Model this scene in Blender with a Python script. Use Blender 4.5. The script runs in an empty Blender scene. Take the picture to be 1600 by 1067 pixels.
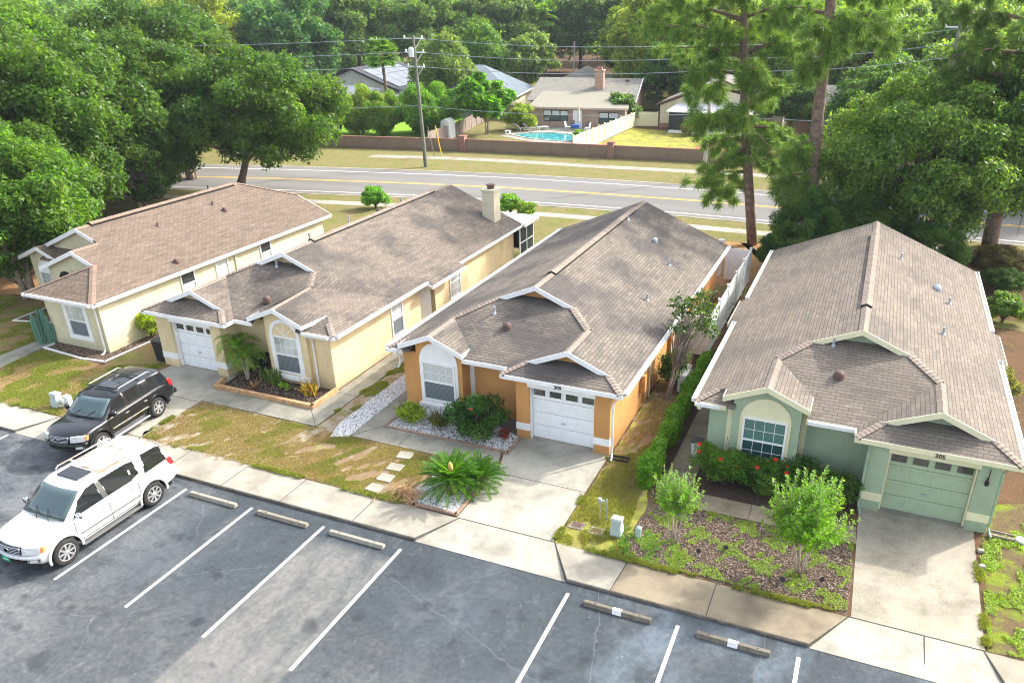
import bpy, bmesh, math, random
import numpy as np
from math import sin, cos, pi, radians, sqrt, atan2
from mathutils import Vector, Matrix
random.seed(7); RNG = np.random.default_rng(7)
S = bpy.context.scene
COL = S.collection

# ------------------------------------------------------------ camera, light, exposure
CAM_H = 14.5
F_PX, CX, CY, PITCH, ROLL, YAW = 1217.38, 860.83, 590.58, 0.454314, 0.004784, -0.390443
def cam_axes():
    f = Vector((sin(YAW)*cos(PITCH), cos(YAW)*cos(PITCH), -sin(PITCH)))
    rt = Vector((cos(YAW), -sin(YAW), 0)); dn = f.cross(rt)
    c, s = cos(ROLL), sin(ROLL)
    return c*rt + s*dn, -s*rt + c*dn, f
_r, _d, _f = cam_axes()
cam = bpy.data.cameras.new('camera'); cam_o = bpy.data.objects.new('camera', cam); COL.objects.link(cam_o)
m = Matrix.Identity(4)
for i in range(3):
    m[i][0] = _r[i]; m[i][1] = -_d[i]; m[i][2] = -_f[i]
m[0][3], m[1][3], m[2][3] = 0, 0, CAM_H
cam_o.matrix_world = m
cam.sensor_width = 36; cam.lens = F_PX/1600*36
cam.shift_x = -(CX-800)/1600; cam.shift_y = (CY-533.5)/1600
cam.clip_end = 2000; cam.clip_start = .2
S.camera = cam_o

SUN_EL, SUN_AZ = radians(36.5), atan2(.66, .75)      # azimuth from +Y towards +X
w = bpy.data.worlds.new("World"); S.world = w; w.use_nodes = True
nt = w.node_tree; nt.nodes.clear()
sky = nt.nodes.new('ShaderNodeTexSky'); sky.sky_type = 'NISHITA'; sky.sun_disc = False
sky.sun_elevation = SUN_EL; sky.sun_rotation = SUN_AZ; sky.air_density = 1.0; sky.dust_density = 4.0; sky.ozone_density = 1.0
bg = nt.nodes.new('ShaderNodeBackground'); bg.inputs[1].default_value = .15
wo = nt.nodes.new('ShaderNodeOutputWorld')
hs = nt.nodes.new('ShaderNodeHueSaturation'); hs.inputs['Saturation'].default_value = .5; hs.inputs['Value'].default_value = 1.25; nt.links.new(sky.outputs[0], hs.inputs['Color']); nt.links.new(hs.outputs[0], bg.inputs[0]); nt.links.new(bg.outputs[0], wo.inputs[0])
sun = bpy.data.lights.new('sun', 'SUN'); sun.energy = 2.0; sun.angle = radians(1.6); sun.color = (1, .955, .89)
so = bpy.data.objects.new('sun', sun); COL.objects.link(so)
sd = Vector((sin(SUN_AZ)*cos(SUN_EL), cos(SUN_AZ)*cos(SUN_EL), sin(SUN_EL)))
so.rotation_euler = sd.to_track_quat('Z', 'Y').to_euler(); so.location = (30, 30, 40)
vs = S.view_settings; vs.view_transform = 'Standard'; vs.look = 'None'; vs.exposure = 1.52; vs.gamma = 1; vs.use_curve_mapping = False
S.cycles.max_bounces = 6; S.cycles.transparent_max_bounces = 8
S.cycles.use_denoising = True; S.cycles.denoiser = 'OPENIMAGEDENOISE'; S.cycles.denoising_input_passes = 'RGB_ALBEDO_NORMAL'; S.cycles.denoising_prefilter = 'ACCURATE'; S.cycles.filter_width = 1.0

# ------------------------------------------------------------ helpers
class MB:
    def __init__(s): s.V = []; s.F = []; s.UV = {}
    def v(s, *p): s.V.append(tuple(p)); return len(s.V)-1
    def face(s, pts, uv=None):
        i = [s.v(*p) for p in pts]; s.F.append(i)
        if uv: s.UV[len(s.F)-1] = uv
        return s
    def box(s, x0, x1, y0, y1, z0, z1):
        if x0 > x1: x0, x1 = x1, x0
        if y0 > y1: y0, y1 = y1, y0
        b = len(s.V)
        for z in (z0, z1):
            for x, y in ((x0, y0), (x1, y0), (x1, y1), (x0, y1)): s.V.append((x, y, z))
        for f in ((3, 2, 1, 0), (4, 5, 6, 7), (0, 1, 5, 4), (1, 2, 6, 5), (2, 3, 7, 6), (3, 0, 4, 7)): s.F.append([b+k for k in f])
        return s
    def obox(s, c, ax, ay, az):   # oriented box, half axes vectors
        c = Vector(c); ax, ay, az = Vector(ax), Vector(ay), Vector(az); b = len(s.V)
        for k in (-1, 1):
            for i, j in ((-1, -1), (1, -1), (1, 1), (-1, 1)): s.V.append(tuple(c+ax*i+ay*j+az*k))
        for f in ((3, 2, 1, 0), (4, 5, 6, 7), (0, 1, 5, 4), (1, 2, 6, 5), (2, 3, 7, 6), (3, 0, 4, 7)): s.F.append([b+k for k in f])
        return s
    def prism(s, poly, lo, hi, axis='z'):
        """poly: list of 2d points; axis z -> (x,y); y -> (x,z); x -> (y,z)"""
        def P(p, t): return (p[0], p[1], t) if axis == 'z' else ((p[0], t, p[1]) if axis == 'y' else (t, p[0], p[1]))
        n = len(poly); b = len(s.V)
        for t in (lo, hi):
            for p in poly: s.V.append(P(p, t))
        s.F.append([b+i for i in range(n)][::-1]); s.F.append([b+n+i for i in range(n)])
        for i in range(n):
            j = (i+1) % n; s.F.append([b+i, b+j, b+n+j, b+n+i])
        return s
    def tube(s, path, r, n=8, cap=True):
        path = [Vector(p) for p in path]; R = r if isinstance(r, (list, tuple)) else [r]*len(path); b = len(s.V)
        up = Vector((0, 0, 1))
        for k, p in enumerate(path):
            d = (path[min(k+1, len(path)-1)]-path[max(k-1, 0)])
            if d.length < 1e-9: d = Vector((0, 0, 1))
            d.normalize(); a = d.cross(up if abs(d.z) < .95 else Vector((1, 0, 0))).normalized(); c = d.cross(a)
            for i in range(n):
                t = 2*pi*i/n; s.V.append(tuple(p+(a*cos(t)+c*sin(t))*R[k]))
        for k in range(len(path)-1):
            for i in range(n):
                j = (i+1) % n; s.F.append([b+k*n+i, b+k*n+j, b+(k+1)*n+j, b+(k+1)*n+i])
        if cap:
            s.F.append([b+i for i in range(n)][::-1]); s.F.append([b+(len(path)-1)*n+i for i in range(n)])
        return s
    def cyl(s, x, y, z0, z1, r, r2=None, n=16): return s.tube([(x, y, z0), (x, y, z1)], [r, r if r2 is None else r2], n)
    def lathe(s, prof, c=(0, 0, 0), n=20, axis='z'):
        b = len(s.V)
        for r, h in prof:
            for i in range(n):
                t = 2*pi*i/n; u, v = r*cos(t), r*sin(t)
                p = (u, v, h) if axis == 'z' else ((h, u, v) if axis == 'x' else (v, h, u))
                s.V.append((c[0]+p[0], c[1]+p[1], c[2]+p[2]))
        for k in range(len(prof)-1):
            for i in range(n):
                j = (i+1) % n; s.F.append([b+k*n+i, b+k*n+j, b+(k+1)*n+j, b+(k+1)*n+i])
        s.F.append([b+i for i in range(n)][::-1]); s.F.append([b+(len(prof)-1)*n+i for i in range(n)])
        return s
    def add(s, o, M=None):
        b = len(s.V)
        for v in o.V: s.V.append(tuple(M @ Vector(v)) if M else v)
        for f in o.F: s.F.append([b+i for i in f])
        return s

def tag(o, label=None, cat=None, group=None, kind=None):
    if label: o['label'] = label
    if cat: o['category'] = cat
    if group: o['group'] = group
    if kind: o['kind'] = kind
    return o
def wloc(p):
    v = Vector((0, 0, 0))
    while p is not None: v += p.location; p = p.parent
    return v
def obj(name, mb, mat, parent=None, label=None, cat=None, group=None, kind=None, bevel=0, smooth=False, loc=None, local=False, recalc=True):
    me = bpy.data.meshes.new(name)
    off = Vector((0, 0, 0))
    if loc is not None: off = Vector(loc)
    if parent is not None and not local: off = wloc(parent)
    V = [(a-off.x, b-off.y, c-off.z) for a, b, c in mb.V] if off.length > 0 else mb.V
    me.from_pydata(V, [], mb.F)
    if mb.UV:
        uvl = me.uv_layers.new(name='UVMap')
        for fi, uv in mb.UV.items():
            p = me.polygons[fi]
            for k, li in enumerate(p.loop_indices): uvl.data[li].uv = uv[k]
    elif recalc:
        bm = bmesh.new(); bm.from_mesh(me); bmesh.ops.recalc_face_normals(bm, faces=bm.faces); bm.to_mesh(me); bm.free()
    me.materials.append(mat)
    if smooth:
        for p in me.polygons: p.use_smooth = True
    o = bpy.data.objects.new(name, me); COL.objects.link(o)
    if loc is not None: o.location = loc
    if parent is not None: o.parent = parent
    if bevel:
        b = o.modifiers.new('b', 'BEVEL'); b.width = bevel; b.segments = 2; b.limit_method = 'ANGLE'; b.angle_limit = radians(50)
    return tag(o, label, cat, group, kind)
def thing(name, loc, label, cat, group=None, rz=0):
    o = bpy.data.objects.new(name, None); COL.objects.link(o); o.location = loc; o.rotation_euler = (0, 0, rz); o.empty_display_size = .3
    return tag(o, label, cat, group)
def dup(root, loc, rz=0, sc=1, label=None, group=None, color=None):
    r = root.copy(); COL.objects.link(r); r.location = loc; r.rotation_euler = (0, 0, rz); r.scale = (sc, sc, sc) if not isinstance(sc, tuple) else sc
    if label: r['label'] = label
    if group: r['group'] = group
    for ch in list(root.children):
        c = ch.copy(); COL.objects.link(c); c.parent = r
        if color and ch.name.startswith(('crown', 'foliage')): c.color = color
        for g in ch.children:
            d = g.copy(); COL.objects.link(d); d.parent = c
    return r

# ------------------------------------------------------------ materials
class NT:
    def __init__(s, name):
        s.m = bpy.data.materials.new(name); s.m.use_nodes = True; s.t = s.m.node_tree; s.t.nodes.clear()
        s.out = s.n('ShaderNodeOutputMaterial')
    def n(s, k, **kw):
        nd = s.t.nodes.new(k)
        for a, b in kw.items():
            if a.startswith('i_'): nd.inputs[a[2:].replace('_', ' ')].default_value = b
            else: setattr(nd, a, b)
        return nd
    def l(s, a, b): s.t.links.new(a, b)
    def obj(s): return s.n('ShaderNodeTexCoord').outputs['Object']
    def uv(s): return s.n('ShaderNodeTexCoord').outputs['UV']
    def noise(s, v, scale, detail=3, rough=.55, stretch=None, dist=0):
        if stretch:
            mp = s.n('ShaderNodeMapping'); mp.inputs['Scale'].default_value = stretch; s.l(v, mp.inputs[0]); v = mp.outputs[0]
        nd = s.n('ShaderNodeTexNoise'); nd.inputs['Scale'].default_value = scale; nd.inputs['Detail'].default_value = detail
        nd.inputs['Roughness'].default_value = rough; nd.inputs['Distortion'].default_value = dist
        s.l(v, nd.inputs['Vector']); return nd.outputs[0]
    def ramp(s, f, stops, mode='LINEAR'):
        r = s.n('ShaderNodeValToRGB'); r.color_ramp.interpolation = mode
        e = r.color_ramp.elements
        while len(e) < len(stops): e.new(.5)
        for k, (p, c) in enumerate(stops): e[k].position = p; e[k].color = (*c, 1) if len(c) == 3 else c
        s.l(f, r.inputs[0]); return r.outputs[0]
    def mr(s, f, a, b, c=0., d=1.):
        r = s.n('ShaderNodeMapRange'); r.inputs[1].default_value = a; r.inputs[2].default_value = b; r.inputs[3].default_value = c; r.inputs[4].default_value = d
        s.l(f, r.inputs[0]); return r.outputs[0]
    def mix(s, f, a, b, mode='MIX'):
        r = s.n('ShaderNodeMix', data_type='RGBA', blend_type=mode)
        for sock, val in ((r.inputs[0], f), (r.inputs[6], a), (r.inputs[7], b)):
            if hasattr(val, 'node'): s.l(val, sock)
            elif isinstance(val, (int, float)): sock.default_value = val
            else: sock.default_value = (*val, 1)
        return r.outputs[2]
    def math(s, op, a, b=None):
        r = s.n('ShaderNodeMath', operation=op)
        for k, val in enumerate((a, b)):
            if val is None: continue
            if hasattr(val, 'node'): s.l(val, r.inputs[k])
            else: r.inputs[k].default_value = val
        return r.outputs[0]
    def bsdf(s, col, rough=.8, bump=None, bstr=.3, bdist=.02, metal=0, spec=.3, coat=0, emis=None):
        b = s.n('ShaderNodeBsdfPrincipled')
        if hasattr(col, 'node'): s.l(col, b.inputs['Base Color'])
        else: b.inputs['Base Color'].default_value = (*col, 1)
        if hasattr(rough, 'node'): s.l(rough, b.inputs['Roughness'])
        else: b.inputs['Roughness'].default_value = rough
        b.inputs['Metallic'].default_value = metal; b.inputs['Specular IOR Level'].default_value = spec
        b.inputs['Coat Weight'].default_value = coat; b.inputs['Coat Roughness'].default_value = .04
        if bump is not None:
            bp = s.n('ShaderNodeBump'); bp.inputs['Strength'].default_value = bstr; bp.inputs['Distance'].default_value = bdist
            s.l(bump, bp.inputs['Height']); s.l(bp.outputs[0], b.inputs['Normal'])
        s.l(b.outputs[0], s.out.inputs[0]); return b
def mul(c, k): return tuple(min(1, x*k) for x in c)
def plain(name, c, rough=.6, metal=0, spec=.3, var=.12, scale=3., bscale=0, bstr=.2, coat=0):
    t = NT(name); o = t.obj(); n = t.noise(o, scale, 4)
    col = t.ramp(n, [(.3, mul(c, 1-var)), (.7, mul(c, 1+var))])
    bp = t.noise(o, bscale, 3) if bscale else None
    t.bsdf(col, rough, bp, bstr, .01, metal, spec, coat); return t.m
def stucco(name, c, dirt=.2):
    t = NT(name); o = t.obj()
    n1 = t.noise(o, .9, 5, .6); n2 = t.noise(o, 40, 3); st = t.noise(o, 2.2, 4, .6, (1, 1, .18))
    col = t.ramp(n1, [(.3, mul(c, 1-dirt)), (.7, mul(c, 1.05))])
    col = t.mix(t.mr(st, .52, .72, 0, .32), col, mul(c, .62))
    sep = t.n('ShaderNodeSeparateXYZ'); t.l(o, sep.inputs[0])
    base = t.mr(t.math('ADD', sep.outputs[2], t.mr(n1, .3, .7, -.15, .15)), .05, .4, .45, 0)
    col = t.mix(base, col, mul(c, .6))
    t.bsdf(col, .9, n2, .5, .012, spec=.15); return t.m
def shingle(name, c1, c2, mort, stain, lo=.48, hi=.66, samt=.6):
    t = NT(name); uv = t.uv(); o = t.obj()
    warp = t.noise(o, 1.3, 3); w2 = t.n('ShaderNodeVectorMath', operation='SCALE'); w2.inputs[3].default_value = 1
    b = t.n('ShaderNodeTexBrick'); b.offset = .5; b.squash = 1
    t.l(uv, b.inputs['Vector'])
    b.inputs['Color1'].default_value = (*c1, 1); b.inputs['Color2'].default_value = (*c2, 1); b.inputs['Mortar'].default_value = (*mort, 1)
    b.inputs['Scale'].default_value = 1; b.inputs['Brick Width'].default_value = .29; b.inputs['Row Height'].default_value = .135
    b.inputs['Mortar Size'].default_value = .010; b.inputs['Mortar Smooth'].default_value = .35; b.inputs['Bias'].default_value = -.1
    n1 = t.noise(o, .33, 5, .62); n2 = t.noise(o, 2.1, 4, .6, (1, 1, 1)); n3 = t.noise(o, 30, 2)
    col = t.mix(t.mr(n1, lo, hi, 0, samt), b.outputs[0], stain, 'MIX')
    lg = t.n('ShaderNodeTexBrick'); lg.offset = .33; t.l(uv, lg.inputs['Vector'])
    for k, vv in (('Scale', 1), ('Brick Width', .87), ('Row Height', .135), ('Mortar Size', 0)): lg.inputs[k].default_value = vv
    lg.inputs['Color1'].default_value = (.86, .86, .86, 1); lg.inputs['Color2'].default_value = (1.12, 1.08, 1.06, 1)
    col = t.mix(.9, col, lg.outputs[0], 'MULTIPLY')
    col = t.mix(t.mr(n2, .4, .75, 0, .3), col, mul(c1, .62))
    col = t.mix(.35, col, t.ramp(n3, [(.35, (.6, .6, .6)), (.65, (1, 1, 1))]), 'MULTIPLY')
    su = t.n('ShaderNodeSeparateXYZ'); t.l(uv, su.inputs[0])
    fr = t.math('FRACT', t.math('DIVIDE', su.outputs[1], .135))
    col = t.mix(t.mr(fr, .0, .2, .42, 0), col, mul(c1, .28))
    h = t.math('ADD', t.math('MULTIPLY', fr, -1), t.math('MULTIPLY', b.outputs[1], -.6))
    t.bsdf(col, .95, h, .7, .02, spec=.12); return t.m
def concrete(name, c, dark, agg=0, joint=0):
    t = NT(name); o = t.obj()
    n1 = t.noise(o, .7, 6, .65); n2 = t.noise(o, 3.5, 4); n3 = t.noise(o, 55 if agg else 90, 2, .7)
    col = t.ramp(n1, [(.32, dark), (.56, c), (.75, mul(c, 1.12))])
    col = t.mix(t.mr(n2, .5, .75, 0, .35), col, mul(dark, .8))
    k = .55 if agg else .16
    col = t.mix(1, col, t.ramp(n3, [(.36, (1-k,)*3), (.5, (1, 1, 1)), (.66, (1+k*.5,)*3)]), 'MULTIPLY')
    t.bsdf(col, .9, n3, .3, .01, spec=.2); return t.m

M = {}
M['white'] = plain('white_paint', (.84, .84, .83), .45, var=.05)
M['gutter'] = plain('gutter_paint', (.74, .75, .75), .4, var=.08, scale=6)
M['cream'] = plain('cream_paint', (.74, .70, .47), .5, var=.05)
M['door_white'] = plain('door_paint', (.84, .85, .86), .4, var=.03)
M['door_green'] = plain('green_door_paint', (.37, .465, .32), .45, var=.05)
M['dark'] = plain('dark', (.015, .015, .016), .5)
M['black_plastic'] = plain('black_plastic', (.02, .02, .022), .45, var=.2)
M['metal'] = plain('galvanised', (.42, .47, .52), .4, metal=.5, var=.15)
M['brown_vent'] = plain('brown_vent', (.12, .07, .06), .6)
M['st_orange'] = stucco('stucco_orange', (.62, .32, .115))
M['st_cream'] = stucco('stucco_cream', (.74, .60, .36))
M['st_beige'] = stucco('stucco_beige', (.70, .64, .43))
M['st_mint'] = stucco('stucco_mint', (.385, .475, .335))
M['st_tan'] = stucco('stucco_tan', (.42, .30, .23))
M['st_pale'] = stucco('stucco_pale', (.66, .60, .44))
M['st_grey'] = stucco('stucco_grey', (.55, .54, .48))
M['st_wall'] = stucco('perimeter_wall_paint', (.27, .195, .145), .12)
M['sh3'] = shingle('shingle_weathered', (.225, .196, .165), (.168, .146, .124), (.10, .086, .075), (.088, .083, .08), .44, .58, .85)
M['sh4'] = shingle('shingle_tan', (.24, .207, .172), (.185, .158, .132), (.125, .105, .088), (.125, .112, .10), .48, .64, .6)
M['sh2'] = shingle('shingle_patchy', (.24, .203, .166), (.175, .149, .125), (.10, .085, .074), (.088, .082, .078), .47, .60, .8)
M['sh1'] = shingle('shingle_brown', (.215, .168, .13), (.162, .126, .098), (.095, .068, .054), (.13, .10, .08), .5, .8, .3)
M['sh_grey'] = shingle('shingle_grey', (.30, .29, .25), (.22, .215, .19), (.10, .10, .09), (.16, .155, .14), .5, .8, .4)
M['sh_blue'] = shingle('shingle_blue', (.22, .27, .31), (.17, .21, .25), (.08, .10, .12), (.14, .17, .2), .5, .8, .4)
M['sh_slate'] = shingle('shingle_slate', (.10, .105, .12), (.08, .085, .10), (.03, .03, .04), (.07, .07, .08), .5, .8, .4)
M['sh_red'] = shingle('shingle_red', (.27, .13, .10), (.20, .10, .08), (.08, .05, .04), (.15, .09, .07), .5, .8, .4)
def capmat(name, a, b):
    t = NT(name); uv = t.uv(); br = t.n('ShaderNodeTexBrick'); br.offset = 0; t.l(uv, br.inputs['Vector'])
    br.inputs['Color1'].default_value = (*a, 1); br.inputs['Color2'].default_value = (*b, 1); br.inputs['Mortar'].default_value = (.10, .08, .07, 1)
    for k, vv in (('Scale', 1), ('Brick Width', .155), ('Row Height', 2), ('Mortar Size', .016)): br.inputs[k].default_value = vv
    t.bsdf(br.outputs[0], .95, br.outputs[1], -.5, .02, spec=.1); return t.m
M['cap'] = capmat('ridge_cap', (.30, .245, .20), (.22, .18, .15)); M['cap1'] = capmat('ridge_cap_brown', (.28, .20, .15), (.22, .155, .118))
def glassmat(name, c, stripes=None, c2=None, rough=.12):
    t = NT(name); o = t.obj(); col = c
    if stripes:
        sep = t.n('ShaderNodeSeparateXYZ'); t.l(o, sep.inputs[0])
        fr = t.math('FRACT', t.math('DIVIDE', sep.outputs[2], stripes))
        col = t.ramp(fr, [(.0, c2), (.2, c2), (.32, c), (1, c)])
    else:
        n = t.noise(o, 1.1, 3); col = t.ramp(n, [(.35, mul(c, .7)), (.65, mul(c, 1.3))])
    t.bsdf(col, rough, spec=.6, coat=.5); return t.m
M['blind_light'] = glassmat('blinds_light', (.62, .64, .63), .05, (.40, .42, .43), .35)
M['blind_dark'] = glassmat('blinds_behind_screen', (.17, .20, .22), .05, (.07, .085, .10), .3)
M['curtain'] = glassmat('window_sheer', (.50, .53, .50), None, None, .3)
M['glass_dark'] = glassmat('window_dark', (.03, .04, .045))
M['glass_teal'] = glassmat('window_teal', (.10, .22, .20), .05, (.05, .13, .13), .2)
M['glass_teal_d'] = glassmat('window_teal_dark', (.03, .085, .085), .05, (.02, .05, .055), .2)
M['screen'] = plain('porch_screen', (.03, .04, .04), .6, var=.3)
def brickmat(name, a, b, mo, wd=.2, h=.075):
    t = NT(name); o = t.obj(); mp = t.n('ShaderNodeSeparateXYZ'); t.l(o, mp.inputs[0]); cb = t.n('ShaderNodeCombineXYZ')
    t.l(t.math('ADD', mp.outputs[0], mp.outputs[1]), cb.inputs[0]); t.l(mp.outputs[2], cb.inputs[1])
    br = t.n('ShaderNodeTexBrick'); t.l(cb.outputs[0], br.inputs['Vector'])
    br.inputs['Color1'].default_value = (*a, 1); br.inputs['Color2'].default_value = (*b, 1); br.inputs['Mortar'].default_value = (*mo, 1)
    for k, vv in (('Scale', 1), ('Brick Width', wd), ('Row Height', h), ('Mortar Size', .01)): br.inputs[k].default_value = vv
    t.bsdf(br.outputs[0], .9, br.outputs[1], -.4, .01); return t.m
M['brick'] = brickmat('red_brick', (.33, .12, .08), (.22, .08, .06), (.35, .30, .26))
M['brick_edge'] = brickmat('edging_brick', (.36, .24, .17), (.26, .17, .13), (.15, .11, .09), .11, .3)
M['timber'] = plain('timber_edging', (.50, .30, .15), .85, var=.3, scale=5)
M['wood_grey'] = plain('weathered_wood', (.25, .20, .17), .9, var=.3, scale=4)
M['pole'] = plain('pole_wood', (.16, .17, .13), .9, var=.25, scale=2)
M['pole_conc'] = plain('pole_concrete', (.42, .40, .36), .9, var=.15)
M['bark'] = plain('bark', (.15, .11, .085), .95, var=.4, scale=5, bscale=14, bstr=.8)
M['bark_light'] = plain('bark_light', (.36, .29, .23), .95, var=.3, scale=6, bscale=10, bstr=.5)
M['bark_pine'] = plain('bark_pine', (.20, .135, .105), .95, var=.45, scale=4, bscale=9, bstr=1)
M['mint_metal'] = plain('utility_green', (.38, .50, .44), .5, var=.1)
M['util_grey'] = plain('utility_grey', (.45, .52, .50), .5, var=.1)
M['water'] = None

# ground materials ------------------------------------------------
def asphalt():
    t = NT('asphalt_sealcoat'); o = t.obj()
    a = t.noise(o, .35, 6, .6, dist=.6); b = t.noise(o, 1.6, 5, .65, (1, .35, 1)); g = t.noise(o, 60, 2, .8); s2 = t.noise(o, .9, 6, .75, (.7, 1.0, 1), .3)
    sep = t.n('ShaderNodeSeparateXYZ'); t.l(o, sep.inputs[0]); X, Y = sep.outputs[0], sep.outputs[1]
    col = t.ramp(a, [(.3, (.036, .044, .051)), (.5, (.052, .063, .071)), (.64, (.082, .092, .10))])
    bay = t.math('MULTIPLY', t.math('MULTIPLY', t.mr(X, -13.97, -13.87), t.mr(X, -11.10, -11.22)), t.mr(Y, 15.0, 14.6))
    worn = t.math('MULTIPLY', bay, t.mr(b, .3, .62, .15, .95))
    col = t.mix(worn, col, (.165, .162, .15))
    md = t.noise(o, 7, 5, .7)
    front = t.math('MULTIPLY', t.math('MULTIPLY', t.mr(t.math('ADD', Y, t.mr(a, .3, .7, -1.6, 1.6)), 12.2, 10.4), t.mr(s2, .35, .6, .08, .4)), t.mr(md, .3, .7, .5, 1.0))
    col = t.mix(front, col, (.17, .165, .155))
    road = t.math('MULTIPLY', t.mr(X, -17.5, -20), t.mr(s2, .42, .62, 0, .6)); col = t.mix(road, col, (.19, .195, .20))
    blue = t.mr(t.noise(o, .5, 4, .6, (1, .5, 1)), .5, .64, 0, .7); blue = t.math('MULTIPLY', blue, t.mr(X, -9, -5)); col = t.mix(blue, col, (.13, .16, .19))
    scr = t.mr(t.noise(o, 1.4, 6, .7, (1.3, .8, 1), .4), .58, .74, 0, .4); col = t.mix(scr, col, (.17, .175, .17))
    v = t.n('ShaderNodeTexVoronoi', feature='DISTANCE_TO_EDGE'); v.inputs['Scale'].default_value = .17
    wn = t.n('ShaderNodeTexNoise'); wn.inputs['Scale'].default_value = 1.4; wn.inputs['Detail'].default_value = 5; t.l(o, wn.inputs[0])
    va = t.n('ShaderNodeMix', data_type='VECTOR'); va.inputs[0].default_value = .28; t.l(o, va.inputs[4]); t.l(wn.outputs[1], va.inputs[5]); t.l(va.outputs[1], v.inputs['Vector'])
    col = t.mix(t.mr(v.outputs[0], .0004, .0016, .3, 0), col, (.22, .235, .24))
    col = t.mix(.75, col, t.ramp(md, [(.3, (.68, .69, .70)), (.5, (1, 1, 1)), (.7, (1.32, 1.30, 1.27))]), 'MULTIPLY')
    oil = t.math('MULTIPLY', t.mr(t.noise(o, 1.15, 3, .5), .60, .70, 0, .6), t.mr(Y, 15.2, 14.2)); col = t.mix(oil, col, (.022, .026, .030))
    sp = t.noise(o, 14, 2, .6); col = t.mix(t.mr(sp, .73, .77, 0, .6), col, (.34, .33, .31))
    col = t.mix(1, col, t.ramp(g, [(.3, (.6, .6, .6)), (.7, (1.4, 1.4, 1.4))]), 'MULTIPLY')
    t.bsdf(col, .85, g, .25, .006, spec=.25); return t.m
M['asphalt'] = asphalt()
def road():
    t = NT('road_asphalt'); o = t.obj(); a = t.noise(o, .3, 5, .6, (.15, 1.5, 1)); g = t.noise(o, 8, 4)
    col = t.ramp(a, [(.3, (.15, .145, .135)), (.7, (.205, .198, .185))]); col = t.mix(t.mr(g, .4, .7, 0, .3), col, (.13, .125, .118))
    t.bsdf(col, .9, spec=.15); return t.m
M['road'] = road()
M['paint'] = plain('road_paint_white', (.70, .70, .68), .7, var=.08, scale=9)
M['yellow'] = plain('road_paint_yellow', (.66, .40, .04), .7, var=.1, scale=3)
M['conc'] = concrete('concrete_pale', (.37, .35, .29), (.22, .21, .175))
M['conc_walk'] = concrete('concrete_walk', (.33, .305, .25), (.20, .185, .15))
M['conc_grey'] = concrete('concrete_weathered', (.29, .275, .22), (.15, .15, .125))
M['conc_agg'] = concrete('concrete_aggregate', (.35, .315, .245), (.22, .20, .155), 1)
M['conc_brown'] = concrete('concrete_stained', (.27, .225, .155), (.145, .12, .085), 1)
M['curb'] = plain('curb_face', (.17, .15, .12), .95, var=.4, scale=4)
M['joint'] = plain('joint', (.06, .055, .045), .95)
def lawn(name, green, brown, sand, gt=(.42, .56), st=(.58, .64), sc=.8, green2=None):
    t = NT(name); o = t.obj()
    a = t.noise(o, sc, 6, .62); b = t.noise(o, sc*2.7, 5, .65); c = t.noise(o, 22, 3, .7); e = t.noise(o, 70, 2, .7)
    g2 = t.mix(t.mr(b, .35, .65), green, green2 or mul(green, 1.7))
    col = t.mix(t.mr(a, gt[0], gt[1]), g2, brown)
    col = t.mix(t.mr(b, st[0], st[1]), col, sand)
    col = t.mix(.8, col, t.ramp(c, [(.3, (.45, .45, .42)), (.52, (1, 1, 1)), (.7, (1.45, 1.4, 1.25))]), 'MULTIPLY')
    col = t.mix(.6, col, t.ramp(e, [(.3, (.5, .5, .5)), (.6, (1, 1, 1)), (.75, (1.4, 1.35, 1.2))]), 'MULTIPLY')
    h = t.math('ADD', c, e)
    t.bsdf(col, 1, h, .7, .04, spec=.05); return t.m
M['lawn_dry'] = lawn('lawn_dry', (.21, .215, .075), (.29, .22, .125), (.40, .35, .27), (.35, .48), (.46, .56))
M['lawn_brown'] = lawn('lawn_brown', (.22, .215, .07), (.29, .205, .12), (.36, .29, .21), (.34, .46), (.54, .64))
M['lawn_left'] = lawn('lawn_left', (.17, .20, .055), (.30, .205, .105), (.26, .20, .13), (.40, .54), (.62, .70), .6, (.27, .28, .075))
M['lawn_far'] = lawn('lawn_far', (.16, .18, .055), (.24, .20, .095), (.30, .26, .16), (.42, .58), (.60, .72), .8, (.23, .22, .075))
M['lawn_bright'] = lawn('lawn_bright', (.17, .38, .03), (.28, .42, .05), (.30, .36, .06), (.45, .7), (.7, .9), .4, (.26, .48, .05))
M['lawn_yel'] = lawn('lawn_yellowgreen', (.20, .215, .055), (.28, .22, .10), (.31, .24, .14), (.45, .7), (.65, .85), .4, (.5, .5, .09))
M['lawn_right'] = lawn('lawn_right', (.16, .22, .035), (.17, .125, .07), (.13, .095, .06), (.40, .52), (.55, .66), 1.1, (.27, .33, .03))
M['dirt'] = lawn('leaf_litter', (.10, .07, .045), (.17, .10, .06), (.30, .20, .12), (.3, .6), (.6, .75), .8, (.14, .10, .05))
M['dirt_tan'] = lawn('pine_straw', (.34, .19, .09), (.42, .24, .12), (.48, .33, .19), (.3, .6), (.6, .75), .8)
M['mulch'] = lawn('mulch', (.11, .075, .052), (.19, .135, .10), (.28, .21, .165), (.35, .6), (.55, .7), 5)
M['mulch_dark'] = lawn('mulch_dark', (.05, .035, .028), (.085, .06, .05), (.15, .11, .09), (.35, .6), (.6, .75), 5)
M['red_mulch'] = lawn('red_mulch', (.34, .13, .08), (.42, .20, .13), (.45, .28, .2), (.35, .6), (.6, .75), 2)
M['gravel_base'] = lawn('gravel_base', (.12, .115, .105), (.22, .21, .20), (.34, .33, .32), (.35, .6), (.5, .6), 14)
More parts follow.
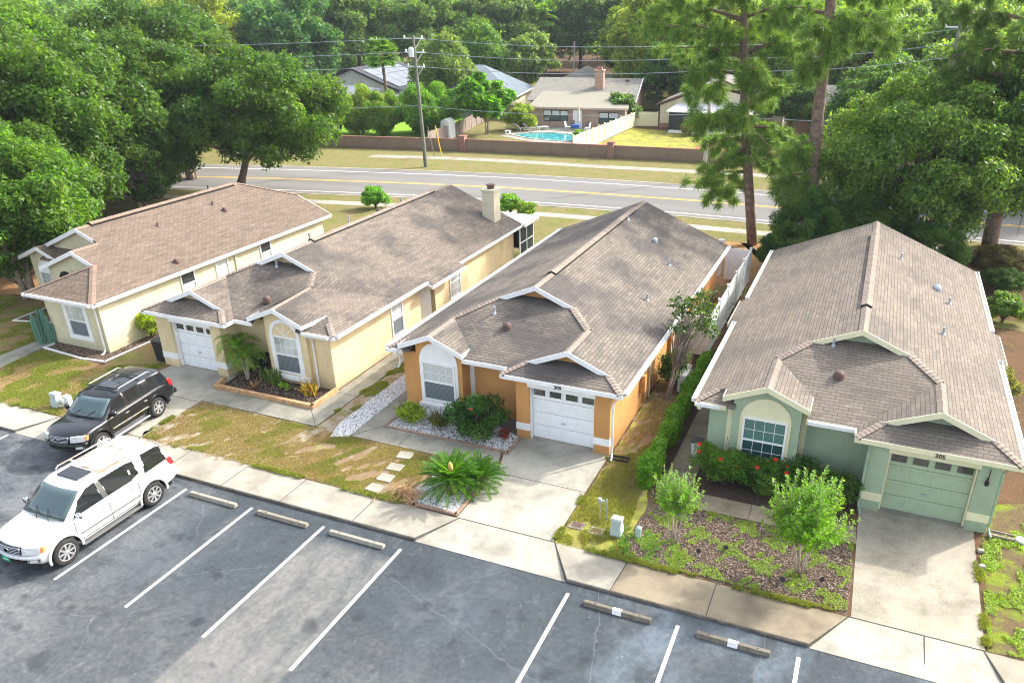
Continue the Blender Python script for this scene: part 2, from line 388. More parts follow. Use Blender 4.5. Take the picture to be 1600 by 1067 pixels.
def stone():
    t = NT('white_stone'); g = t.n('ShaderNodeNewGeometry').outputs['Random Per Island']
    t.bsdf(t.ramp(g, [(0, (.40, .41, .43)), (.35, (.68, .68, .67)), (1, (.88, .87, .84))]), .8); return t.m
M['stone'] = stone()
def chips():
    t = NT('mulch_chip'); g = t.n('ShaderNodeNewGeometry').outputs['Random Per Island']
    t.bsdf(t.ramp(g, [(0, (.07, .05, .036)), (.4, (.17, .12, .088)), (.75, (.27, .20, .155)), (1, (.42, .34, .27))]), .95); return t.m
M['chips'] = chips()
def leafmat(name, use_obj=True, c=(.07, .14, .02), var=.55, tr=.5, yellow=.2):
    t = NT(name); r = t.n('ShaderNodeNewGeometry').outputs['Random Per Island']
    if use_obj: base = t.n('ShaderNodeObjectInfo').outputs['Color']
    else:
        rgb = t.n('ShaderNodeRGB'); rgb.outputs[0].default_value = (*c, 1); base = rgb.outputs[0]
    col = t.mix(1, base, t.ramp(r, [(0, (1-var,)*3), (.6, (1, 1, 1)), (1, (1+var, 1+var*.95, 1))]), 'MULTIPLY')
    n = t.noise(t.obj(), .45, 3); col = t.mix(t.mr(n, .42, .68, 0, yellow), col, (.26, .30, .03))
    d = t.n('ShaderNodeBsdfPrincipled'); t.l(col, d.inputs['Base Color']); d.inputs['Roughness'].default_value = .45; d.inputs['Specular IOR Level'].default_value = .35
    tn = t.n('ShaderNodeBsdfTranslucent'); t.l(t.mix(1, col, (1.9, 1.9, .6), 'MULTIPLY'), tn.inputs[0])
    mx = t.n('ShaderNodeMixShader'); mx.inputs[0].default_value = tr; t.l(d.outputs[0], mx.inputs[1]); t.l(tn.outputs[0], mx.inputs[2]); t.l(mx.outputs[0], t.out.inputs[0])
    return t.m
M['leaf'] = leafmat('foliage'); M['needle'] = leafmat('pine_needles', True, tr=.3, yellow=.15); M['grass'] = leafmat('grass_blades', True, tr=.35, yellow=.35)
M['moss'] = plain('spanish_moss', (.13, .14, .10), 1, var=.3, scale=2)
# ------------------------------------------------------------ ground, road, pavement
PZ = -.10; K = (CAM_H-PZ)/CAM_H
def sheet(name, poly, z, mat, kind='structure', label=None, cat=None):
    mb = MB(); mb.face([(x, y, z) for x, y in poly]); o = obj(name, mb, mat, kind=kind, recalc=False)
    if o.data.polygons[0].normal.z < 0: o.data.flip_normals()
    return tag(o, label, cat)
def noisy(poly, amp=.08, step=.35, seed=1):
    r = random.Random(seed); out = []
    for i in range(len(poly)):
        a, b = Vector(poly[i]), Vector(poly[(i+1) % len(poly)]); n = max(1, int((b-a).length/step))
        for k in range(n):
            p = a.lerp(b, k/n); j = 0 if k == 0 else amp; out.append((p.x+r.uniform(-j, j), p.y+r.uniform(-j, j)))
    return out
sheet('parking_lot', [(-70, -40), (40, -40), (40, 15.95), (-70, 15.95)], PZ, M['asphalt'])
sheet('ground', [(-320, 17.22), (240, 17.22), (240, 620), (-320, 620)], -.004, M['dirt'])
# stall lines
for x, y0, y1 in [(-28.4, 10.7, 15.64), (-19.44, 10.58, 15.40), (-16.67, 10.52, 15.38), (-13.93, 10.45, 15.42), (-11.14, 10.4, 15.37), (-5.88, 10.3, 15.45), (-2.81, 10.3, 15.38), (.2, 10.3, 15.43), (3.2, 10.3, 15.4)]:
    sheet('stall_line', [(x-.05, y0), (x+.05, y0), (x+.05, y1), (x-.05, y1)], PZ+.004, M['paint'])
# pavement with kerb; dropped aprons in front of the driveways
APR = [(-28.3, -27.65, -23.5, -22.6), (-10.95, -10.2, -7.0, -6.1), (.4, 1.25, 4.4, 4.95)]
YK, YB = 15.88, 17.25
def pavement():
    xs = -70; segs = []
    for a, b, c, d in APR: segs.append((xs, a, b)); xs = (d, c)
    segs.append((xs, 40, 40)); return segs
mats = ['conc', 'conc_walk', 'conc_brown', 'conc_brown']
prev = (-70, -70)
cuts = [(-70, -70)]+[(a, b) for A in APR for a, b in ((A[0], A[1]), (A[3], A[2]))]+[(40, 40)]
for k in range(0, len(cuts)-1, 2):
    (a0, a1), (b0, b1) = cuts[k], cuts[k+1]
    mb = MB(); pieces = [(a0, a1, b0, b1)]
    if k == 4: pieces = [(a0, a1, -4.85, -4.75), (-4.83, -4.73, b0, b1)]
    for j, (p, q, r, s_) in enumerate(pieces):
        mb = MB(); mb.prism([(p, YK), (r, YK), (s_, YB), (q, YB)], -.3, .0)
        obj('pavement', mb, M['conc_brown' if (k == 4 and j == 1) else ('conc' if k < 2 else ('conc_agg' if k == 6 else 'conc_walk'))], kind='structure', bevel=.02)
    mk = MB(); mk.box(a0+.02, b0-.02, YK-.012, YK-.002, -.12, -.02); obj('kerb', mk, M['curb'], kind='structure')
for A in APR:
    mb = MB(); a, b, c, d = A
    for tri in (([(a, YK-.05, PZ+.012), (d, YK-.05, PZ+.012), (c, YB, .0), (b, YB, .0)]),): mb.face(tri)
    obj('driveway_apron', mb, M['conc'], kind='structure')
mb = MB()
for x in (-26.2, -21.0, -18.4, -15.98, -13.2, -2.2, 7): mb.box(x-.012, x+.012, YK+.01, YB, -.01, .0035)
for A in APR:
    a, b, c, d = A
    for (x0, x1) in ((a, b), (d, c)):
        dv = Vector((x1-x0, YB-YK, 0)).normalized(); n = Vector((-dv.y, dv.x, 0))*.014
        mb.obox(((x0+x1)/2, (YB+YK)/2, -.002), Vector((x1-x0, YB-YK, 0))/2, n, (0, 0, .006))
    mb.box(b, c, YB-.015, YB+.015, -.02, .0045)
mb.obox((3.05, (YK+YB)/2, -.041), (.01, 0, 0), (0, .66, .052), (0, 0, .003))
obj('pavement_joint', mb, M['joint'], kind='structure')
def slab(name, poly, mat, z=.03, kind='structure'):
    mb = MB(); mb.prism(poly, -.1, z); return obj(name, mb, M[mat], kind=kind)
slab('driveway', [(-10.28, YB+.015), (-7.05, YB+.015), (-7.05, 22.9), (-10.62, 22.9), (-10.62, 21.45), (-10.28, 20.3)], 'conc', .004)
slab('driveway', [(1.3, YB+.015), (4.42, YB+.015), (4.5, 22.35), (4.5, 22.46), (1.25, 22.46)], 'conc_agg', .006)
slab('driveway', [(1.25, 22.46), (4.7, 22.46), (4.7, 22.9), (1.25, 22.9)], 'conc_grey', .02)
slab('driveway', [(-27.6, YB+.015), (-23.5, YB+.015), (-23.62, 22.9), (-27.3, 22.9)], 'conc', .004)
slab('path', [(-16.3, 20.2), (-10.34, 20.2), (-10.66, 21.2), (-15.6, 21.2), (-15.6, 40), (-16.3, 40)], 'conc_grey', .035)
slab('path', [(-23.55, 20.3), (-17.95, 20.3), (-17.95, 41), (-18.93, 41), (-18.93, 21.32), (-23.6, 21.32)], 'conc_grey', .035)
slab('path', [(-4.85, 20.45), (1.27, 20.45), (1.22, 21.3), (-3.9, 21.3), (-3.9, 32), (-4.85, 32)], 'conc_brown', .035)
slab('path', [(-35.33, 17.26), (-34.05, 17.26), (-34.05, 19.3), (-34.45, 22.3), (-34.6, 26), (-36.5, 26), (-35.33, 22.6)], 'conc_grey', .035)
mb = MB()
for (x0, x1, y0, y1) in ((-14.3, -14.28, 20.21, 21.19), (-16.29, -15.6, 22.6, 22.62), (-20.9, -20.88, 20.31, 21.31), (-18.94, -17.96, 22.9, 22.92), (-35.32, -34.06, 19.6, 19.62), (-10.3, -7.06, 20.0, 20.02), (-1.9, -1.88, 20.46, 21.29), (-27.5, -23.55, 20.2, 20.22)):
    mb.box(x0, x1, y0, y1, .0, .038 if y0 > 20.15 and x0 != -27.5 else .0085)
mb.obox((-15.95, 20.7, .02), (.35, .5, 0), (.01, -.007, 0), (0, 0, .018)); mb.obox((-18.44, 20.8, .02), (-.49, .5, 0), (.007, .007, 0), (0, 0, .018))
obj('path_joint', mb, M['joint'], kind='structure')
# yards
def yard(poly, mat, amp=.05, seed=1, z=.002): return sheet('lawn', noisy(poly, amp, .3, seed), z, M[mat])
yard([(-23.45, YB), (-11.9, YB), (-12.4, 19.2), (-11.6, 20.2), (-23.5, 20.3)], 'lawn_brown', .03, 2)
yard([(-23.45, YB+.01), (-17.2, YB+.01), (-17.6, 20.28), (-23.5, 20.28)], 'lawn_dry', .25, 3, .004)
yard([(-17.9, 20.25), (-16.35, 20.2), (-16.35, 41), (-17.9, 41)], 'lawn_dry', .04, 4)
yard([(-34.0, YB), (-27.65, YB), (-27.35, 22.5), (-27.6, 27), (-30.2, 27), (-30.2, 21.3), (-34.3, 21.6)], 'lawn_left', .04, 5)
yard([(-60, YB), (-35.4, YB), (-35.4, 26), (-40, 26), (-60, 27)], 'lawn_left', .05, 6)
yard([(-60, 26.9), (-40, 25.9), (-40, 29), (-60, 31)], 'dirt_tan', .3, 61, .003)
yard([(-7.0, YB), (-4.9, YB), (-4.6, 18.6), (-5.2, 21), (-5.3, 30), (-6.95, 30), (-6.95, 22.4)], 'lawn_yel', .04, 7)
yard([(-6.9, 20.2), (-5.3, 20.0), (-5.0, 33), (-6.95, 33)], 'lawn_brown', .15, 71, .004)
yard([(-5.2, YB), (1.22, YB), (1.22, 20.42), (-5.0, 20.42)], 'mulch', .1, 8, .006)
yard([(4.5, YB), (16, YB), (16, 29), (4.75, 24), (4.75, 22)], 'lawn_right', .05, 9)
yard([(-70, 40.5), (40, 40.5), (40, 50), (-8, 50), (-30, 51), (-43, 50), (-70, 44)], 'lawn_far', .2, 10)
yard([(-12, 41.5), (-1, 42.5), (-1, 52.5), (-11, 52.5)], 'dirt_tan', .5, 11, .006)
yard([(-1, 42.5), (30, 40), (30, 50), (12, 54), (-1, 52)], 'dirt', .4, 12, .008)
# far road (gently curved), markings, verges, pavements
cl = [(-140, 30.5), (-100, 42), (-75, 49), (-60, 53.2), (-50, 55.9), (-43.5, 57.3), (-36.5, 58.75), (-28.7, 60.0), (-20.4, 60.75), (-12.6, 61.2), (-6, 61.25), (8, 61.8), (30, 62), (80, 62)]
def offs(d):
    out = []
    for i, p in enumerate(cl):
        a, b = Vector(cl[max(i-1, 0)]), Vector(cl[min(i+1, len(cl)-1)]); t = (b-a).normalized(); out.append((p[0]-t.y*d, p[1]+t.x*d))
    return out
def strip(name, d0, d1, z, mat, kind='structure', gap=None):
    A, B = offs(d0), offs(d1); mb = MB()
    for i in range(len(A)-1): mb.face([(*A[i], z), (*A[i+1], z), (*B[i+1], z), (*B[i], z)])
    return obj(name, mb, M[mat], kind=kind)
strip('verge', -10.5, 18, .010, 'lawn_far'); strip('road', -5.0, 5.35, .018, 'road')
for d in (-4.25, 3.95): strip('road_line', d-.07, d+.07, .022, 'paint')
for d in (-.14, .14): strip('road_line', d-.065, d+.065, .022, 'yellow')
strip('road_gutter', -5.3, -5.0, .03, 'conc_walk'); strip('road_gutter', 5.35, 5.65, .03, 'conc_walk')
strip('footpath', -8.3, -7.15, .016, 'conc'); 
mb = MB(); fp = [(-47.9, 69.2), (-40, 70.9), (-34.3, 71.7), (-24.3, 72.3), (-12.5, 73.5), (10, 74.5), (60, 75)]
for i in range(len(fp)-1):
    (x0, y0), (x1, y1) = fp[i], fp[i+1]; mb.face([(x0, y0-1.5, .016), (x1, y1-1.5, .016), (x1, y1, .016), (x0, y0, .016)])
obj('footpath', mb, M['conc_walk'], kind='structure')
# back yards beyond the wall
sheet('lawn', [(-75, 76), (-45.5, 75.5), (-48.5, 97), (-62, 97), (-80, 90)], .02, M['lawn_bright'])
sheet('lawn', [(-45.3, 75), (-28.8, 76.5), (-28.3, 97), (-48, 97)], .02, M['lawn_far'])
sheet('lawn', [(-28.9, 77), (10, 77.5), (10, 94.6), (-28.3, 95.5)], .02, M['lawn_yel'])
sheet('planting_bed', noisy([(-28.7, 77.3), (-21.5, 77.6), (-22.5, 82), (-28.5, 84.5)], .3, 1, 4), .03, M['red_mulch'])
sheet('planting_bed', noisy([(-18.5, 77.6), (-14.5, 77.8), (-13.5, 90), (-17.5, 89)], .3, 1, 5), .03, M['red_mulch'])
sheet('lawn', [(-62, 106), (-20, 108), (-20, 150), (-70, 150)], .02, M['lawn_far'])

# ------------------------------------------------------------ roof helpers
def slabs(mb, poly, zf, t=.09, uvf=None):
    P = [Vector((x, y, zf(x, y))) for x, y in poly]
    n = Vector((0, 0, 0))
    for i in range(1, len(P)-1): n += (P[i]-P[0]).cross(P[i+1]-P[0])
    if n.z < 0: P.reverse(); n = -n
    n.normalize(); u = Vector((0, 0, 1)).cross(n)
    if u.length < 1e-4: u = Vector((1, 0, 0))
    u.normalize(); v = n.cross(u)
    uv = [uvf(p) if uvf else (p.dot(u), p.dot(v)) for p in P]
    mb.face([tuple(p) for p in P], uv)
    Q = [p-Vector((0, 0, t)) for p in P]
    mb.face([tuple(p) for p in reversed(Q)], list(reversed(uv)))
    for i in range(len(P)):
        j = (i+1) % len(P); mb.face([tuple(Q[i]), tuple(Q[j]), tuple(P[j]), tuple(P[i])], [(0, .07), (1, .07), (1, .08), (0, .08)])
class Caps:
    def __init__(s, parent, mat): s.p = parent; s.m = mat
def cap(mb, a, b, *k, **kw):
    if isinstance(mb, Caps): q = MB(); cap_(q, a, b, *k, **kw); obj('ridge_cap', q, M[mb.m], mb.p)
    else: cap_(mb, a, b, *k, **kw)
def cap_(mb, a, b, w=.15, h=.03, na=None, nb=None):
    """inverted-V cap strip between a and b; slopes drop by na/nb per metre on each side"""
    a, b = Vector(a), Vector(b); d = (b-a); L = d.length; d.normalize()
    s = Vector((d.x, d.y, 0)).normalized(); s = Vector((-s.y, s.x, 0))
    na = .42 if na is None else na; nb = .42 if nb is None else nb
    up = Vector((0, 0, h))
    for sg, dr in ((1, na), (-1, nb)):
        e = s*sg*w-Vector((0, 0, dr*w))
        q = [a+up, b+up, b+e+up*.5, a+e+up*.5]; uv = [(0, .5), (L, .5), (L, .7), (0, .7)]
        if (q[1]-q[0]).cross(q[2]-q[0]).z < 0: q.reverse(); uv.reverse()
        mb.face([tuple(p) for p in q], uv)
        r = [a+e+up*.5, b+e+up*.5, b+e-up*1.5, a+e-up*1.5]; mb.face([tuple(p) for p in r], [(0, 0)]*4)
def board(mb, a, b, h=.17, t=.03, out=(0, -1, 0), drop=.0):
    """fascia board: top edge follows a-b, hangs down by h, offset outwards"""
    a, b, o = Vector(a), Vector(b), Vector(out); dz = Vector((0, 0, h/2+drop))
    mb.obox((a+b)/2-dz+o*(t/2+.002), (b-a)/2, o*t/2, (0, 0, h/2))
SL, ZE, E = .42, 2.56, 4.74

def window(parent, ax, c, a0, a1, z0, z1, up='blind_light', lo='blind_dark', fw=.07, mun=(4, 2), fmat='white', sill=True, lomun=False):
    """ax 'Y': wall faces -Y at y=c.  ax 'X': wall faces +X at x=c"""
    def bx(mb, p0, p1, q0, q1, d0, d1):
        if ax == 'Y': mb.box(p0, p1, c-d1, c-d0, q0, q1)
        else: mb.box(c+d0, c+d1, p0, p1, q0, q1)
    zm = (z0+z1)/2
    f = MB(); bx(f, a0, a1, z0, z0+fw, -.02, .05); bx(f, a0, a1, z1-fw, z1, -.02, .05); bx(f, a0, a0+fw, z0+fw, z1-fw, -.02, .05); bx(f, a1-fw, a1, z0+fw, z1-fw, -.02, .05)
    bx(f, a0+fw, a1-fw, zm-.03, zm+.03, -.02, .04)
    nx, ny = mun
    for k in range(1, nx):
        x = a0+fw+(a1-a0-2*fw)*k/nx; bx(f, x-.007, x+.007, zm+.03, z1-fw, .008, .018)
        if lomun: bx(f, x-.007, x+.007, z0+fw, zm-.03, .008, .018)
    for k in range(1, ny):
        z = zm+(z1-fw-zm)*k/ny; bx(f, a0+fw, a1-fw, z-.007, z+.007, .008, .017)
        if lomun:
            z = z0+fw+(zm-z0-fw)*k/ny; bx(f, a0+fw, a1-fw, z-.007, z+.007, .008, .017)
    w_ = obj('window', f, M[fmat], parent)
    p = MB(); bx(p, a0+fw, a1-fw, zm+.03, z1-fw, -.01, .006); obj('pane', p, M[up], w_)
    p = MB(); bx(p, a0+fw, a1-fw, z0+fw, zm-.03, -.01, .004); obj('pane', p, M[lo], w_)
    if sill:
        s_ = MB(); bx(s_, a0-.06, a1+.06, z0-.09, z0, -.02, .10); obj('sill', s_, M['white'], w_)
    return w_
def garage_door(parent, x0, x1, y, z1, mat, glass='glass_dark'):
    mb = MB(); n = 4; H = z1/n; g = .018
    for r in range(n):
        mb.box(x0, x1, y, y+.05, r*H+g, (r+1)*H)
        for k in range(4):
            a = x0+(x1-x0)*k/4+.07; b = x0+(x1-x0)*(k+1)/4-.07
            if r < 3:
                mb.box(a, b, y-.014, y, r*H+.10, (r+1)*H-.09); mb.box(a+.05, b-.05, y-.023, y-.014, r*H+.15, (r+1)*H-.14)
            else: mb.box(a-.01, b+.01, y-.016, y, r*H+.13, (r+1)*H-.11)
    d = obj('garage_door', mb, M[mat], parent)
    for k in range(4):
        a = x0+(x1-x0)*k/4+.09; b = x0+(x1-x0)*(k+1)/4-.09
        q = MB(); q.box(a, b, y-.030, y-.0165, 3*H+.16, 4*H-.14); obj('door_window', q, M[glass], d)
    q = MB(); q.box((x0+x1)/2-.03, (x0+x1)/2+.03, y-.05, y-.0205, H*1.42, H*1.5); q.box((x0+x1)/2-.1, (x0+x1)/2+.1, y-.04, y-.0205, H*1.44, H*1.47); obj('handle', q, M['metal'], d)
    return d
def downspout(parent, x, y, z1, dx=.0, dy=-.25, mat='gutter', zb=.12):
    mb = MB(); mb.tube([(x+dx*.8, y+dy, z1), (x+dx*.3, y+dy*.35, z1-.14), (x, y, z1-.28), (x, y, zb+.06), (x+.05, y-.14, zb-.05), (x+.08, y-.3, zb-.07)], .042, 6)
    return obj('downspout', mb, M[mat], parent)
def gutter(par, a, b, out, w=.12, h=.12):
    mb = MB()
    a, b, o = Vector(a), Vector(b), Vector(out); d = (b-a)/2; c = (a+b)/2+Vector((0, 0, -.03))
    mb.obox(c+o*(w+.03), d, o*.012, (0, 0, h/2)); mb.obox(c+o*(w/2+.03)-Vector((0, 0, h/2)), d, o*w/2, (0, 0, .008))
    dn = d.normalized()
    for e in (a, b): mb.obox(e+o*(w/2+.03)+Vector((0, 0, -.03)), dn*.008, o*w/2, (0, 0, h/2))
    obj('gutter', mb, M['gutter'], par)
def vent_pipe(parent, x, y, z, h=.28, mat='metal', lean=0):
    mb = MB(); mb.cyl(x, y, z-.1, z+h, .05, n=10); mb.lathe([(.10, z-.05), (.08, z+.02), (.05, z+.06)], (x, y, 0), 10); return obj('vent_pipe', mb, M[mat], parent)
def turtle(parent, x, y, z, mat='brown_vent', r=.17):
    mb = MB(); mb.lathe([(r*1.05, z-.06), (r*1.0, z+.09), (r*.85, z+.16), (r*.5, z+.205), (.02, z+.22)], (x, y, 0), 14); return obj('roof_vent', mb, M[mat], parent, smooth=False)
def text(parent, s, loc, size, mat, rot=(pi/2, 0, 0), name='house_number', ext=.008):
    c = bpy.data.curves.new(name, 'FONT'); c.body = s; c.size = size; c.extrude = ext; c.align_x = 'CENTER'; c.align_y = 'CENTER'; c.offset = .001
    o = bpy.data.objects.new(name, c); COL.objects.link(o); o.parent = parent; o.location = Vector(loc)-wloc(parent); o.rotation_euler = rot; c.materials.append(M[mat]); bpy.context.view_layer.update()
    me = bpy.data.meshes.new_from_object(o.evaluated_get(bpy.context.evaluated_depsgraph_get())); q = bpy.data.objects.new(name, me); COL.objects.link(q); q.parent = parent; q.location = o.location; q.rotation_euler = rot; bpy.data.objects.remove(o); return q
def archpoly(xc, hw, zb, zs, n=18):
    return [(xc-hw, zb), (xc+hw, zb)]+[(xc+hw*cos(pi*k/n), zs+hw*sin(pi*k/n)) for k in range(n+1)]

# ------------------------------------------------------------ the three matching houses
def house(cx, m, cfg):
    X = lambda lx: cx+m*lx
    root = thing('house', (cx, 31.5, 0), cfg['label'], 'house', 'houses along the parking lot')
    wall, trim = M[cfg['wall']], M[cfg['trim']]
    yf, yG, yb, yg, yc, Yb = 22.85, 26.0, 22.72, 22.95, 22.8, 41.0
    xb, xg0 = cfg['xb'], .27; xg = (xg0+E)/2; R = ZE+SL*E; zg = ZE+SL*(E-xg); zb = ZE+SL*(E+xb); hb = 1.33
    zL = lambda x, y: ZE+SL*(m*(x-cx)+E); zR = lambda x, y: ZE+SL*(E-m*(x-cx)); zF = lambda x, y: ZE+SL*(y-yf)
    zGl = lambda x, y: ZE+SL*(m*(x-cx)-xg0); zBr = lambda x, y: zb-SL*(m*(x-cx)-xb)
    P = lambda pts: [(X(a), b) for a, b in pts]
    w_ = E-(yG-yf)             # half width of gablet at its fascia plane
    wi = w_-.35
    rf = MB()
    yJ, zJ, lw = yf+E+xb, zb, (xb-hb, zb-SL*hb)
    if cfg.get('twist'):
        yJ, zJ, zb = 25.15, 3.5, 3.38; lw = (xb-hb, zb-SL*hb)
        J, Fp, Lw, C, A0, B0, G0 = (xb, yJ), (xb, yb), (xb-hb, yb), (-E+1.0, yc+1.0), (-E, 27.5), (-E, yc), (-w_, yG)
        zz = {J: zJ, Fp: zb, Lw: lw[1], C: ZE+SL*.98, A0: ZE, B0: ZE, G0: R-SL*w_}
        zd = {(round(X(a), 3), round(b, 3)): z for (a, b), z in zz.items()}; k_ = sqrt(1+SL*SL)
        for T in ((A0, G0, J), (A0, J, C), (C, J, Fp), (C, Fp, Lw), (A0, C, B0)):
            slabs(rf, P(T), lambda x, y: zd[(round(x, 3), round(y, 3))], uvf=lambda p: (p.y, -abs(p.x-cx)*k_))
        slabs(rf, P([A0, G0, (0, yG), (0, Yb), (-E, Yb)]), zL, uvf=lambda p: (p.y, -abs(p.x-cx)*k_))
        zBr = lambda x, y: zb-SL*(m*(x-cx)-xb)
    else:
        slabs(rf, P([(-E, yc), (-E+.56, yc+.56), (xb-hb, yc+.56), (xb-hb, yb), (xb, yb), (xb, yf+E+xb), (-w_, yG), (0, yG), (0, Yb), (-E, Yb)]), zL)
    slabs(rf, P([(E, Yb), (0, Yb), (0, yG), (w_, yG), (xg, yf+E-xg), (xg, yg), (E-(yg-22.25), yg), (E, 22.25)]), zR)
    slabs(rf, P([(xg, yf+E-xg), (xg, yg), (xg0+(yg-22.25), yg), (xg0, 22.25), (xg0, yf)]), zGl)
    slabs(rf, P([(xb, yb), (xb, yJ), (xb+hb, yf+(zb-SL*hb-ZE)/SL), (xb+hb, yb)]), zBr)
    slabs(rf, P([(xg0, yf), (xg, yf+E-xg), (w_, yG), (wi, yG+.35), (-wi, yG+.35), (-w_, yG), (xb, yJ), (xb+hb, yf+(zb-SL*hb-ZE)/SL), (xb+hb-.05, yf)]), zF)
    slabs(rf, P([(xg0, 22.25), (E, 22.25), (E-1.05, 23.3), (xg0+1.05, 23.3)]), lambda x, y: ZE+SL*(y-22.25))
    slabs(rf, P([(-E, yc), (xb-.95, yc), (xb-.95, yc+.8), (-E+.8, yc+.8)]), lambda x, y: ZE+SL*(y-yc))
    for pr in cfg['protr']:
        sg = pr[0]
        slabs(rf, P([(sg*E, pr[1]), (sg*(E+.34), pr[1]), (sg*(E+.34), pr[2]), (sg*E, pr[2])]), zR if sg > 0 else zL)
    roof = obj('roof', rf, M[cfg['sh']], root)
    # ridge / hip caps
    cp = Caps(roof, 'cap'); v3 = lambda a, b, z: (X(a), b, z)
    cap(cp, v3(0, yG, R), v3(0, cfg['vent'][0], R)); cap(cp, v3(0, cfg['vent'][1], R), v3(0, Yb, R))
    cap(cp, v3(w_-.02, yG+.02, R-SL*w_), v3(xg, yf+E-xg, zg), na=.1, nb=.1) ; cap(cp, v3(-w_+.02, yG+.02, R-SL*w_), v3(xb, yJ, zJ), na=.1, nb=.1)
    cap(cp, v3(xg, yg, zg), v3(xg, yf+E-xg, zg)); cap(cp, v3(xb, yb, zb), v3(xb, yJ, zJ))
    cap(cp, v3(xg0, 22.25, ZE), v3(xg0+.75, 23.0, ZE+.3), na=.1, nb=.1, w=.13); cap(cp, v3(E, 22.25, ZE), v3(E-.75, 23.0, ZE+.3), na=.1, nb=.1, w=.13)
    cap(cp, v3(-E, yc, ZE), v3(-E+.6, yc+.6, ZE+.25), na=.1, nb=.1, w=.13)
    rv = MB(); y0, y1 = cfg['vent']
    for sg in (1, -1):
        a = X(0); b = X(sg*.19); q = [(a, y0, R+.10), (a, y1, R+.10), (b, y1, R+.02), (b, y0, R+.02)]; uv = [(0, .5), (y1-y0, .5), (y1-y0, .7), (0, .7)]
        if (Vector(q[1])-Vector(q[0])).cross(Vector(q[2])-Vector(q[0])).z < 0: q.reverse(); uv.reverse()
        rv.face(q, uv); 
    rvo = obj('ridge_vent', rv, M['cap'], roof); so_ = rvo.modifiers.new('s', 'SOLIDIFY'); so_.thickness = .025
    rd = MB(); rd.box(X(0)-.175, X(0)+.175, y0+.01, y1-.01, R-.12, R+.018); obj('vent_shadow_gap', rd, M['dark'], rvo)  # dark box paints in the shadow gap under the ridge vent
    # fascias
    fb = MB(); FH = .16
    board(fb, v3(xg0, 22.25, ZE), v3(E, 22.25, ZE), FH)
    board(fb, v3(-E, yc, ZE), v3(xb-hb+.1, yc, ZE), FH); board(fb, v3(xb+hb-.05, yf, ZE), v3(xg0, yf, ZE), FH)
    ml = (-m, 0, 0); mr_ = (m, 0, 0)
    board(fb, v3(xg0, 22.22, ZE), v3(xg0, yf, ZE), FH, out=ml)
    segs = {1: [22.22], -1: [yc-.03]}
    for sg in (1, -1):
        cuts_ = sorted([(p[1], p[2]) for p in cfg['protr'] if p[0] == sg]); y = 22.22 if sg == 1 else yc-.03
        for a, b in cuts_+[(Yb, None)]:
            board(fb, v3(sg*E, y, ZE), v3(sg*E, a, ZE), FH, out=mr_ if sg > 0 else ml)
            if b:
                ze = ZE-SL*.34; board(fb, v3(sg*(E+.34), a, ze), v3(sg*(E+.34), b, ze), FH, out=mr_ if sg > 0 else ml)
                board(fb, v3(sg*E, a, ZE-.02), v3(sg*(E+.34), a, ze-.02), .14, out=(0, -1, 0)); y = b
    def rake(xc_, zc_, hw0, hw1, y, h=.2):
        for sg, hw in ((-1, hw0), (1, hw1)):
            a = Vector((X(xc_), y, zc_+.02)); b = Vector((X(xc_+sg*hw), y, zc_-SL*hw+.02))
            d = Vector((0, 0, -h)); o1 = Vector((0, -.03, 0)); t = MB()
            q = [a, b, b+d, a+d]; n0 = len(fb.V)
            for p in [v-Vector((0, .002, 0)) for v in q]+[v+o1 for v in q]: fb.V.append(tuple(p))
            for f in ((0, 1, 2, 3), (7, 6, 5, 4), (0, 4, 5, 1), (1, 5, 6, 2), (2, 6, 7, 3), (3, 7, 4, 0)): fb.F.append([n0+i for i in f])
    rake(0, R, w_, w_, yG); rake(xg, zg, xg-xg0-(yg-22.25), E-xg-(yg-22.25), yg); rake(xb, zb, hb, hb, yb)
    board(fb, v3(xb+hb, yb-.03, zb-SL*hb), v3(xb+hb, yf+(zb-SL*hb-ZE)/SL-.04, zb-SL*hb), FH, out=mr_)
    board(fb, v3(xb-hb, yb-.03, lw[1]), v3(-E+1.0, yc+1.0, ZE+SL*.98) if cfg.get('twist') else v3(xb-hb, yc+.5, lw[1]), FH, out=ml)
    # soffits
    obj('fascia', fb, trim, root)
    sf = MB()
    sf.box(X(E-.46), X(E), 22.7, Yb, ZE-.17, ZE-.15); sf.box(X(-E), X(-E+.46), 23.1, Yb, ZE-.17, ZE-.15)
    obj('soffit', sf, trim, root)
    # walls
    wb = MB(); x1, y1w = 4.3, 40.6; zt = ZE-.16; rec = cfg.get('recess')
    bL, bR, gL = cfg['bay'][0], cfg['bay'][1], .75
    if rec:
        wb.box(X(-x1), X(x1), 23.6, rec[0], 0, zt); wb.box(X(-x1+1.2), X(x1), rec[0], rec[1], 0, zt); wb.box(X(-x1), X(x1), rec[1], y1w, 0, zt)
    elif cfg.get('recess_r'):
        rr = cfg['recess_r']; wb.box(X(-x1), X(x1), 23.6, rr[0], 0, zt); wb.box(X(-x1), X(x1-1.3), rr[0], rr[1], 0, zt); wb.box(X(-x1), X(x1), rr[1], y1w, 0, zt)
    else: wb.box(X(-x1), X(x1), 23.6, y1w, 0, zt)
    wb.box(X(-x1), X(bL), 23.1, 23.6, 0, zt)
    top = lambda lx: zb-SL*abs(lx-xb)-.1
    wb.prism([(X(bL), 0), (X(bR), 0), (X(bR), top(bR)), (X(xb), top(xb)), (X(bL), top(bL))], 22.95, 23.6, 'y')
    dL, dR = cfg['door']
    wb.box(X(gL), X(dL), 22.45, 23.6, 0, zt); wb.box(X(dR), X(x1), 22.45, 23.6, 0, zt); wb.box(X(dL), X(dR), 22.5, 23.6, 2.18, zt)
    wb.prism([(X(xg0+.9), 2.7), (X(E-.9), 2.7), (X(xg), zg-.1)], 23.25, 23.33, 'y')
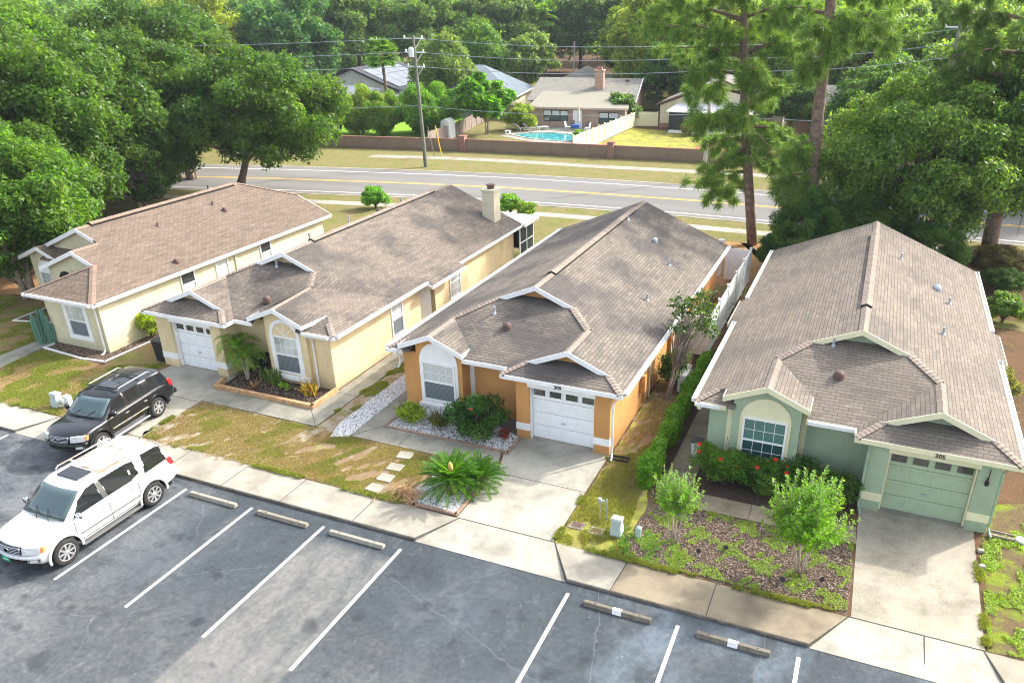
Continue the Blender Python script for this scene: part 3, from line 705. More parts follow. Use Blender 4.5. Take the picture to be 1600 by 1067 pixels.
    wb.prism([(X(-w_+.1), R-SL*w_-.1), (X(w_-.1), R-SL*w_-.1), (X(0), R-.1)], 26.3, 26.38, 'y')
    wb.prism([(X(-x1), zt), (X(x1), zt), (X(0), R-.12-.02)], y1w-.15, y1w, 'y')
    obj('wall', wb, wall, root)
    garage_door(root, min(X(dL), X(dR)), max(X(dL), X(dR)), 22.72, 2.12, cfg['gdoor'])
    tr = MB(); a, b = sorted((X(dL), X(dR)))
    tr.box(a-.04, b+.04, 22.42, 22.5, 2.15, 2.34)
    for e0, e1 in ((a-.002, a+.05), (b-.05, b+.002)): tr.box(e0, e1, 22.56, 22.70, 0, 2.15)
    obj('door_trim', tr, trim if cfg['trim'] == 'white' else M['cream'], root)
    for e0, e1 in ((X(gL), X(dL)), (X(dR), X(x1))):
        e0, e1 = sorted((e0, e1)); bd = MB(); bd.box(e0-.012, e1+.012, 22.435, 22.8, .36, .64); obj('wall_band', bd, trim, root)
    # arched bay window
    ac = X(cfg['arch']); ym = 22.95
    s = cfg['style']
    ap = MB()
    if s == 'ring':
        n = 20; hw, hi = .76, .62; zs = 2.13
        for k in range(n):
            t0, t1 = pi*k/n, pi*(k+1)/n
            ap.prism([(ac+hw*cos(t0), zs+hw*sin(t0)), (ac+hw*cos(t1), zs+hw*sin(t1)), (ac+hi*cos(t1), zs+hi*sin(t1)), (ac+hi*cos(t0), zs+hi*sin(t0))], ym-.05, ym, 'y')
        ap.box(ac-hw, ac-hi, ym-.05, ym, .4, zs); ap.box(ac+hi, ac+hw, ym-.05, ym, .4, zs)
        for t in (pi*.25, pi*.5, pi*.75): ap.obox((ac+.33*cos(t), ym-.012, zs+.33*sin(t)), (.28*cos(t), 0, .28*sin(t)), (-.012*sin(t), 0, .012*cos(t)), (0, .012, 0))
        obj('arch_trim', ap, M['white'], root)
    else:
        ap.prism(archpoly(ac, .81, .36, 2.18), ym-.045, ym, 'y'); obj('arch_trim', ap, M['white'] if s == 'solid' else M['cream'], root)
    W = cfg['win']; window(root, 'Y', ym-.045 if s != 'ring' else ym-.01, X(cfg['arch'])-W[0], X(cfg['arch'])+W[0], W[1], W[2], W[3], W[4], .06, (4, 2), lomun=cfg.get('lomun', False), sill=False)
    sb = MB()
    if s == 'solid': sb.box(ac-.9, ac+.9, ym-.14, ym, .26, .42); sb.box(ac-.84, ac+.84, ym-.09, ym, .04, .26)
    elif s == 'ring': sb.box(ac-.95, ac+.98, ym-.12, ym, .24, .42)
    else: sb.box(ac-.84, ac+.84, ym-.10, ym, .28, .36)
    obj('sill', sb, M['white'] if s != 'cream' else M['cream'], root)
    # vertical corner strips
    st = MB()
    for lx in cfg['strips']:
        a, b = sorted((X(lx[0]), X(lx[1]))); st = MB(); st.box(a, b, lx[2]-.03, lx[2], 0, zt); obj('corner_trim', st, trim, root)
    if cfg.get('num'): text(root, cfg['num'], (X(xg)-.05, 22.195, 2.43) if cfg['num'] == '309' else (X(xg)+.1, 22.195, 2.44), .19, 'dark')
    return root, X, R

root3, X3, R3 = house(-11.35, 1, dict(label='orange stucco house with white arched window, white garage door and weathered brown shingle roof', wall='st_orange', trim='white', sh='sh3', xb=-2.88, bay=(-3.62, -1.68), door=(1.25, 3.72), gdoor='door_white', arch=-2.66, style='solid', win=(.70, .58, 2.18, 'blind_light', 'blind_dark'), strips=[(-1.68, -1.50, 23.6)], num='309', vent=(27.7, 39.0), protr=[], recess_r=(31.6, 32.9)))
root4, X4, R4 = house(.50, 1, dict(label='mint green stucco house with cream trim, green garage door and tan shingle roof', wall='st_mint', trim='cream', sh='sh4', xb=-2.50, bay=(-3.52, -1.38), door=(1.3, 3.72), gdoor='door_green', arch=-2.46, style='cream', win=(.70, .62, 2.26, 'glass_teal', 'glass_teal_d'), lomun=True, strips=[(-3.70, -3.54, 23.1), (-1.38, -1.2, 23.6)], num='305', vent=(28.4, 38.6), protr=[(1, 30.0, 32.9), (-1, 30.3, 33.2)]))
root2, X2, R2 = house(-23.35, -1, dict(label='cream yellow stucco house with sunburst arched window, white garage door and stucco chimney', wall='st_cream', trim='white', sh='sh2', twist=1, recess=(29.95, 31.35), xb=-1.95, bay=(-3.25, -1.23), door=(1.3, 3.5), gdoor='door_white', arch=-2.2, style='ring', win=(.62, .5, 2.13, 'curtain', 'blind_dark'), strips=[], vent=(28.0, 39.0), protr=[(-1, 29.9, 33.15)]))
# ------------------------------------------------------------ accessories of the three houses
zr = lambda cx, x: ZE+SL*(E-abs(x-cx))
for (x, y) in ((-11.1, 37.2), (-8.2, 34.5), (-7.95, 29.9)): vent_pipe(root3, x, y, zr(-11.35, x))
turtle(root3, -9.4, 36.3, zr(-11.35, -9.4), 'metal', .14); vent_pipe(root3, -12.72, 25.2, 2.56+.42*2.35); turtle(root3, -11.9, 24.6, 2.56+.42*1.75)
for (x, y) in ((1.69, 36.6), (3.66, 33.7), (3.26, 29.7)): vent_pipe(root4, x, y, zr(.5, x))
turtle(root4, 3.2, 34.8, zr(.5, 3.2), 'metal'); vent_pipe(root4, -.35, 26.0, 2.56+.42*3.1); turtle(root4, .0, 24.7, 2.56+.42*1.85)
vent_pipe(root2, -23.75, 26.0, 3.88); turtle(root2, -22.75, 24.0, 3.1); vent_pipe(root2, -25.5, 30.5, zr(-23.35, -25.5), .4); vent_pipe(root2, -26.4, 35, zr(-23.35, -26.4), .5)
turtle(root2, -25.2, 36.2, zr(-23.35, -25.2), 'brown_vent'); vent_pipe(root2, -24.9, 38, zr(-23.35, -24.9), .35)
# gutters and downspouts
gutter(root3, (-16.09, 22.77, 2.56), (-15.6, 22.77, 2.56), (0, -1, 0)); gutter(root3, (-6.61, 22.4, 2.56), (-6.61, 31, 2.56), (1, 0, 0)); gutter(root3, (-6.61, 33.2, 2.56), (-6.61, 40.9, 2.56), (1, 0, 0)); gutter(root3, (-16.09, 22.9, 2.56), (-16.09, 40.9, 2.56), (-1, 0, 0))
downspout(root3, -6.93, 22.38, 2.4, .3, .1); downspout(root3, -15.75, 23.02, 2.4, -.2, -.15, zb=1.9)
gutter(root4, (-4.24, 22.9, 2.56), (-4.24, 30.2, 2.56), (-1, 0, 0)); gutter(root4, (-4.24, 33.25, 2.56), (-4.24, 40.9, 2.56), (-1, 0, 0)); gutter(root4, (5.24, 22.35, 2.56), (5.24, 29.95, 2.56), (1, 0, 0)); gutter(root4, (5.24, 32.95, 2.56), (5.24, 40.9, 2.56), (1, 0, 0)); gutter(root4, (-4.2, 22.77, 2.56), (-3.4, 22.77, 2.56), (0, -1, 0)); gutter(root4, (-.65, 22.82, 2.56), (.75, 22.82, 2.56), (0, -1, 0))
M['mint_paint'] = plain('mint_paint', (.30, .42, .30), .5); downspout(root4, 1.2, 22.38, 2.35, 0, -.1, 'mint_paint'); downspout(root4, 4.85, 22.5, 2.4, .3, -.1, 'mint_paint', .15)
fl = MB(); fl.lathe([(.05, 0), (.09, .04), (.07, .16), (.1, .2)], (-4.12, 22.95, 2.2), 10); fl.tube([(-3.95, 23.05, 2.4), (-4.12, 22.95, 2.36)], .02, 6); obj('flood_lamp', fl, M['cream'], root4)
gutter(root2, (-18.61, 22.9, 2.56), (-18.61, 29.9, 2.56), (1, 0, 0)); gutter(root2, (-18.8, 22.77, 2.56), (-20.0, 22.77, 2.56), (0, -1, 0))
downspout(root2, -19.85, 23.02, 2.42, -.05, -.3)
window(root2, 'X', -19.05, 27.45, 28.4, .62, 2.25, 'curtain', 'blind_dark', mun=(2, 2))
window(root2, 'X', -19.05, 32.8, 33.95, .62, 2.3, 'curtain', 'curtain', mun=(2, 2), lomun=True)
d = MB(); d.obox((-19.35, 30.45, 1.05), (.42, .30, 0), (.015, -.02, 0), (0, 0, 1.03)); obj('side_door', d, M['white'], root2)
ch = MB(); ch.box(-20.35, -19.6, 39.3, 40.1, 2.2, 4.75); ch.box(-20.42, -19.53, 39.23, 40.17, 4.72, 4.8); cho = obj('chimney', ch, M['st_pale'], root2)
ch = MB(); ch.cyl(-19.97, 39.7, 4.8, 4.98, .2); ch.lathe([(.02, 4.97), (.26, 4.98), (.25, 5.03), (.02, 5.08)], (-19.97, 39.7, 0), 12); obj('chimney_cap', ch, M['brown_vent'], cho)
pr = MB(); pr.prism([(-22.6, 40.85), (-18.45, 40.85), (-18.45, 42.9), (-22.6, 42.9)], 2.5, 2.58); pr.box(-22.6, -18.45, 42.9, 42.96, 2.42, 2.64); pr.box(-18.45, -18.39, 40.85, 42.96, 2.42, 2.64); po = obj('porch_roof', pr, M['white'], root2)
pr = MB(); pr.box(-18.95, -18.6, 40.7, 42.7, 0, .5)
fr = MB()
for y in (40.75, 41.72, 42.7): fr.box(-18.75, -18.68, y-.035, y+.035, .5, 2.45)
for z in (.5, 1.45, 2.42): fr.box(-18.745, -18.685, 40.75, 42.7, z-.035, z+.035)
fr.box(-22.4, -18.7, 42.66, 42.73, .5, .57); fr.box(-22.4, -18.7, 42.66, 42.73, 2.38, 2.45); obj('porch_frame', fr, M['white'], root2)
obj('porch_base', pr, M['white'], root2)
pr = MB(); pr.box(-18.73, -18.70, 40.75, 42.7, .5, 2.42); pr.box(-22.4, -18.73, 42.68, 42.71, .5, 2.42); obj('porch_screen', pr, M['screen'], root2)
# orange house side: pilasters, meter boxes, door trim, hose
sd = MB(); sd.box(-7.05, -6.9, 30.35, 30.75, 0, 2.4); sd.box(-7.05, -6.95, 26.55, 26.75, .2, 1.75); obj('pilaster', sd, M['st_orange'], root3)
sd = MB(); sd.box(-7.05, -6.97, 31.1, 31.2, 0, 2.3); sd.box(-7.05, -6.97, 31.2, 31.55, 2.2, 2.3); obj('side_door_trim', sd, M['white'], root3)
sd = MB(); sd.box(-7.05, -6.85, 26.15, 26.4, .75, 1.45); obj('meter_box', sd, M['st_orange'], root3, bevel=.01)
sd = MB(); sd.box(-7.05, -6.88, 26.9, 27.05, 1.5, 1.7); sd.tube([(-6.9, 26.98, 1.6), (-6.9, 26.98, .2)], .02, 6); obj('meter', sd, M['gutter'], root3)
wl = MB(); wl.tube([(4.5, 22.43, 2.2), (4.5, 22.40, 1.95)], .012, 6); wl.lathe([(.02, 1.95), (.03, 1.9), (.02, 1.86), (.06, 1.80), (.055, 1.68), (.01, 1.66)][::-1], (4.48, 22.38, 0), 8)
tag(obj('wind_chime', wl, M['dark'], loc=(4.48, 22.38, 1.9)), 'small dark bell ornament hanging beside the green garage door', 'wind chime')

# ------------------------------------------------------------ beige house (brown roof, different front)
root1 = thing('house', (-35.35, 31, 0), 'beige stucco house with brown shingle roof and cactus by its front corner', 'house', 'houses along the parking lot')
xR, xL, Yb = -30.6, -40.1, 38.9; zR = lambda x, y: ZE+SL*(xR-x); zL = lambda x, y: ZE+SL*(x-xL); R1 = ZE+SL*4.75
rf = MB()
slabs(rf, [(xR, Yb), (-33, Yb), (-35.35, 36.55), (-35.35, 25.5), (-34.0, 25.5), (-34.0, 24.0), (-32.7, 24.0), (xR, 21.9)], zR)
slabs(rf, [(xL, Yb), (xL, 25), (-37.85, 25), (-37.85, 25.5), (-35.35, 25.5), (-35.35, 36.55), (-37.7, Yb)], zL)
slabs(rf, [(-33, Yb), (-35.35, 36.55), (-37.7, Yb)], lambda x, y: R1-SL*(y-36.55))
slabs(rf, [(-37.85, 25), (-37.85, 26.6), (-36.5, 26.0), (-36.5, 25)], lambda x, y: zL(-37.85, 0)-SL*(x+37.85))
zm1 = zR(-34, 0); slabs(rf, [(-34, 24), (-36.5, 24), (-36.5, 25.9), (-34, 25.9)], lambda x, y: zm1+SL*(x+34))
slabs(rf, [(-37.6, 24.9), (-35.0, 24.9), (-34.8, 25.9), (-37.6, 25.9)], lambda x, y: 2.7+SL*(y-24.2))
slabs(rf, [(-34.9, 21.9), (xR, 21.9), (-32.75, 24.05)], lambda x, y: ZE+SL*(y-21.9))
slabs(rf, [(-34.9, 21.9), (-32.75, 24.05), (-32.75, 24.4), (-34.9, 24.4)], lambda x, y: ZE+SL*(x+34.9))
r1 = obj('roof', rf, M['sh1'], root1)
cp = Caps(r1, 'cap1'); cap(cp, (-35.35, 25.5, R1), (-35.35, 26.3, R1)); cap(cp, (-35.35, 36.1, R1), (-35.35, 36.55, R1)); cap(cp, (xR, 21.9, ZE), (-32.75, 24.05, ZE+.9), na=.1, nb=.1); cap(cp, (-34.9, 21.9, ZE), (-32.75, 24.05, ZE+.9), na=.1, nb=.1); cap(cp, (-34, 24, zm1), (-34, 25.5, zm1)); cap(cp, (-37.85, 25, 3.5), (-37.85, 26, 3.5))
cap(cp, (-35.35, 36.55, R1), (-33, Yb, zR(-33, 0)), na=.1, nb=.1)
rv = MB()
for sg in (1, -1): rv.face([(-35.35, 26.3, R1+.10), (-35.35, 36.1, R1+.10), (-35.35+sg*.19, 36.1, R1+.02), (-35.35+sg*.19, 26.3, R1+.02)][::sg], [(0, .5), (9.8, .5), (9.8, .7), (0, .7)][::sg])
o = obj('ridge_vent', rv, M['cap1'], r1); q = o.modifiers.new('s', 'SOLIDIFY'); q.thickness = .025
rd = MB(); rd.box(-35.52, -35.18, 26.31, 36.09, R1-.1, R1+.018); obj('vent_shadow_gap', rd, M['dark'], o)  # shade below the vent edges put in as a dark box
fb = MB(); FH = .17
board(fb, (-34.9, 21.9, ZE), (xR, 21.9, ZE), FH); board(fb, (xR, 21.87, ZE), (xR, Yb, ZE), FH, out=(1, 0, 0)); board(fb, (-34.9, 21.87, ZE), (-34.9, 24.3, ZE), FH, out=(-1, 0, 0))
def rake1(a, b):
    a, b = Vector(a), Vector(b); d = Vector((0, 0, -.2)); o1 = Vector((0, -.03, 0)); n0 = len(fb.V)
    for p in [v-Vector((0, .002, -.02)) for v in (a, b, b+d, a+d)]+[v+o1+Vector((0, 0, .02)) for v in (a, b, b+d, a+d)]: fb.V.append(tuple(p))
    for f in ((0, 1, 2, 3), (7, 6, 5, 4), (0, 4, 5, 1), (1, 5, 6, 2), (2, 6, 7, 3), (3, 7, 4, 0)): fb.F.append([n0+i for i in f])
rake1((-34, 24, zm1), (-32.6, 24, zm1-SL*1.4)); rake1((-34, 24, zm1), (-36.5, 24, zm1-SL*2.5))
rake1((-35.35, 25.5, R1), (-34.3, 25.5, R1-SL*1.05)); rake1((-35.35, 25.5, R1), (-38, 25.5, R1-SL*2.65))
zf1 = zL(-37.85, 0); rake1((-37.85, 25, zf1), (-39.35, 25, zf1-SL*1.5)); rake1((-37.85, 25, zf1), (-36.5, 25, zf1-SL*1.35)); board(fb, (-39.35, 25, zf1-SL*1.5), (-39.35, 26, zf1-SL*1.5), .16, out=(-1, 0, 0))
rake1((-33, Yb, zR(-33, 0)), (xR, Yb, ZE))
obj('fascia', fb, M['white'], root1)
wb = MB(); zt = ZE-.16
wb.box(-34.4, -30.95, 22.4, 25.8, 0, zt); wb.box(-39.65, -30.95, 25.8, 38.4, 0, zt)
wb.prism([(-38.9, 0), (-36.8, 0), (-36.8, zf1-SL*1.05-.1), (-37.85, zf1-.1), (-38.9, zf1-SL*1.05-.1)], 25.3, 25.8, 'y')
wb.prism([(-36.2, 0), (-34.4, 0), (-34.4, 2.4), (-32.6, 2.4), (-32.6, zR(-32.6, 0)-.15), (-34, zm1-.1), (-36.2, zm1-SL*2.2-.1)], 24.25, 24.4, 'y')
wb.prism([(-37.6, 2.4), (-34.3, 2.4), (-34.3, R1-SL*1.05-.1), (-35.35, R1-.1), (-37.6, R1-SL*2.25-.1)], 25.75, 25.85, 'y')
wb.box(-31.02, -30.88, 30.8, 31.0, 0, zt); pass
obj('wall', wb, M['st_beige'], root1)
window(root1, 'Y', 22.4, -33.25, -31.75, .42, 2.28, 'curtain', 'blind_dark', .22, (4, 2), sill=False)
window(root1, 'X', -30.95, 27.05, 28.0, 1.1, 2.3, 'glass_dark', 'blind_light', mun=(1, 1)); window(root1, 'X', -30.95, 29.4, 30.3, 1.1, 2.3, 'blind_light', 'blind_light', mun=(1, 1)); window(root1, 'X', -30.95, 32.75, 33.65, 1.1, 2.35, 'glass_dark', 'blind_light', mun=(1, 1))
aw = MB(); aw.prism(archpoly(-37.85, .62, .5, 2.15), 25.24, 25.29, 'y'); obj('arch_trim', aw, M['white'], root1); window(root1, 'Y', 25.23, -38.35, -37.35, .6, 2.15, 'curtain', 'curtain', .05, (3, 2), sill=False)
aw = MB(); aw.prism(archpoly(-35.1, .48, 1.0, 2.35), 24.22, 24.25, 'y'); obj('entry_arch', aw, M['dark'], root1)
gutter(root1, (-34.8, 21.87, 2.56), (-30.65, 21.87, 2.56), (0, -1, 0))
downspout(root1, -31.1, 22.3, 2.42, -.25, -.35)
for (x, y) in ((-37.1, 32.9), (-34.21, 33.2), (-33.89, 29)): vent_pipe(root1, x, y, zr(-35.35, x), .2, 'brown_vent')
for (x, y) in ((-36.9, 33.6), (-33.5, 33.3), (-31.2, 27.3)): turtle(root1, x, y, zr(-35.35, x), r=.14)
vent_pipe(root1, -37.2, 36, zr(-35.35, -37.2), .6, 'brown_vent')

# ------------------------------------------------------------ fences and walls near the houses
def panel_fence(name, pts, h, mat, label, posts, t=.03, slat=0, cat='fence', pw=.06, cut=None):
    root = thing(name, (pts[0][0], pts[0][1], 0), label, cat)
    for i in range(len(pts)-1):
        a, b = Vector((*pts[i], 0)), Vector((*pts[i+1], 0)); n = max(1, round((b-a).length/posts)); d = (b-a).normalized(); nn = Vector((-d.y, d.x, 0))
        for k in range(n):
            p, q = a.lerp(b, k/n), a.lerp(b, (k+1)/n); mb = MB(); c = (p+q)/2
            mb.obox(c+Vector((0, 0, h/2)), (q-p)/2, nn*t/2, (0, 0, h/2-.03)); mb.obox(c+Vector((0, 0, h-.05)), (q-p)/2, nn*(t/2+.015), (0, 0, .05)); mb.obox(c+Vector((0, 0, .1)), (q-p)/2, nn*(t/2+.015), (0, 0, .06))
            L = (q-p).length; m_ = int(L/.15)
            for j in range(m_): mb.obox(p+d*(j+.5)*L/m_+Vector((0, 0, h/2)), d*.0645*L/.15/m_, nn*(t/2+.004), (0, 0, h/2-.1))
            obj('fence_panel', mb, M[mat], root)
            pm = MB(); pm.obox(p+Vector((0, 0, h/2+.05)), d*pw, nn*pw, (0, 0, h/2+.05)); pm.obox(p+Vector((0, 0, h+.12)), d*pw*1.25, nn*pw*1.25, (0, 0, .02)); obj('fence_post', pm, M[mat], root)
        if i == len(pts)-2: pm = MB(); pm.obox(b+Vector((0, 0, h/2+.05)), d*pw, nn*pw, (0, 0, h/2+.05)); obj('fence_post', pm, M[mat], root)
    return root
panel_fence('privacy_fence', [(-6.95, 32.1), (-5.66, 32.1), (-5.66, 43.0), (-6.95, 43.0)], 1.85, 'white', 'white vinyl fence enclosing the strip behind the orange house', 2.1)
pf = MB(); pf.box(-7.5, -7.3, 43.4, 43.6, 0, 1.95); pf.box(-7.56, -7.24, 43.34, 43.66, 1.95, 2.15)
tag(obj('post', pf, M['gutter'], loc=(-7.4, 43.5, 0)), 'pale post with white cap at the rear corner of the orange house', 'post')
# kerb edgings of beds
def edging(name, pts, h, w_, mat, label, cat='edging'):
    mb = MB()
    for i in range(len(pts)-1):
        a, b = Vector((*pts[i], h/2-.02)), Vector((*pts[i+1], h/2-.02)); d = (b-a).normalized(); n = Vector((-d.y, d.x, 0))
        mb.obox((a+b)/2, (b-a)/2-d*.001+d*(w_/2 if i else 0), n*w_/2, (0, 0, h/2+.02))
    o = obj(name, mb, M[mat], loc=(pts[0][0], pts[0][1], 0), bevel=.01); return tag(o, label, cat)
edging('brick_edging', [(-15.48, 22.7), (-15.48, 21.24), (-10.42, 21.24), (-10.42, 22.3)], .10, .1, 'brick_edge', 'brick edging round the white gravel bed of the orange house')
edging('brick_edging', [(-12.35, 17.9), (-11.75, 17.34), (-10.36, 17.34), (-10.36, 19.7)], .08, .1, 'brick_edge', 'brick edging round the corner gravel bed under the sago palm')
edging('timber_edging', [(-24.0, 22.1), (-23.8, 21.42), (-18.95, 21.42), (-18.95, 22.95)], .2, .16, 'timber', 'orange timber edging round the dark bed of the cream yellow house')
edging('stone_edging', [(-34.3, 22.2), (-34.3, 21.68), (-31.6, 21.45), (-30.35, 21.6), (-30.25, 25), (-30.2, 28)], .06, .1, 'stone', 'white scalloped edging round the mulch bed of the beige house')
edging('stone_edging', [(-39.0, 25.4), (-38.9, 23.5), (-36.2, 24.2)], .05, .07, 'stone', 'white scalloped edging of the small bed beside the beige house entry')
sheet('planting_bed', noisy([(-23.7, 21.5), (-19.05, 21.5), (-19.05, 22.9), (-20.2, 22.95), (-23.9, 23.5)], .02, .4, 2), .045, M['mulch_dark'])
sheet('planting_bed', noisy([(-34.2, 21.75), (-30.45, 21.6), (-30.3, 28), (-30.95, 28), (-30.95, 22.4), (-34.2, 22.4)], .03, .4, 3), .02, M['mulch'])
sheet('planting_bed', noisy([(-38.85, 23.6), (-36.3, 24.2), (-36.8, 24.9), (-39, 25.3)], .03, .4, 3), .02, M['mulch'])
sheet('gravel_bed', [(-15.43, 21.29), (-10.47, 21.29), (-10.47, 22.4), (-10.6, 23.6), (-15.43, 23.1)], .03, M['gravel_base'])
sheet('gravel_bed', [(-12.3, 17.95), (-11.72, 17.39), (-10.41, 17.39), (-10.41, 19.8), (-12.0, 19.6)], .02, M['gravel_base'])
sheet('gravel_bed', noisy([(-16.9, 19.95), (-16.33, 20.15), (-16.33, 34), (-17.15, 34), (-17.2, 21)], .09, .3, 5), .02, M['gravel_base'])
sheet('planting_bed', noisy([(-3.9, 21.32), (.72, 21.32), (1.2, 22.4), (-.7, 23.5), (-3.9, 23)], .03, .3, 6), .03, M['mulch_dark'])
sheet('planting_bed', noisy([(-5.0, 20.6), (-4.85, 20.6), (-4.85, 33), (-6.3, 33), (-5.7, 27)], .03, .3, 6), .014, M['mulch_dark'])

# ------------------------------------------------------------ small things in the front yards
for k, (x, y, lb, c) in enumerate([(-13.71, 19.77, 'square stepping stone nearest the front walk', 0), (-13.60, 18.98, 'stepping stone second from the front walk', 0), (-13.55, 18.30, 'stepping stone second from the pavement', 0), (-13.55, 17.65, 'cracked stepping stone nearest the pavement', 0)]):
    mb = MB(); s_ = .27; a = .15-.07*k; mb.obox((x, y, .02), (s_*cos(a), s_*sin(a), 0), (-s_*sin(a)*.8, s_*cos(a)*.8, 0), (0, 0, .025)); tag(obj('stepping_stone', mb, M['conc'], loc=(x, y, 0), bevel=.01), lb, 'stepping stone', 'stepping stones across the front lawn')
def wheel_stop(x, y, L, mat, label, patch=False, worn=0):
    root = thing('wheel_stop', (x, y, PZ), label, 'wheel stop', 'wheel stops in the parking lot')
    mb = MB(); mb.prism([(y-.09, PZ), (y+.09, PZ), (y+.055, PZ+.13), (y-.055, PZ+.13)], x-L/2, x+L/2, 'x'); obj('block', mb, mat, root, bevel=.02)
    if patch:
        mb = MB(); mb.face([(x-.12, y-.094, PZ+.012), (x+.13, y-.094, PZ+.012), (x+.13, y-.058, PZ+.125), (x-.12, y-.058, PZ+.125)]); mb.face([(x-.12, y-.056, PZ+.134), (x+.13, y-.056, PZ+.134), (x+.13, y+.05, PZ+.134), (x-.12, y+.05, PZ+.134)]); obj('painted_patch', mb, M['white'], root)
    for s_ in (-.62, .62):
        mb = MB(); mb.cyl(x+s_, y, PZ+.128, PZ+.139, .02, n=8); obj('anchor', mb, M['dark'], root)
c1 = concrete('wheelstop_pale', (.37, .35, .28), (.24, .225, .18)); c2 = concrete('wheelstop_worn', (.34, .31, .24), (.16, .145, .115), 1); c3 = concrete('wheelstop_dirty', (.24, .215, .16), (.12, .105, .085), 1)
for (x, L, mt, lb, p) in ((-18.1, 1.88, c1, 'pale concrete wheel stop in the stall beside the white SUV', 0), (-15.33, 1.9, c2, 'pitted concrete wheel stop two stalls from the white SUV', 0), (-12.58, 1.92, c1, 'pale wheel stop heading the light worn asphalt stall', 0), (-4.41, 1.85, c3, 'dirty wheel stop with white patch below the utility boxes', 1), (-1.38, 1.83, c3, 'dirty wheel stop with white patch below the crape myrtle', 1)):
    wheel_stop(x, 15.22, L, mt, lb, p)
# utility boxes
def cabinet(x, y, w_, d_, h, mat, name, label, cat, rz=0, grp=None):
    root = thing(name, (x, y, 0), label, cat, grp, rz)
    mb = MB(); mb.box(-w_/2, w_/2, -d_/2, d_/2, 0, h*.45); mb.prism([(-d_/2+.02, h*.45), (d_/2-.02, h*.45), (d_/2-.02, h*.88), (-d_/2+.05, h*.88)], -w_/2+.02, w_/2-.02, 'x'); obj('cabinet', mb, mat, root, bevel=.012, local=True)
    mb = MB(); mb.prism([(-d_/2+.03, h*.86), (d_/2+.0, h*.86), (d_/2, h*.93), (-d_/2+.06, h)], -w_/2, w_/2, 'x'); obj('lid', mb, mat, root, bevel=.012, local=True)
    mb = MB(); mb.obox((0, -d_/2+.028, h*.66), (w_*.3, 0, 0), (0, .004, 0), (0, 0, h*.13)); obj('door', mb, mat, root, local=True)
cabinet(-5.42, 18.3, .34, .34, .62, M['util_grey'], 'utility_cabinet', 'grey green utility cabinet in the weeds by the pavement', 'utility box')
cabinet(-28.5, 17.85, .36, .34, .62, M['util_grey'], 'utility_cabinet', 'grey utility cabinet on the left lawn behind the black SUV', 'utility box')
mb = MB(); mb.box(-.13, .13, -.1, .1, 0, .5); tag(obj('utility_pedestal', mb, M['gutter'], loc=(0, 0, 0), bevel=.02), 'slim pale pedestal beside the grey cabinet behind the black SUV', 'utility box').location = (-28.05, 18.0, 0)
hy = MB(); hy.tube([(-28.32, 17.82, .02), (-28.3, 17.82, .22), (-28.16, 17.86, .24), (-28.14, 17.86, .02)], .02, 6); hy.tube([(-28.3, 17.75, .12), (-28.12, 17.78, .12)], .025, 6); tag(obj('backflow_valve', hy, M['cream'], loc=(-28.22, 17.8, 0)), 'small cream valve pipes between two utility boxes', 'valve')
mb = MB(); mb.lathe([(.09, 0), (.095, .3), (.085, .36), (.04, .4), (.01, .41)], (0, 0, 0), 14); tag(obj('utility_pedestal', mb, M['mint_metal'], loc=(0, 0, 0), smooth=False), 'small mint green rounded pedestal in the mulch bed', 'utility box').location = (-4.78, 18.4, 0)
for (x, y, lb, dk) in ((-6.02, 18.2, 'concrete meter box lid beside the grey green cabinet', 0), (-6.68, 18.25, 'brown meter box lid nearest the driveway', 1)):
    r = thing('meter_box', (x, y, 0), lb, 'meter box'); mb = MB(); mb.box(x-.24, x+.24, y-.2, y+.2, -.02, .03); obj('frame', mb, M['conc'] if not dk else M['conc_brown'], r, bevel=.03); mb = MB(); mb.box(x-.15, x+.15, y-.1, y+.1, .0, .036); obj('lid', mb, M['brown_vent'], r)
pp = MB(); pp.cyl(-6.12, 18.75, 0, .72, .022, n=8); pp.obox((-6.12, 18.75, .76), (.05, 0, 0), (0, .05, 0), (0, 0, .07)); pp.tube([(-6.12, 18.75, .72), (-5.98, 18.78, .74)], .03, 6); tag(obj('sprinkler_riser', pp, M['metal'], loc=(-6.12, 18.75, 0)), 'thin metal riser with dark fitting beside the driveway', 'pipe')
pp = MB(); pp.cyl(-5.93, 18.85, 0, .78, .02, n=8); tag(obj('stake', pp, M['metal'], loc=(-5.93, 18.85, 0)), 'bare thin metal stake beside the fitted riser', 'stake')
def splash(x, y, a, mat, label):
    r = thing('splash_block', (x, y, 0), label, 'splash block'); mb = MB(); d = Vector((cos(a), sin(a), 0)); n = Vector((-sin(a), cos(a), 0)); c = Vector((x, y, .03))
    mb.obox(c+d*.3, d*.34, n*.12, (0, 0, .015)); mb.obox(c+d*.3+n*.12+Vector((0, 0, .03)), d*.34, n*.015, (0, 0, .04)); mb.obox(c+d*.3-n*.12+Vector((0, 0, .03)), d*.34, n*.015, (0, 0, .04)); obj('tray', mb, mat, r)
splash(-6.9, 22.3, .05, M['black_plastic'], 'black plastic splash tray under the orange house downspout')
splash(4.95, 22.45, -.05, M['wood_grey'], 'grey splash tray at the corner of the green house')
rk = MB(); rk.lathe([(.05, 0), (.16, .03), (.15, .1), (.05, .15)], (5.75, 22.4, 0), 8); tag(obj('rock', rk, M['stone'], loc=(5.75, 22.4, 0)), 'white rock beyond the grey splash tray', 'rock')
for (x, y, lb) in ((4.62, 21.45, 'pale stone beside the right driveway edge near the garage'), (4.6, 20.7, 'pale stone further down the right driveway edge')):
    rk = MB(); rk.obox((x, y, .04), (.09, .02, 0), (-.01, .07, 0), (0, 0, .05)); tag(obj('rock', rk, M['conc'], loc=(x, y, 0), bevel=.03), lb, 'rock')
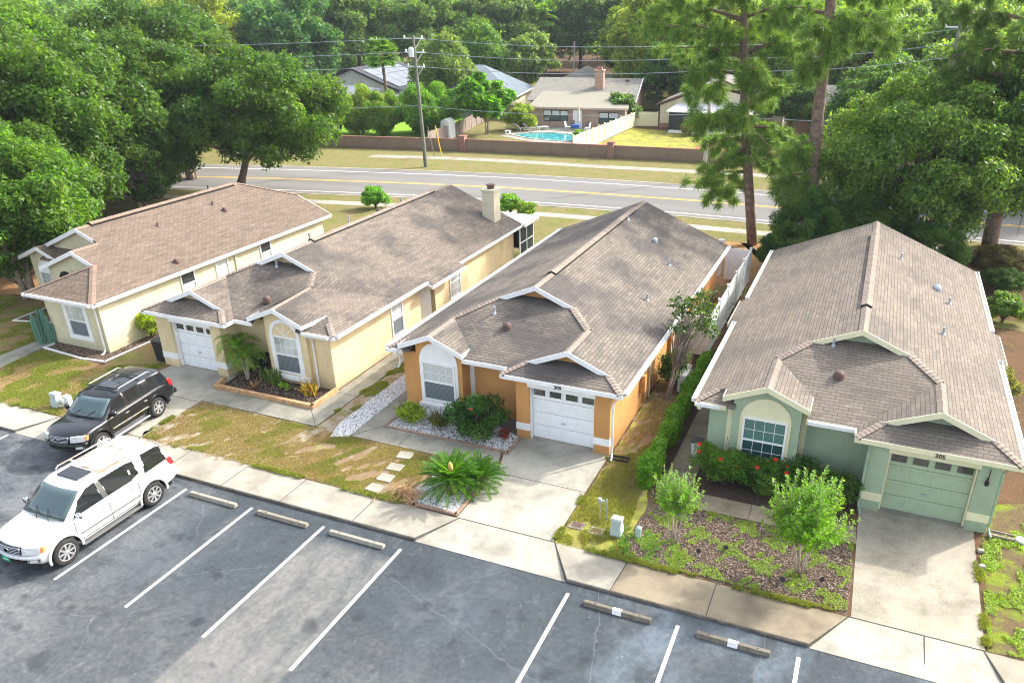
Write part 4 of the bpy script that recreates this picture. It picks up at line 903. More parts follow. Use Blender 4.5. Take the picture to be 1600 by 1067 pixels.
def bin_(x, y, mat, lidm, label, s=1, name='wheelie_bin', rz=0):
    r = thing(name, (x, y, 0), label, 'bin', None, rz); mb = MB(); b0, b1, h = .24*s, .29*s, .95*s
    V = [(-b0, -b0, .05), (b0, -b0, .05), (b0, b0, .05), (-b0, b0, .05), (-b1, -b1, h), (b1, -b1, h), (b1, b1, h), (-b1, b1, h)]
    for f in ((3, 2, 1, 0), (4, 5, 6, 7), (0, 1, 5, 4), (1, 2, 6, 5), (2, 3, 7, 6), (3, 0, 4, 7)): mb.face([V[i] for i in f])
    obj('body', mb, mat, r, local=True, bevel=.02); mb = MB(); mb.prism([(-b1-.03, h), (b1+.06, h), (b1+.04, h+.08*s), (-b1, h+.04*s)], -b1-.02, b1+.02, 'x'); obj('lid', mb, lidm, r, local=True, bevel=.015)
    mb = MB(); mb.tube([(-b1*.8, b1+.07, h), (b1*.8, b1+.07, h)], .018, 6); obj('handle', mb, lidm, r, local=True)
    for sx in (-1, 1): mb = MB(); mb.lathe([(.11, -.03), (.11, .03)], (sx*b0*1.02, b0, .11), 12, 'x'); obj('wheel', mb, M['dark'], r, local=True)
bin_(-27.95, 22.75, M['black_plastic'], M['black_plastic'], 'black wheelie bin beside the cream garage pillar', 1.05)
bin_(-4.2, 23.6, M['gutter'], M['black_plastic'], 'pale bin with black lid by the green house corner', .62, 'storage_bin')
gb = plain('green_bin', (.02, .13, .10), .5); bin_(-35.1, 24.4, gb, gb, 'dark green bin tucked beside the beige house wing', 1.0, 'wheelie_bin')
ac = MB(); ac.box(-6.05, -5.72, 28.2, 29.4, 0, .75); tag(obj('white_board', ac, M['white'], loc=(-5.9, 28.6, 0), bevel=.01), 'white board leaning behind the small tree by the hedge', 'board')
for k, (x, y, lb) in enumerate([(-2.95, 18.3, 'black spotlight left of the small crape myrtle mulch'), (-2.25, 18.75, 'dark blue spotlight in the weeds between the two crape myrtles'), (-.55, 17.95, 'black spotlight in front of the large crape myrtle'), (.45, 18.35, 'black spotlight right of the large crape myrtle trunks'), (5.7, 19.6, 'black spotlight on the far right lawn')]):
    r = thing('spotlight', (x, y, 0), lb, 'garden light', 'garden spotlights'); mb = MB(); mb.tube([(0, 0, 0), (0, 0, .12)], .012, 6); obj('stake', mb, M['dark'], r, local=True); mb = MB(); mb.tube([(0, .05, .10), (.02, -.08, .17)], [.04, .07], 10); obj('lamp_head', mb, M['black_plastic'], r, local=True)
for (x, y, lb) in ((-22.9, 23.2, 'round dark pot behind the pygmy date palm'),):
    r = thing('pot', (x, y, 0), lb, 'pot'); mb = MB(); mb.lathe([(.25, .25), (.38, .6), (.36, .85), (.42, .9), (.3, .9), (.28, .8)], (0, 0, 0), 18); mb.lathe([(.2, 0), (.1, .1), (.1, .25)], (0, 0, 0), 12); obj('bowl', mb, M['black_plastic'], r, local=True, smooth=True)

# ------------------------------------------------------------ perimeter wall with brick pillars
WP = [(-95, 52), (-75, 63.5), (-62, 69.3), (-53.6, 71.6), (-40.4, 74.3), (-24.7, 76.1), (-16, 77.0), (-7.4, 77.2), (30, 77.5), (80, 77.5)]
rw = thing('boundary_wall', (-24.7, 76.1, 0), 'long brown rendered wall with brick coping along the road', 'wall')
mb = MB(); cpg = MB()
for i in range(len(WP)-1):
    a, b = Vector((*WP[i], 0)), Vector((*WP[i+1], 0)); d = (b-a).normalized(); n = Vector((-d.y, d.x, 0))
    mb.obox((a+b)/2+Vector((0, 0, .58)), (b-a)/2, n*.1, (0, 0, .58)); cpg.obox((a+b)/2+Vector((0, 0, 1.21)), (b-a)/2, n*.13, (0, 0, .05))
obj('wall_render', mb, M['st_wall'], rw); obj('coping', cpg, M['brick'], rw)
for (x, y) in ((-40.4, 74.3), (-24.7, 76.1), (-7.0, 77.2), (-56.5, 70.8)):
    mb = MB(); mb.box(x-.32, x+.32, y-.34, y+.34, 0, 1.52); mb.box(x-.37, x+.37, y-.39, y+.39, 1.52, 1.6); obj('pillar', mb, M['brick'], rw)
# poles and cables
def pole(x, y, h, mat, label, arms, topdx=0):
    r = thing('utility_pole', (x, y, 0), label, 'utility pole', 'utility poles along the road')
    mb = MB(); mb.tube([(x, y, 0), (x+topdx, y, h)], [.19, .12], 12); obj('mast', mb, M[mat], r)
    for k, (z, l) in enumerate(arms):
        px = x+topdx*z/h; mb = MB(); mb.obox((px, y, z), (l, 0, 0), (0, .05, 0), (0, 0, .05)); mb.tube([(px+.05, y, z-.9), (px+l*.85, y, z)], .03, 6); obj('crossarm', mb, M['gutter'], r)
        for s_ in (-1, 1): mb = MB(); mb.lathe([(.05, z+.04), (.08, z+.1), (.04, z+.14), (.08, z+.2), (.03, z+.26)], (px+s_*l*.9, y, 0), 8); obj('insulator', mb, M['white'], r)
    return r
pole(-39.7, 65.4, 11.5, 'pole', 'tall weathered utility pole with crossarms beside the far footpath', [(11.25, 1.0), (10.1, 1.0), (8.9, .9)], -.35)
pole(-13.8, 68.9, 11.2, 'pole_conc', 'pale utility pole half hidden behind the pine', [(10.9, .7)], 0)
pole(4.2, 72.5, 12.8, 'pole', 'dark utility pole at the right among the trees', [(12.3, 1.1)], 0)
tr = MB(); tr.lathe([(.25, 9.7), (.28, 9.75), (.28, 10.4), (.22, 10.5)], (-40.25, 65.3, 0), 12); tag(obj('transformer', tr, M['gutter'], loc=(-40.25, 65.3, 9.7)), 'grey transformer can on the tall wooden pole', 'transformer')
def cable(a, b, sag, label, r=.022):
    a, b = Vector(a), Vector(b); P = []
    for k in range(25):
        t = k/24; p = a.lerp(b, t); p.z -= sag*4*t*(1-t); P.append(p)
    mb = MB(); mb.tube(P, r, 5); tag(obj('power_line', mb, M['metal'], loc=a), label, 'power line', 'power lines over the road')
L0 = (-100, 49.5)
for (z, zl, nm) in ((11.3, 11.2, 'top'), (10.15, 10.1, 'second'), (8.95, 9.0, 'third'), (5.55, 5.7, 'lowest')):
    cable((*L0, zl), (-40.0, 65.4, z), .75, nm+' power line left of the tall pole'); z2 = {11.3: 11.0, 10.15: 10.0, 8.95: 9.0, 5.55: 5.6}[z]
    cable((-40.0, 65.4, z), (-13.8, 68.9, z2), .45, nm+' power line between the tall pole and the pine'); cable((-13.8, 68.9, z2), (4.2, 72.5, z2+1.2 if z > 6 else z2), .4, nm+' power line right of the pine')
for (x, y, c, lb) in ((-40.9, 70.6, 'yellow', 'yellow marker tube on the guy wire by the pole'), (-41.6, 70.3, 'wood_grey', 'pale guy wire stake beside the yellow marker')):
    mb = MB(); mb.tube([(x, y, 0), (x-.55, y, 3.0)], .06 if c == 'yellow' else .035, 8); tag(obj('guy_marker', mb, M[c], loc=(x, y, 0)), lb, 'marker')
# ------------------------------------------------------------ houses and gardens beyond the road
class Fr:      # local frame: u along the front, v back, rotated by a about origin
    def __init__(s, x, y, a): s.o = Vector((x, y, 0)); s.u = Vector((cos(a), sin(a), 0)); s.v = Vector((-sin(a), cos(a), 0))
    def p(s, u, v, z): q = s.o+s.u*u+s.v*v; return (q.x, q.y, z)
    def box(s, mb, u0, u1, v0, v1, z0, z1): mb.obox(s.p((u0+u1)/2, (v0+v1)/2, (z0+z1)/2), s.u*(u1-u0)/2, s.v*(v1-v0)/2, (0, 0, (z1-z0)/2)); return mb
def roofpoly(mb, pts, t=.12):
    P = [Vector(p) for p in pts]; n = Vector((0, 0, 0))
    for i in range(1, len(P)-1): n += (P[i]-P[0]).cross(P[i+1]-P[0])
    if n.z < 0: P.reverse(); n = -n
    n.normalize(); u = Vector((0, 0, 1)).cross(n)
    if u.length < 1e-4: u = Vector((1, 0, 0))
    u.normalize(); v = n.cross(u); uv = [(p.dot(u), p.dot(v)) for p in P]; mb.face([tuple(p) for p in P], uv)
    Q = [p-Vector((0, 0, t)) for p in P]; mb.face([tuple(p) for p in reversed(Q)], uv)
    for i in range(len(P)): j = (i+1) % len(P); mb.face([tuple(Q[i]), tuple(Q[j]), tuple(P[j]), tuple(P[i])], [(0, .07), (1, .07), (1, .08), (0, .08)])
def gable_wall(mb, f, u0, u1, v, ze, zp, um=None, th=.15):
    um = (u0+u1)/2 if um is None else um
    a = [f.p(u0, v, 0), f.p(u1, v, 0), f.p(u1, v, ze), f.p(um, v, zp), f.p(u0, v, ze)]; d = f.v*th; n0 = len(mb.V)
    for p in a: mb.V.append(p)
    for p in a: mb.V.append(tuple(Vector(p)+d))
    mb.F.append([n0+i for i in range(5)]); mb.F.append([n0+5+i for i in range(5)][::-1])
    for i in range(5): j = (i+1) % 5; mb.F.append([n0+i, n0+j, n0+5+j, n0+5+i])
# tan pool house
f = Fr(-40.5, 92.6, radians(10)); hp = thing('house', (-34, 100, 0), 'tan house with grey shingle roof, brick chimney and swimming pool behind the wall', 'house')
rf = MB(); roofpoly(rf, [f.p(-1.7, 4.3, 2.65), f.p(12.3, 4.3, 2.65), f.p(12.3, 12.2, 4.75), f.p(-1.7, 12.2, 4.75)]); roofpoly(rf, [f.p(-1.7, 20, 2.65), f.p(12.3, 20, 2.65), f.p(12.3, 12.2, 4.75), f.p(-1.7, 12.2, 4.75)]); obj('roof', rf, M['sh_grey'], hp)
rf = MB(); roofpoly(rf, [f.p(-.4, -.3, 2.42), f.p(12.0, -.3, 2.42), f.p(11.4, 7.2, 3.5), f.p(-.2, 7.2, 3.5)]); pr_ = plain('patio_roof', (.25, .235, .18), .8, var=.08); obj('patio_roof', rf, pr_, hp)
wb = MB(); f.box(wb, 0, 11.6, 0, 5, 0, 2.3); f.box(wb, -1.1, 11.8, 5, 19.4, 0, 2.6); obj('wall', wb, M['st_tan'], hp)
wb = MB(); g2 = Fr(*f.p(11.81, 4.7, 0)[:2], radians(100)); gable_wall(wb, g2, 0, 15.0, -.0, 2.6, 4.6, um=7.5, th=.2); obj('gable_end', wb, plain('st_tan_sunlit', (.62, .43, .33), .9), hp)  # tan wall colour lightened here to stand for sunlight on this end
fb = MB(); f.box(fb, -.4, 12.0, -.36, -.3, 2.22, 2.44); obj('fascia', fb, plain('tan_trim', (.55, .42, .34), .7), hp)
fb = MB()
for a, b in (((12.33, 4.2, 2.6), (12.33, 12.2, 4.74)), ((12.33, 12.2, 4.74), (12.33, 20.1, 2.6))):
    p, q = Vector(f.p(*a)), Vector(f.p(*b)); fb.obox((p+q)/2, (q-p)/2, f.u*.03, (0, 0, .12))
obj('rake_board', fb, M['white'], hp)
ch = MB(); f.box(ch, 6.5, 7.6, 8.2, 9.3, 3.4, 5.9); f.box(ch, 6.4, 7.7, 8.1, 9.4, 5.9, 6.05); cho = obj('chimney', ch, plain('brick_pink', (.44, .27, .20), .9, var=.2, scale=8), hp); ch = MB(); f.box(ch, 6.75, 7.35, 8.45, 9.05, 6.05, 6.35); obj('chimney_pot', ch, M['brick'], cho)
def fwin(par, f, u0, u1, v, z0, z1, n, up='blind_light', lo='glass_dark'):
    mb = MB(); f.box(mb, u0, u1, v-.05, v+.02, z0, z1); w_ = obj('window', mb, M['screen'], par)
    for k in range(n):
        a = u0+(u1-u0)*k/n+.08; b = u0+(u1-u0)*(k+1)/n-.08; q = MB(); f.box(q, a, b, v-.07, v-.05, (z0+z1)/2+.04, z1-.08); obj('pane', q, M[up], w_); q = MB(); f.box(q, a, b, v-.065, v-.05, z0+.08, (z0+z1)/2-.04); obj('pane', q, M[lo], w_)
fwin(hp, f, 1.5, 4.6, 0, .75, 2.05, 3); fwin(hp, f, 8.4, 10.8, 0, .6, 1.9, 2)
q = MB(); f.box(q, 5.2, 6.3, -.06, .02, 0, 2.1); obj('door', q, M['white'], hp)
turtle(hp, *f.p(10.4, 11.2, 4.5), r=.25); vent_pipe(hp, *f.p(8.9, 6.7, 3.3), .3, 'brown_vent')
# second roof behind with pale car
f2 = Fr(-49, 120, radians(10)); hb2 = thing('house', (-45, 125, 0), 'dark roofed low building just behind the tan pool house', 'house')
rf = MB(); roofpoly(rf, [f2.p(0, 0, 2.5), f2.p(9, 0, 2.5), f2.p(4.5, 4, 4.6)]); roofpoly(rf, [f2.p(9, 0, 2.5), f2.p(9, 10, 2.5), f2.p(4.5, 6, 4.6), f2.p(4.5, 4, 4.6)]); roofpoly(rf, [f2.p(0, 0, 2.5), f2.p(0, 10, 2.5), f2.p(4.5, 6, 4.6), f2.p(4.5, 4, 4.6)]); obj('roof', rf, M['sh_grey'], hb2)
wb = MB(); f2.box(wb, .5, 8.5, .5, 9.5, 0, 2.4); obj('wall', wb, M['st_tan'], hb2)
cr = thing('parked_car', (-38.5, 121.5, 0), 'pale silver car roof showing behind the pool house ridge', 'car'); mb = MB(); mb.lathe([(1.9, 1.9), (2.0, 2.6), (1.5, 2.85), (1.1, 3.3), (.6, 3.4), (.02, 3.42)], (0, 0, -1.9), 16)
for i, v in enumerate(mb.V): mb.V[i] = (-38.5+v[0]*1.15, 121.5+v[1]*.5, max(.3, v[2]+.2))
obj('body', mb, M['gutter'], cr, smooth=True)
mb = MB(); mb.box(-39.6, -37.5, 120.7, 120.75, 1.1, 1.4); obj('window', mb, M['glass_dark'], cr)
# pool, deck, furniture
po = [(-40.2, 85.7), (-38.6, 87.8), (-36.2, 88.9), (-34.2, 88.3), (-32.6, 88.3), (-30.4, 88.5), (-29.7, 86.8), (-30.2, 84.6), (-33.5, 83.4), (-37.5, 84.1)]
sheet('paving', [(-41.3, 84.8), (-40.2, 90.2), (-40.2, 92.7), (-28.9, 94.6), (-28.6, 80), (-34, 81.5), (-38.5, 83.2)], .04, M['conc'])
def waterm():
    t = NT('pool_water'); o = t.obj(); n = t.noise(o, 1.2, 3, .5, (1, 2.5, 1)); col = t.ramp(n, [(.35, (.02, .20, .24)), (.55, (.05, .34, .37)), (.7, (.20, .52, .52))]); t.bsdf(col, .08, n, .2, .02, spec=.5); return t.m
M['water'] = waterm()
sheet('pool_water', po, .05, M['water']); rim = MB()
for i in range(len(po)): a, b = Vector((*po[i], .06)), Vector((*po[(i+1) % len(po)], .06)); d = (b-a).normalized(); rim.obox((a+b)/2, (b-a)/2+d*.1, Vector((-d.y, d.x, 0))*.18, (0, 0, .035))
tag(obj('pool_coping', rim, M['conc'], loc=(-35, 86, 0)), 'pale coping round the kidney shaped swimming pool', 'pool edge')
panel_fence('vinyl_fence', [(-29.2, 77.2), (-28.6, 97.6), (-26.0, 98.3)], 1.7, 'cream', 'cream vinyl fence between the pool yard and the screened porch lawn', 1.9)
panel_fence('wooden_fence', [(-45.3, 75.5), (-46.0, 84), (-48.3, 95.5)], 1.5, 'wood_grey', 'grey wooden fence between green lawn and pool yard', 2.4)
panel_fence('dark_fence', [(-64, 97.2), (-49, 96.5), (-41.2, 97)], 1.9, 'pole', 'dark stained fence behind the bright green lawn', 2.4)
def chair(x, y, rz, mat, label, name='patio_chair', first=[None]):
    r = thing(name, (x, y, .04), label, 'chair', 'garden chairs around the pool', rz)
    mb = MB(); mb.box(-.28, .28, -.28, .28, .40, .45); obj('seat', mb, mat, r, local=True); mb = MB(); mb.obox((0, .30, .72), (.27, 0, 0), (0, .03, 0), (0, .06, .30)); obj('backrest', mb, mat, r, local=True)
    for sx in (-.25, .25):
        for sy in (-.25, .25): mb = MB(); mb.tube([(sx, sy, 0), (sx, sy, .42)], .02, 5); obj('leg', mb, mat, r, local=True)
    return r
def lounger(x, y, rz, label):
    r = thing('sun_lounger', (x, y, .04), label, 'sun lounger', 'white loungers by the pool', rz); mb = MB(); mb.box(-.33, .33, -.95, .35, .32, .38); obj('bed', mb, M['white'], r, local=True); mb = MB(); mb.obox((0, .62, .6), (.33, 0, 0), (0, .28, .28), (0, -.02, .02)); obj('backrest', mb, M['white'], r, local=True)
    for sx in (-.3, .3):
        for sy in (-.85, .3): mb = MB(); mb.box(sx-.03, sx+.03, sy-.03, sy+.03, 0, .32); obj('leg', mb, M['white'], r, local=True)
lounger(-40.2, 88.9, 2.4, 'white lounger nearest the bushes'); lounger(-39.4, 89.5, 2.4, 'white lounger in the middle of three'); lounger(-38.4, 90.4, 2.4, 'white lounger nearest the house window')
mb = MB(); mb.box(-40.95, -40.35, 85.6, 86.1, .42, .5)
r = thing('side_table', (-40.65, 85.85, .04), 'small white side table at the left end of the pool', 'table'); mb = MB(); mb.box(-40.95, -40.35, 85.6, 86.1, .42, .48); obj('table_top', mb, M['white'], r)
for sx in (-40.9, -40.4):
    for sy in (85.65, 86.05): mb = MB(); mb.box(sx-.03, sx+.03, sy-.03, sy+.03, .04, .42); obj('leg', mb, M['white'], r)
r = thing('patio_table', (-34.1, 91.3, .04), 'patio table with blue cloth in front of the white door', 'table'); mb = MB(); mb.box(-34.6, -33.6, 90.9, 91.8, .70, .75); obj('table_top', mb, plain('blue_cloth', (.03, .10, .35), .7), r); mb = MB(); mb.box(-34.62, -33.58, 90.87, 90.9, .35, .74); obj('cloth_edge', mb, plain('blue_cloth2', (.03, .10, .35), .7), r); mb = MB(); mb.cyl(-34.1, 91.35, .04, .7, .06); obj('leg', mb, M['dark'], r)
gch = plain('chair_mesh', (.16, .13, .12), .6)
chair(-35.2, 91.2, 1.6, M['white'], 'white patio chair left of the blue table'); chair(-34.9, 92.1, .4, gch, 'grey patio chair behind the blue table'); chair(-33.1, 91.9, -.5, gch, 'grey patio chair right behind the blue table'); chair(-32.6, 91.0, -1.6, M['white'], 'pale patio chair right of the blue table')
r = thing('parasol', (-34.1, 92.0, .04), 'closed cream parasol at the patio table', 'parasol'); mb = MB(); mb.cyl(-34.1, 92.0, .04, 2.9, .03); obj('pole', mb, M['white'], r); mb = MB(); mb.lathe([(.10, .9), (.17, 1.0), (.13, 2.2), (.03, 2.85)], (-34.1, 92.0, 0), 10); obj('canopy', mb, M['st_pale'], r)
r = thing('grill', (-41.0, 92.3, .04), 'covered barbecue grill beside the pool house corner', 'grill'); mb = MB(); mb.box(-41.3, -40.7, 92.05, 92.55, .5, .9); mb.lathe([(.3, .9), (.28, 1.1), (.12, 1.22)], (-41.0, 92.3, 0), 12); obj('body', mb, M['metal'], r); 
for sx in (-41.25, -40.75): mb = MB(); mb.box(sx-.03, sx+.03, 92.1, 92.5, .04, .5); obj('leg', mb, M['dark'], r)
mb = MB(); mb.prism([(-46.6, 0), (-45.5, 0), (-45.5, 1.9), (-46.05, 2.2), (-46.6, 1.9)], 80.6, 82, 'y'); tag(obj('garden_shed', mb, M['white'], loc=(-46, 81, 0)), 'small white shed right of the big bamboo clump', 'shed')
# blue roof house
f3 = Fr(-46, 99.8, radians(12)); hb3 = thing('house', (-53, 107, 0), 'house with blue grey hip roof left of the pool house', 'house')
rf = MB(); A_, B_, C_, D_ = f3.p(0, 0, 2.6), f3.p(0, 13, 2.6), f3.p(-17, 13, 2.6), f3.p(-17, 0, 2.6); P1, P2 = f3.p(-6.3, 8.3, 5.9), f3.p(-11, 8.3, 5.9)
for q in ((D_, A_, P1, P2), (A_, B_, P1), (B_, C_, P2, P1), (C_, D_, P2)): roofpoly(rf, q)
obj('roof', rf, M['sh_blue'], hb3); wb = MB(); f3.box(wb, -16.5, -.5, .5, 12.5, 0, 2.45); obj('wall', wb, M['st_pale'], hb3); turtle(hb3, *f3.p(-2.2, 4.2, 3.6), r=.25)
fb = MB(); f3.box(fb, -17, 0, -.05, 0, 2.42, 2.62); f3.box(fb, 0, .05, 0, 13, 2.42, 2.62); obj('fascia', fb, M['white'], hb3)
fwin(hb3, f3, -9, -7, .5, .9, 2.0, 2)
# solar roof house
f4 = Fr(-78.7, 98.3, radians(4)); h4 = thing('house', (-71, 105, 0), 'pale grey gabled house with solar panels on its dark roof', 'house')
rf = MB(); W4 = 15.3; ze, zp = 2.75, 5.65
roofpoly(rf, [f4.p(W4, -.5, ze), f4.p(W4, 14, ze), f4.p(W4/2, 14, zp), f4.p(W4/2, -.5, zp)]); roofpoly(rf, [f4.p(0, -.5, ze), f4.p(0, 14, ze), f4.p(W4/2, 14, zp), f4.p(W4/2, -.5, zp)]); obj('roof', rf, M['sh_slate'], h4)
wb = MB(); gable_wall(wb, f4, .5, W4-.5, 0, ze-.1, zp-.25, th=13.5); obj('wall', wb, M['st_grey'], h4)
fb = MB()
for a, b in (((0, ze), (W4/2, zp)), ((W4/2, zp), (W4, ze))):
    p, q = Vector(f4.p(a[0], -.56, a[1]-.02)), Vector(f4.p(b[0], -.56, b[1]-.02)); fb.obox((p+q)/2, (q-p)/2, f4.v*.04, (0, 0, .13))
obj('rake_board', fb, M['dark'], h4)
sp = thing('solar_array', (-67, 105, 3), 'pale glinting solar panels on the dark roof slope', 'solar panels')
solm = NT('solar_glass'); solm.bsdf((.17, .19, .215), .6, spec=.3); solm = solm.m
for k in range(3):
    for j in range(4):
        u0, u1 = W4/2+1.1+k*1.9, W4/2+1.1+k*1.9+1.8; v0, v1 = 1.2+j*2.7, 1.2+j*2.7+2.6; zf_ = lambda u: zp-(u-W4/2)*(zp-ze)/(W4/2)+.08
        mb = MB(); mb.face([f4.p(u0, v0, zf_(u0)), f4.p(u1, v0, zf_(u1)), f4.p(u1, v1, zf_(u1)), f4.p(u0, v1, zf_(u0))]); o = obj('solar_panel', mb, solm, sp); q = o.modifiers.new('s', 'SOLIDIFY'); q.thickness = .04
fwin(h4, f4, 13.1, 14.2, 0, .8, 2.0, 1, 'blind_light', 'blind_light')
r = thing('shade_sail', (-73, 92, 0), 'grey fabric shade canopy in front of the pale gabled house', 'canopy'); mb = MB(); n = 8
for i in range(n):
    for j in range(n):
        def sp_(a, b): return (-80+a*15, 87+b*9.5+a*1.0, 2.4+.7*b+.5*sin(a*pi)*(.4+b*.6))
        mb.face([sp_(i/n, j/n), sp_((i+1)/n, j/n), sp_((i+1)/n, (j+1)/n), sp_(i/n, (j+1)/n)])
obj('fabric', mb, plain('shade_cloth', (.16, .18, .21), .8, var=.1), r)
for (x, y) in ((-79.5, 87.3), (-72.5, 87.6), (-65.4, 88.3)): mb = MB(); mb.cyl(x, y, 0, 2.6, .12, n=8); obj('post', mb, M['dark'], r)
tb = MB(); tb.lathe([(1.2, .9), (1.25, 1.0), (1.1, 1.05)], (-69.5, 85, -.3), 16); tag(obj('paddling_pool', tb, plain('teal_plastic', (.02, .35, .40), .4), loc=(-69.5, 85, 0)), 'teal round tub under the grey shade canopy', 'tub')
tb = MB(); tb.box(-73, -64, 88.5, 90, 0, 1.2); tag(obj('white_screen', tb, M['gutter'], loc=(-68, 89, 0)), 'white low wall glimpsed through the bamboo stems', 'screen wall')
# right house with screened porch
f5 = Fr(-26.0, 97.6, radians(3)); h5 = thing('house', (-18, 103, 0), 'cream gabled house with dark screened porch behind the wall', 'house'); W5 = 15.5; ze, zp = 2.75, 5.7
rf = MB(); roofpoly(rf, [f5.p(W5, -.4, ze), f5.p(W5, 14, ze), f5.p(W5/2, 14, zp), f5.p(W5/2, -.4, zp)]); roofpoly(rf, [f5.p(0, -.4, ze), f5.p(0, 14, ze), f5.p(W5/2, 14, zp), f5.p(W5/2, -.4, zp)]); obj('roof', rf, M['sh_grey'], h5)
wb = MB(); gable_wall(wb, f5, .45, W5-.45, 0, ze-.1, zp-.25, th=13.5); obj('wall', wb, M['st_pale'], h5)
wb = MB(); f5.box(wb, .4, W5-.4, -.05, 0, 0, .55); obj('plinth', wb, M['brick'], h5)
rf = MB(); roofpoly(rf, [f5.p(2.0, -4, 2.45), f5.p(13.5, -4, 2.45), f5.p(13.5, -.06, 2.95), f5.p(2.6, -.06, 2.95)], .1); pr_o = obj('porch_roof', rf, M['gutter'], h5)
pb = MB(); f5.box(pb, 2.4, 13.2, -3.8, -3.74, .35, 2.35); f5.box(pb, 2.4, 2.46, -3.74, -.06, .35, 2.35); obj('porch_screen', pb, M['screen'], h5)
pb = MB(); f5.box(pb, 2.35, 13.2, -3.86, -3.68, 0, .35); obj('porch_base', pb, M['white'], h5)
pb = MB()
for u in (2.4, 5.4, 8, 10.6, 13.2): f5.box(pb, u-.06, u+.06, -3.88, -3.8, .3, 2.4)
obj('porch_post', pb, M['dark'], h5)
fb = MB()
for a, b in (((0, ze), (W5/2, zp)), ((W5/2, zp), (W5, ze))):
    p, q = Vector(f5.p(a[0], -.45, a[1]-.02)), Vector(f5.p(b[0], -.45, b[1]-.02)); fb.obox((p+q)/2, (q-p)/2, f5.v*.04, (0, 0, .11))
obj('rake_board', fb, plain('brown_trim', (.14, .09, .07), .7), h5)
f6 = Fr(-37, 148, radians(8)); h6 = thing('house', (-33, 152, 0), 'blue grey two storey house glimpsed behind the pine branches', 'house')
wb = MB(); f6.box(wb, 0, 13, 0, 8, 0, 7.2); obj('wall', wb, plain('st_blue', (.28, .36, .42), .8), h6); rf = MB(); roofpoly(rf, [f6.p(-.5, -.5, 7.1), f6.p(13.5, -.5, 7.1), f6.p(13.5, 4, 9), f6.p(-.5, 4, 9)]); roofpoly(rf, [f6.p(-.5, 8.5, 7.1), f6.p(13.5, 8.5, 7.1), f6.p(13.5, 4, 9), f6.p(-.5, 4, 9)]); obj('roof', rf, M['sh_grey'], h6); fwin(h6, f6, .8, 4.2, 0, 4.2, 6, 1, 'glass_dark', 'glass_dark')
f7 = Fr(-92, 150, radians(12)); h7 = thing('house', (-84, 156, 0), 'red roofed house behind the bright green tree', 'house'); A_, B_, C_, D_ = f7.p(0, 0, 3), f7.p(22, 0, 3), f7.p(22, 14, 3), f7.p(0, 14, 3); P1, P2 = f7.p(7, 7, 6.4), f7.p(15, 7, 6.4); rf = MB()
for q in ((A_, B_, P2, P1), (B_, C_, P2), (C_, D_, P1, P2), (D_, A_, P1)): roofpoly(rf, q)
obj('roof', rf, M['sh_red'], h7); wb = MB(); f7.box(wb, .6, 21.4, .6, 13.4, 0, 2.9); obj('wall', wb, M['st_pale'], h7); fwin(h7, f7, 3, 6, .6, 1, 2.2, 2)
f8 = Fr(-7, 99, radians(2)); h8 = thing('house', (-2, 103, 0), 'shaded house with white patio roof edge under the trees at the right', 'house')
wb = MB(); f8.box(wb, 0, 14, 0, 9, 0, 2.8); obj('wall', wb, M['st_grey'], h8); rf = MB(); roofpoly(rf, [f8.p(-.5, -.5, 2.8), f8.p(14.5, -.5, 2.8), f8.p(14.5, 4.5, 5), f8.p(-.5, 4.5, 5)]); roofpoly(rf, [f8.p(-.5, 9.5, 2.8), f8.p(14.5, 9.5, 2.8), f8.p(14.5, 4.5, 5), f8.p(-.5, 4.5, 5)]); obj('roof', rf, M['sh_grey'], h8)
rf = MB(); roofpoly(rf, [f8.p(1, -4, 2.5), f8.p(9, -4, 2.5), f8.p(9, -.6, 2.75), f8.p(1, -.6, 2.75)], .1); obj('porch_roof', rf, M['white'], h8); pb = MB(); f8.box(pb, 1.2, 8.8, -3.8, -3.74, 0, 2.4); obj('porch_screen', pb, M['screen'], h8)
chair(-3.3, 93.3, .6, M['white'], 'white garden chair on the lawn under the right hand trees'); chair(-5.2, 92.6, -.4, gch, 'dark garden chair beside the white one on the right lawn')
# flagpole / light pole behind the pool house
mb = MB(); mb.cyl(-52.5, 139, 0, 7.5, .12, .09, 8); tag(obj('lamp_post', mb, M['pole_conc'], loc=(-52.5, 139, 0)), 'thin pale pole right of the tall palm behind the pool house', 'pole')
# ------------------------------------------------------------ vegetation
def quads_mesh(name, C, A, B, mat):
    """C centres, A/B half-axis vectors -> pointed leaf quads"""
    n = len(C); V = np.empty((n, 4, 3)); V[:, 0] = C-A; V[:, 1] = C-A*.1+B; V[:, 2] = C+A; V[:, 3] = C-A*.1-B
    me = bpy.data.meshes.new(name); me.vertices.add(n*4); me.vertices.foreach_set('co', V.reshape(-1)); me.loops.add(n*4); me.loops.foreach_set('vertex_index', np.arange(n*4, dtype=np.int32))
    me.polygons.add(n); me.polygons.foreach_set('loop_start', np.arange(0, n*4, 4, dtype=np.int32)); me.polygons.foreach_set('loop_total', np.full(n, 4, dtype=np.int32))
    me.materials.append(mat); me.update(calc_edges=True); return me
def unit(v): return v/np.maximum(np.linalg.norm(v, axis=-1, keepdims=True), 1e-9)
def leafaxes(n, N, leaf, rng, asp=.5, jit=.8):
    N = unit(N+rng.normal(0, jit, (n, 3))); T = unit(np.cross(N, rng.normal(0, 1, (n, 3)))); B = np.cross(N, T)
    s = leaf*rng.uniform(.6, 1.25, (n, 1)); return T*s, B*s*asp
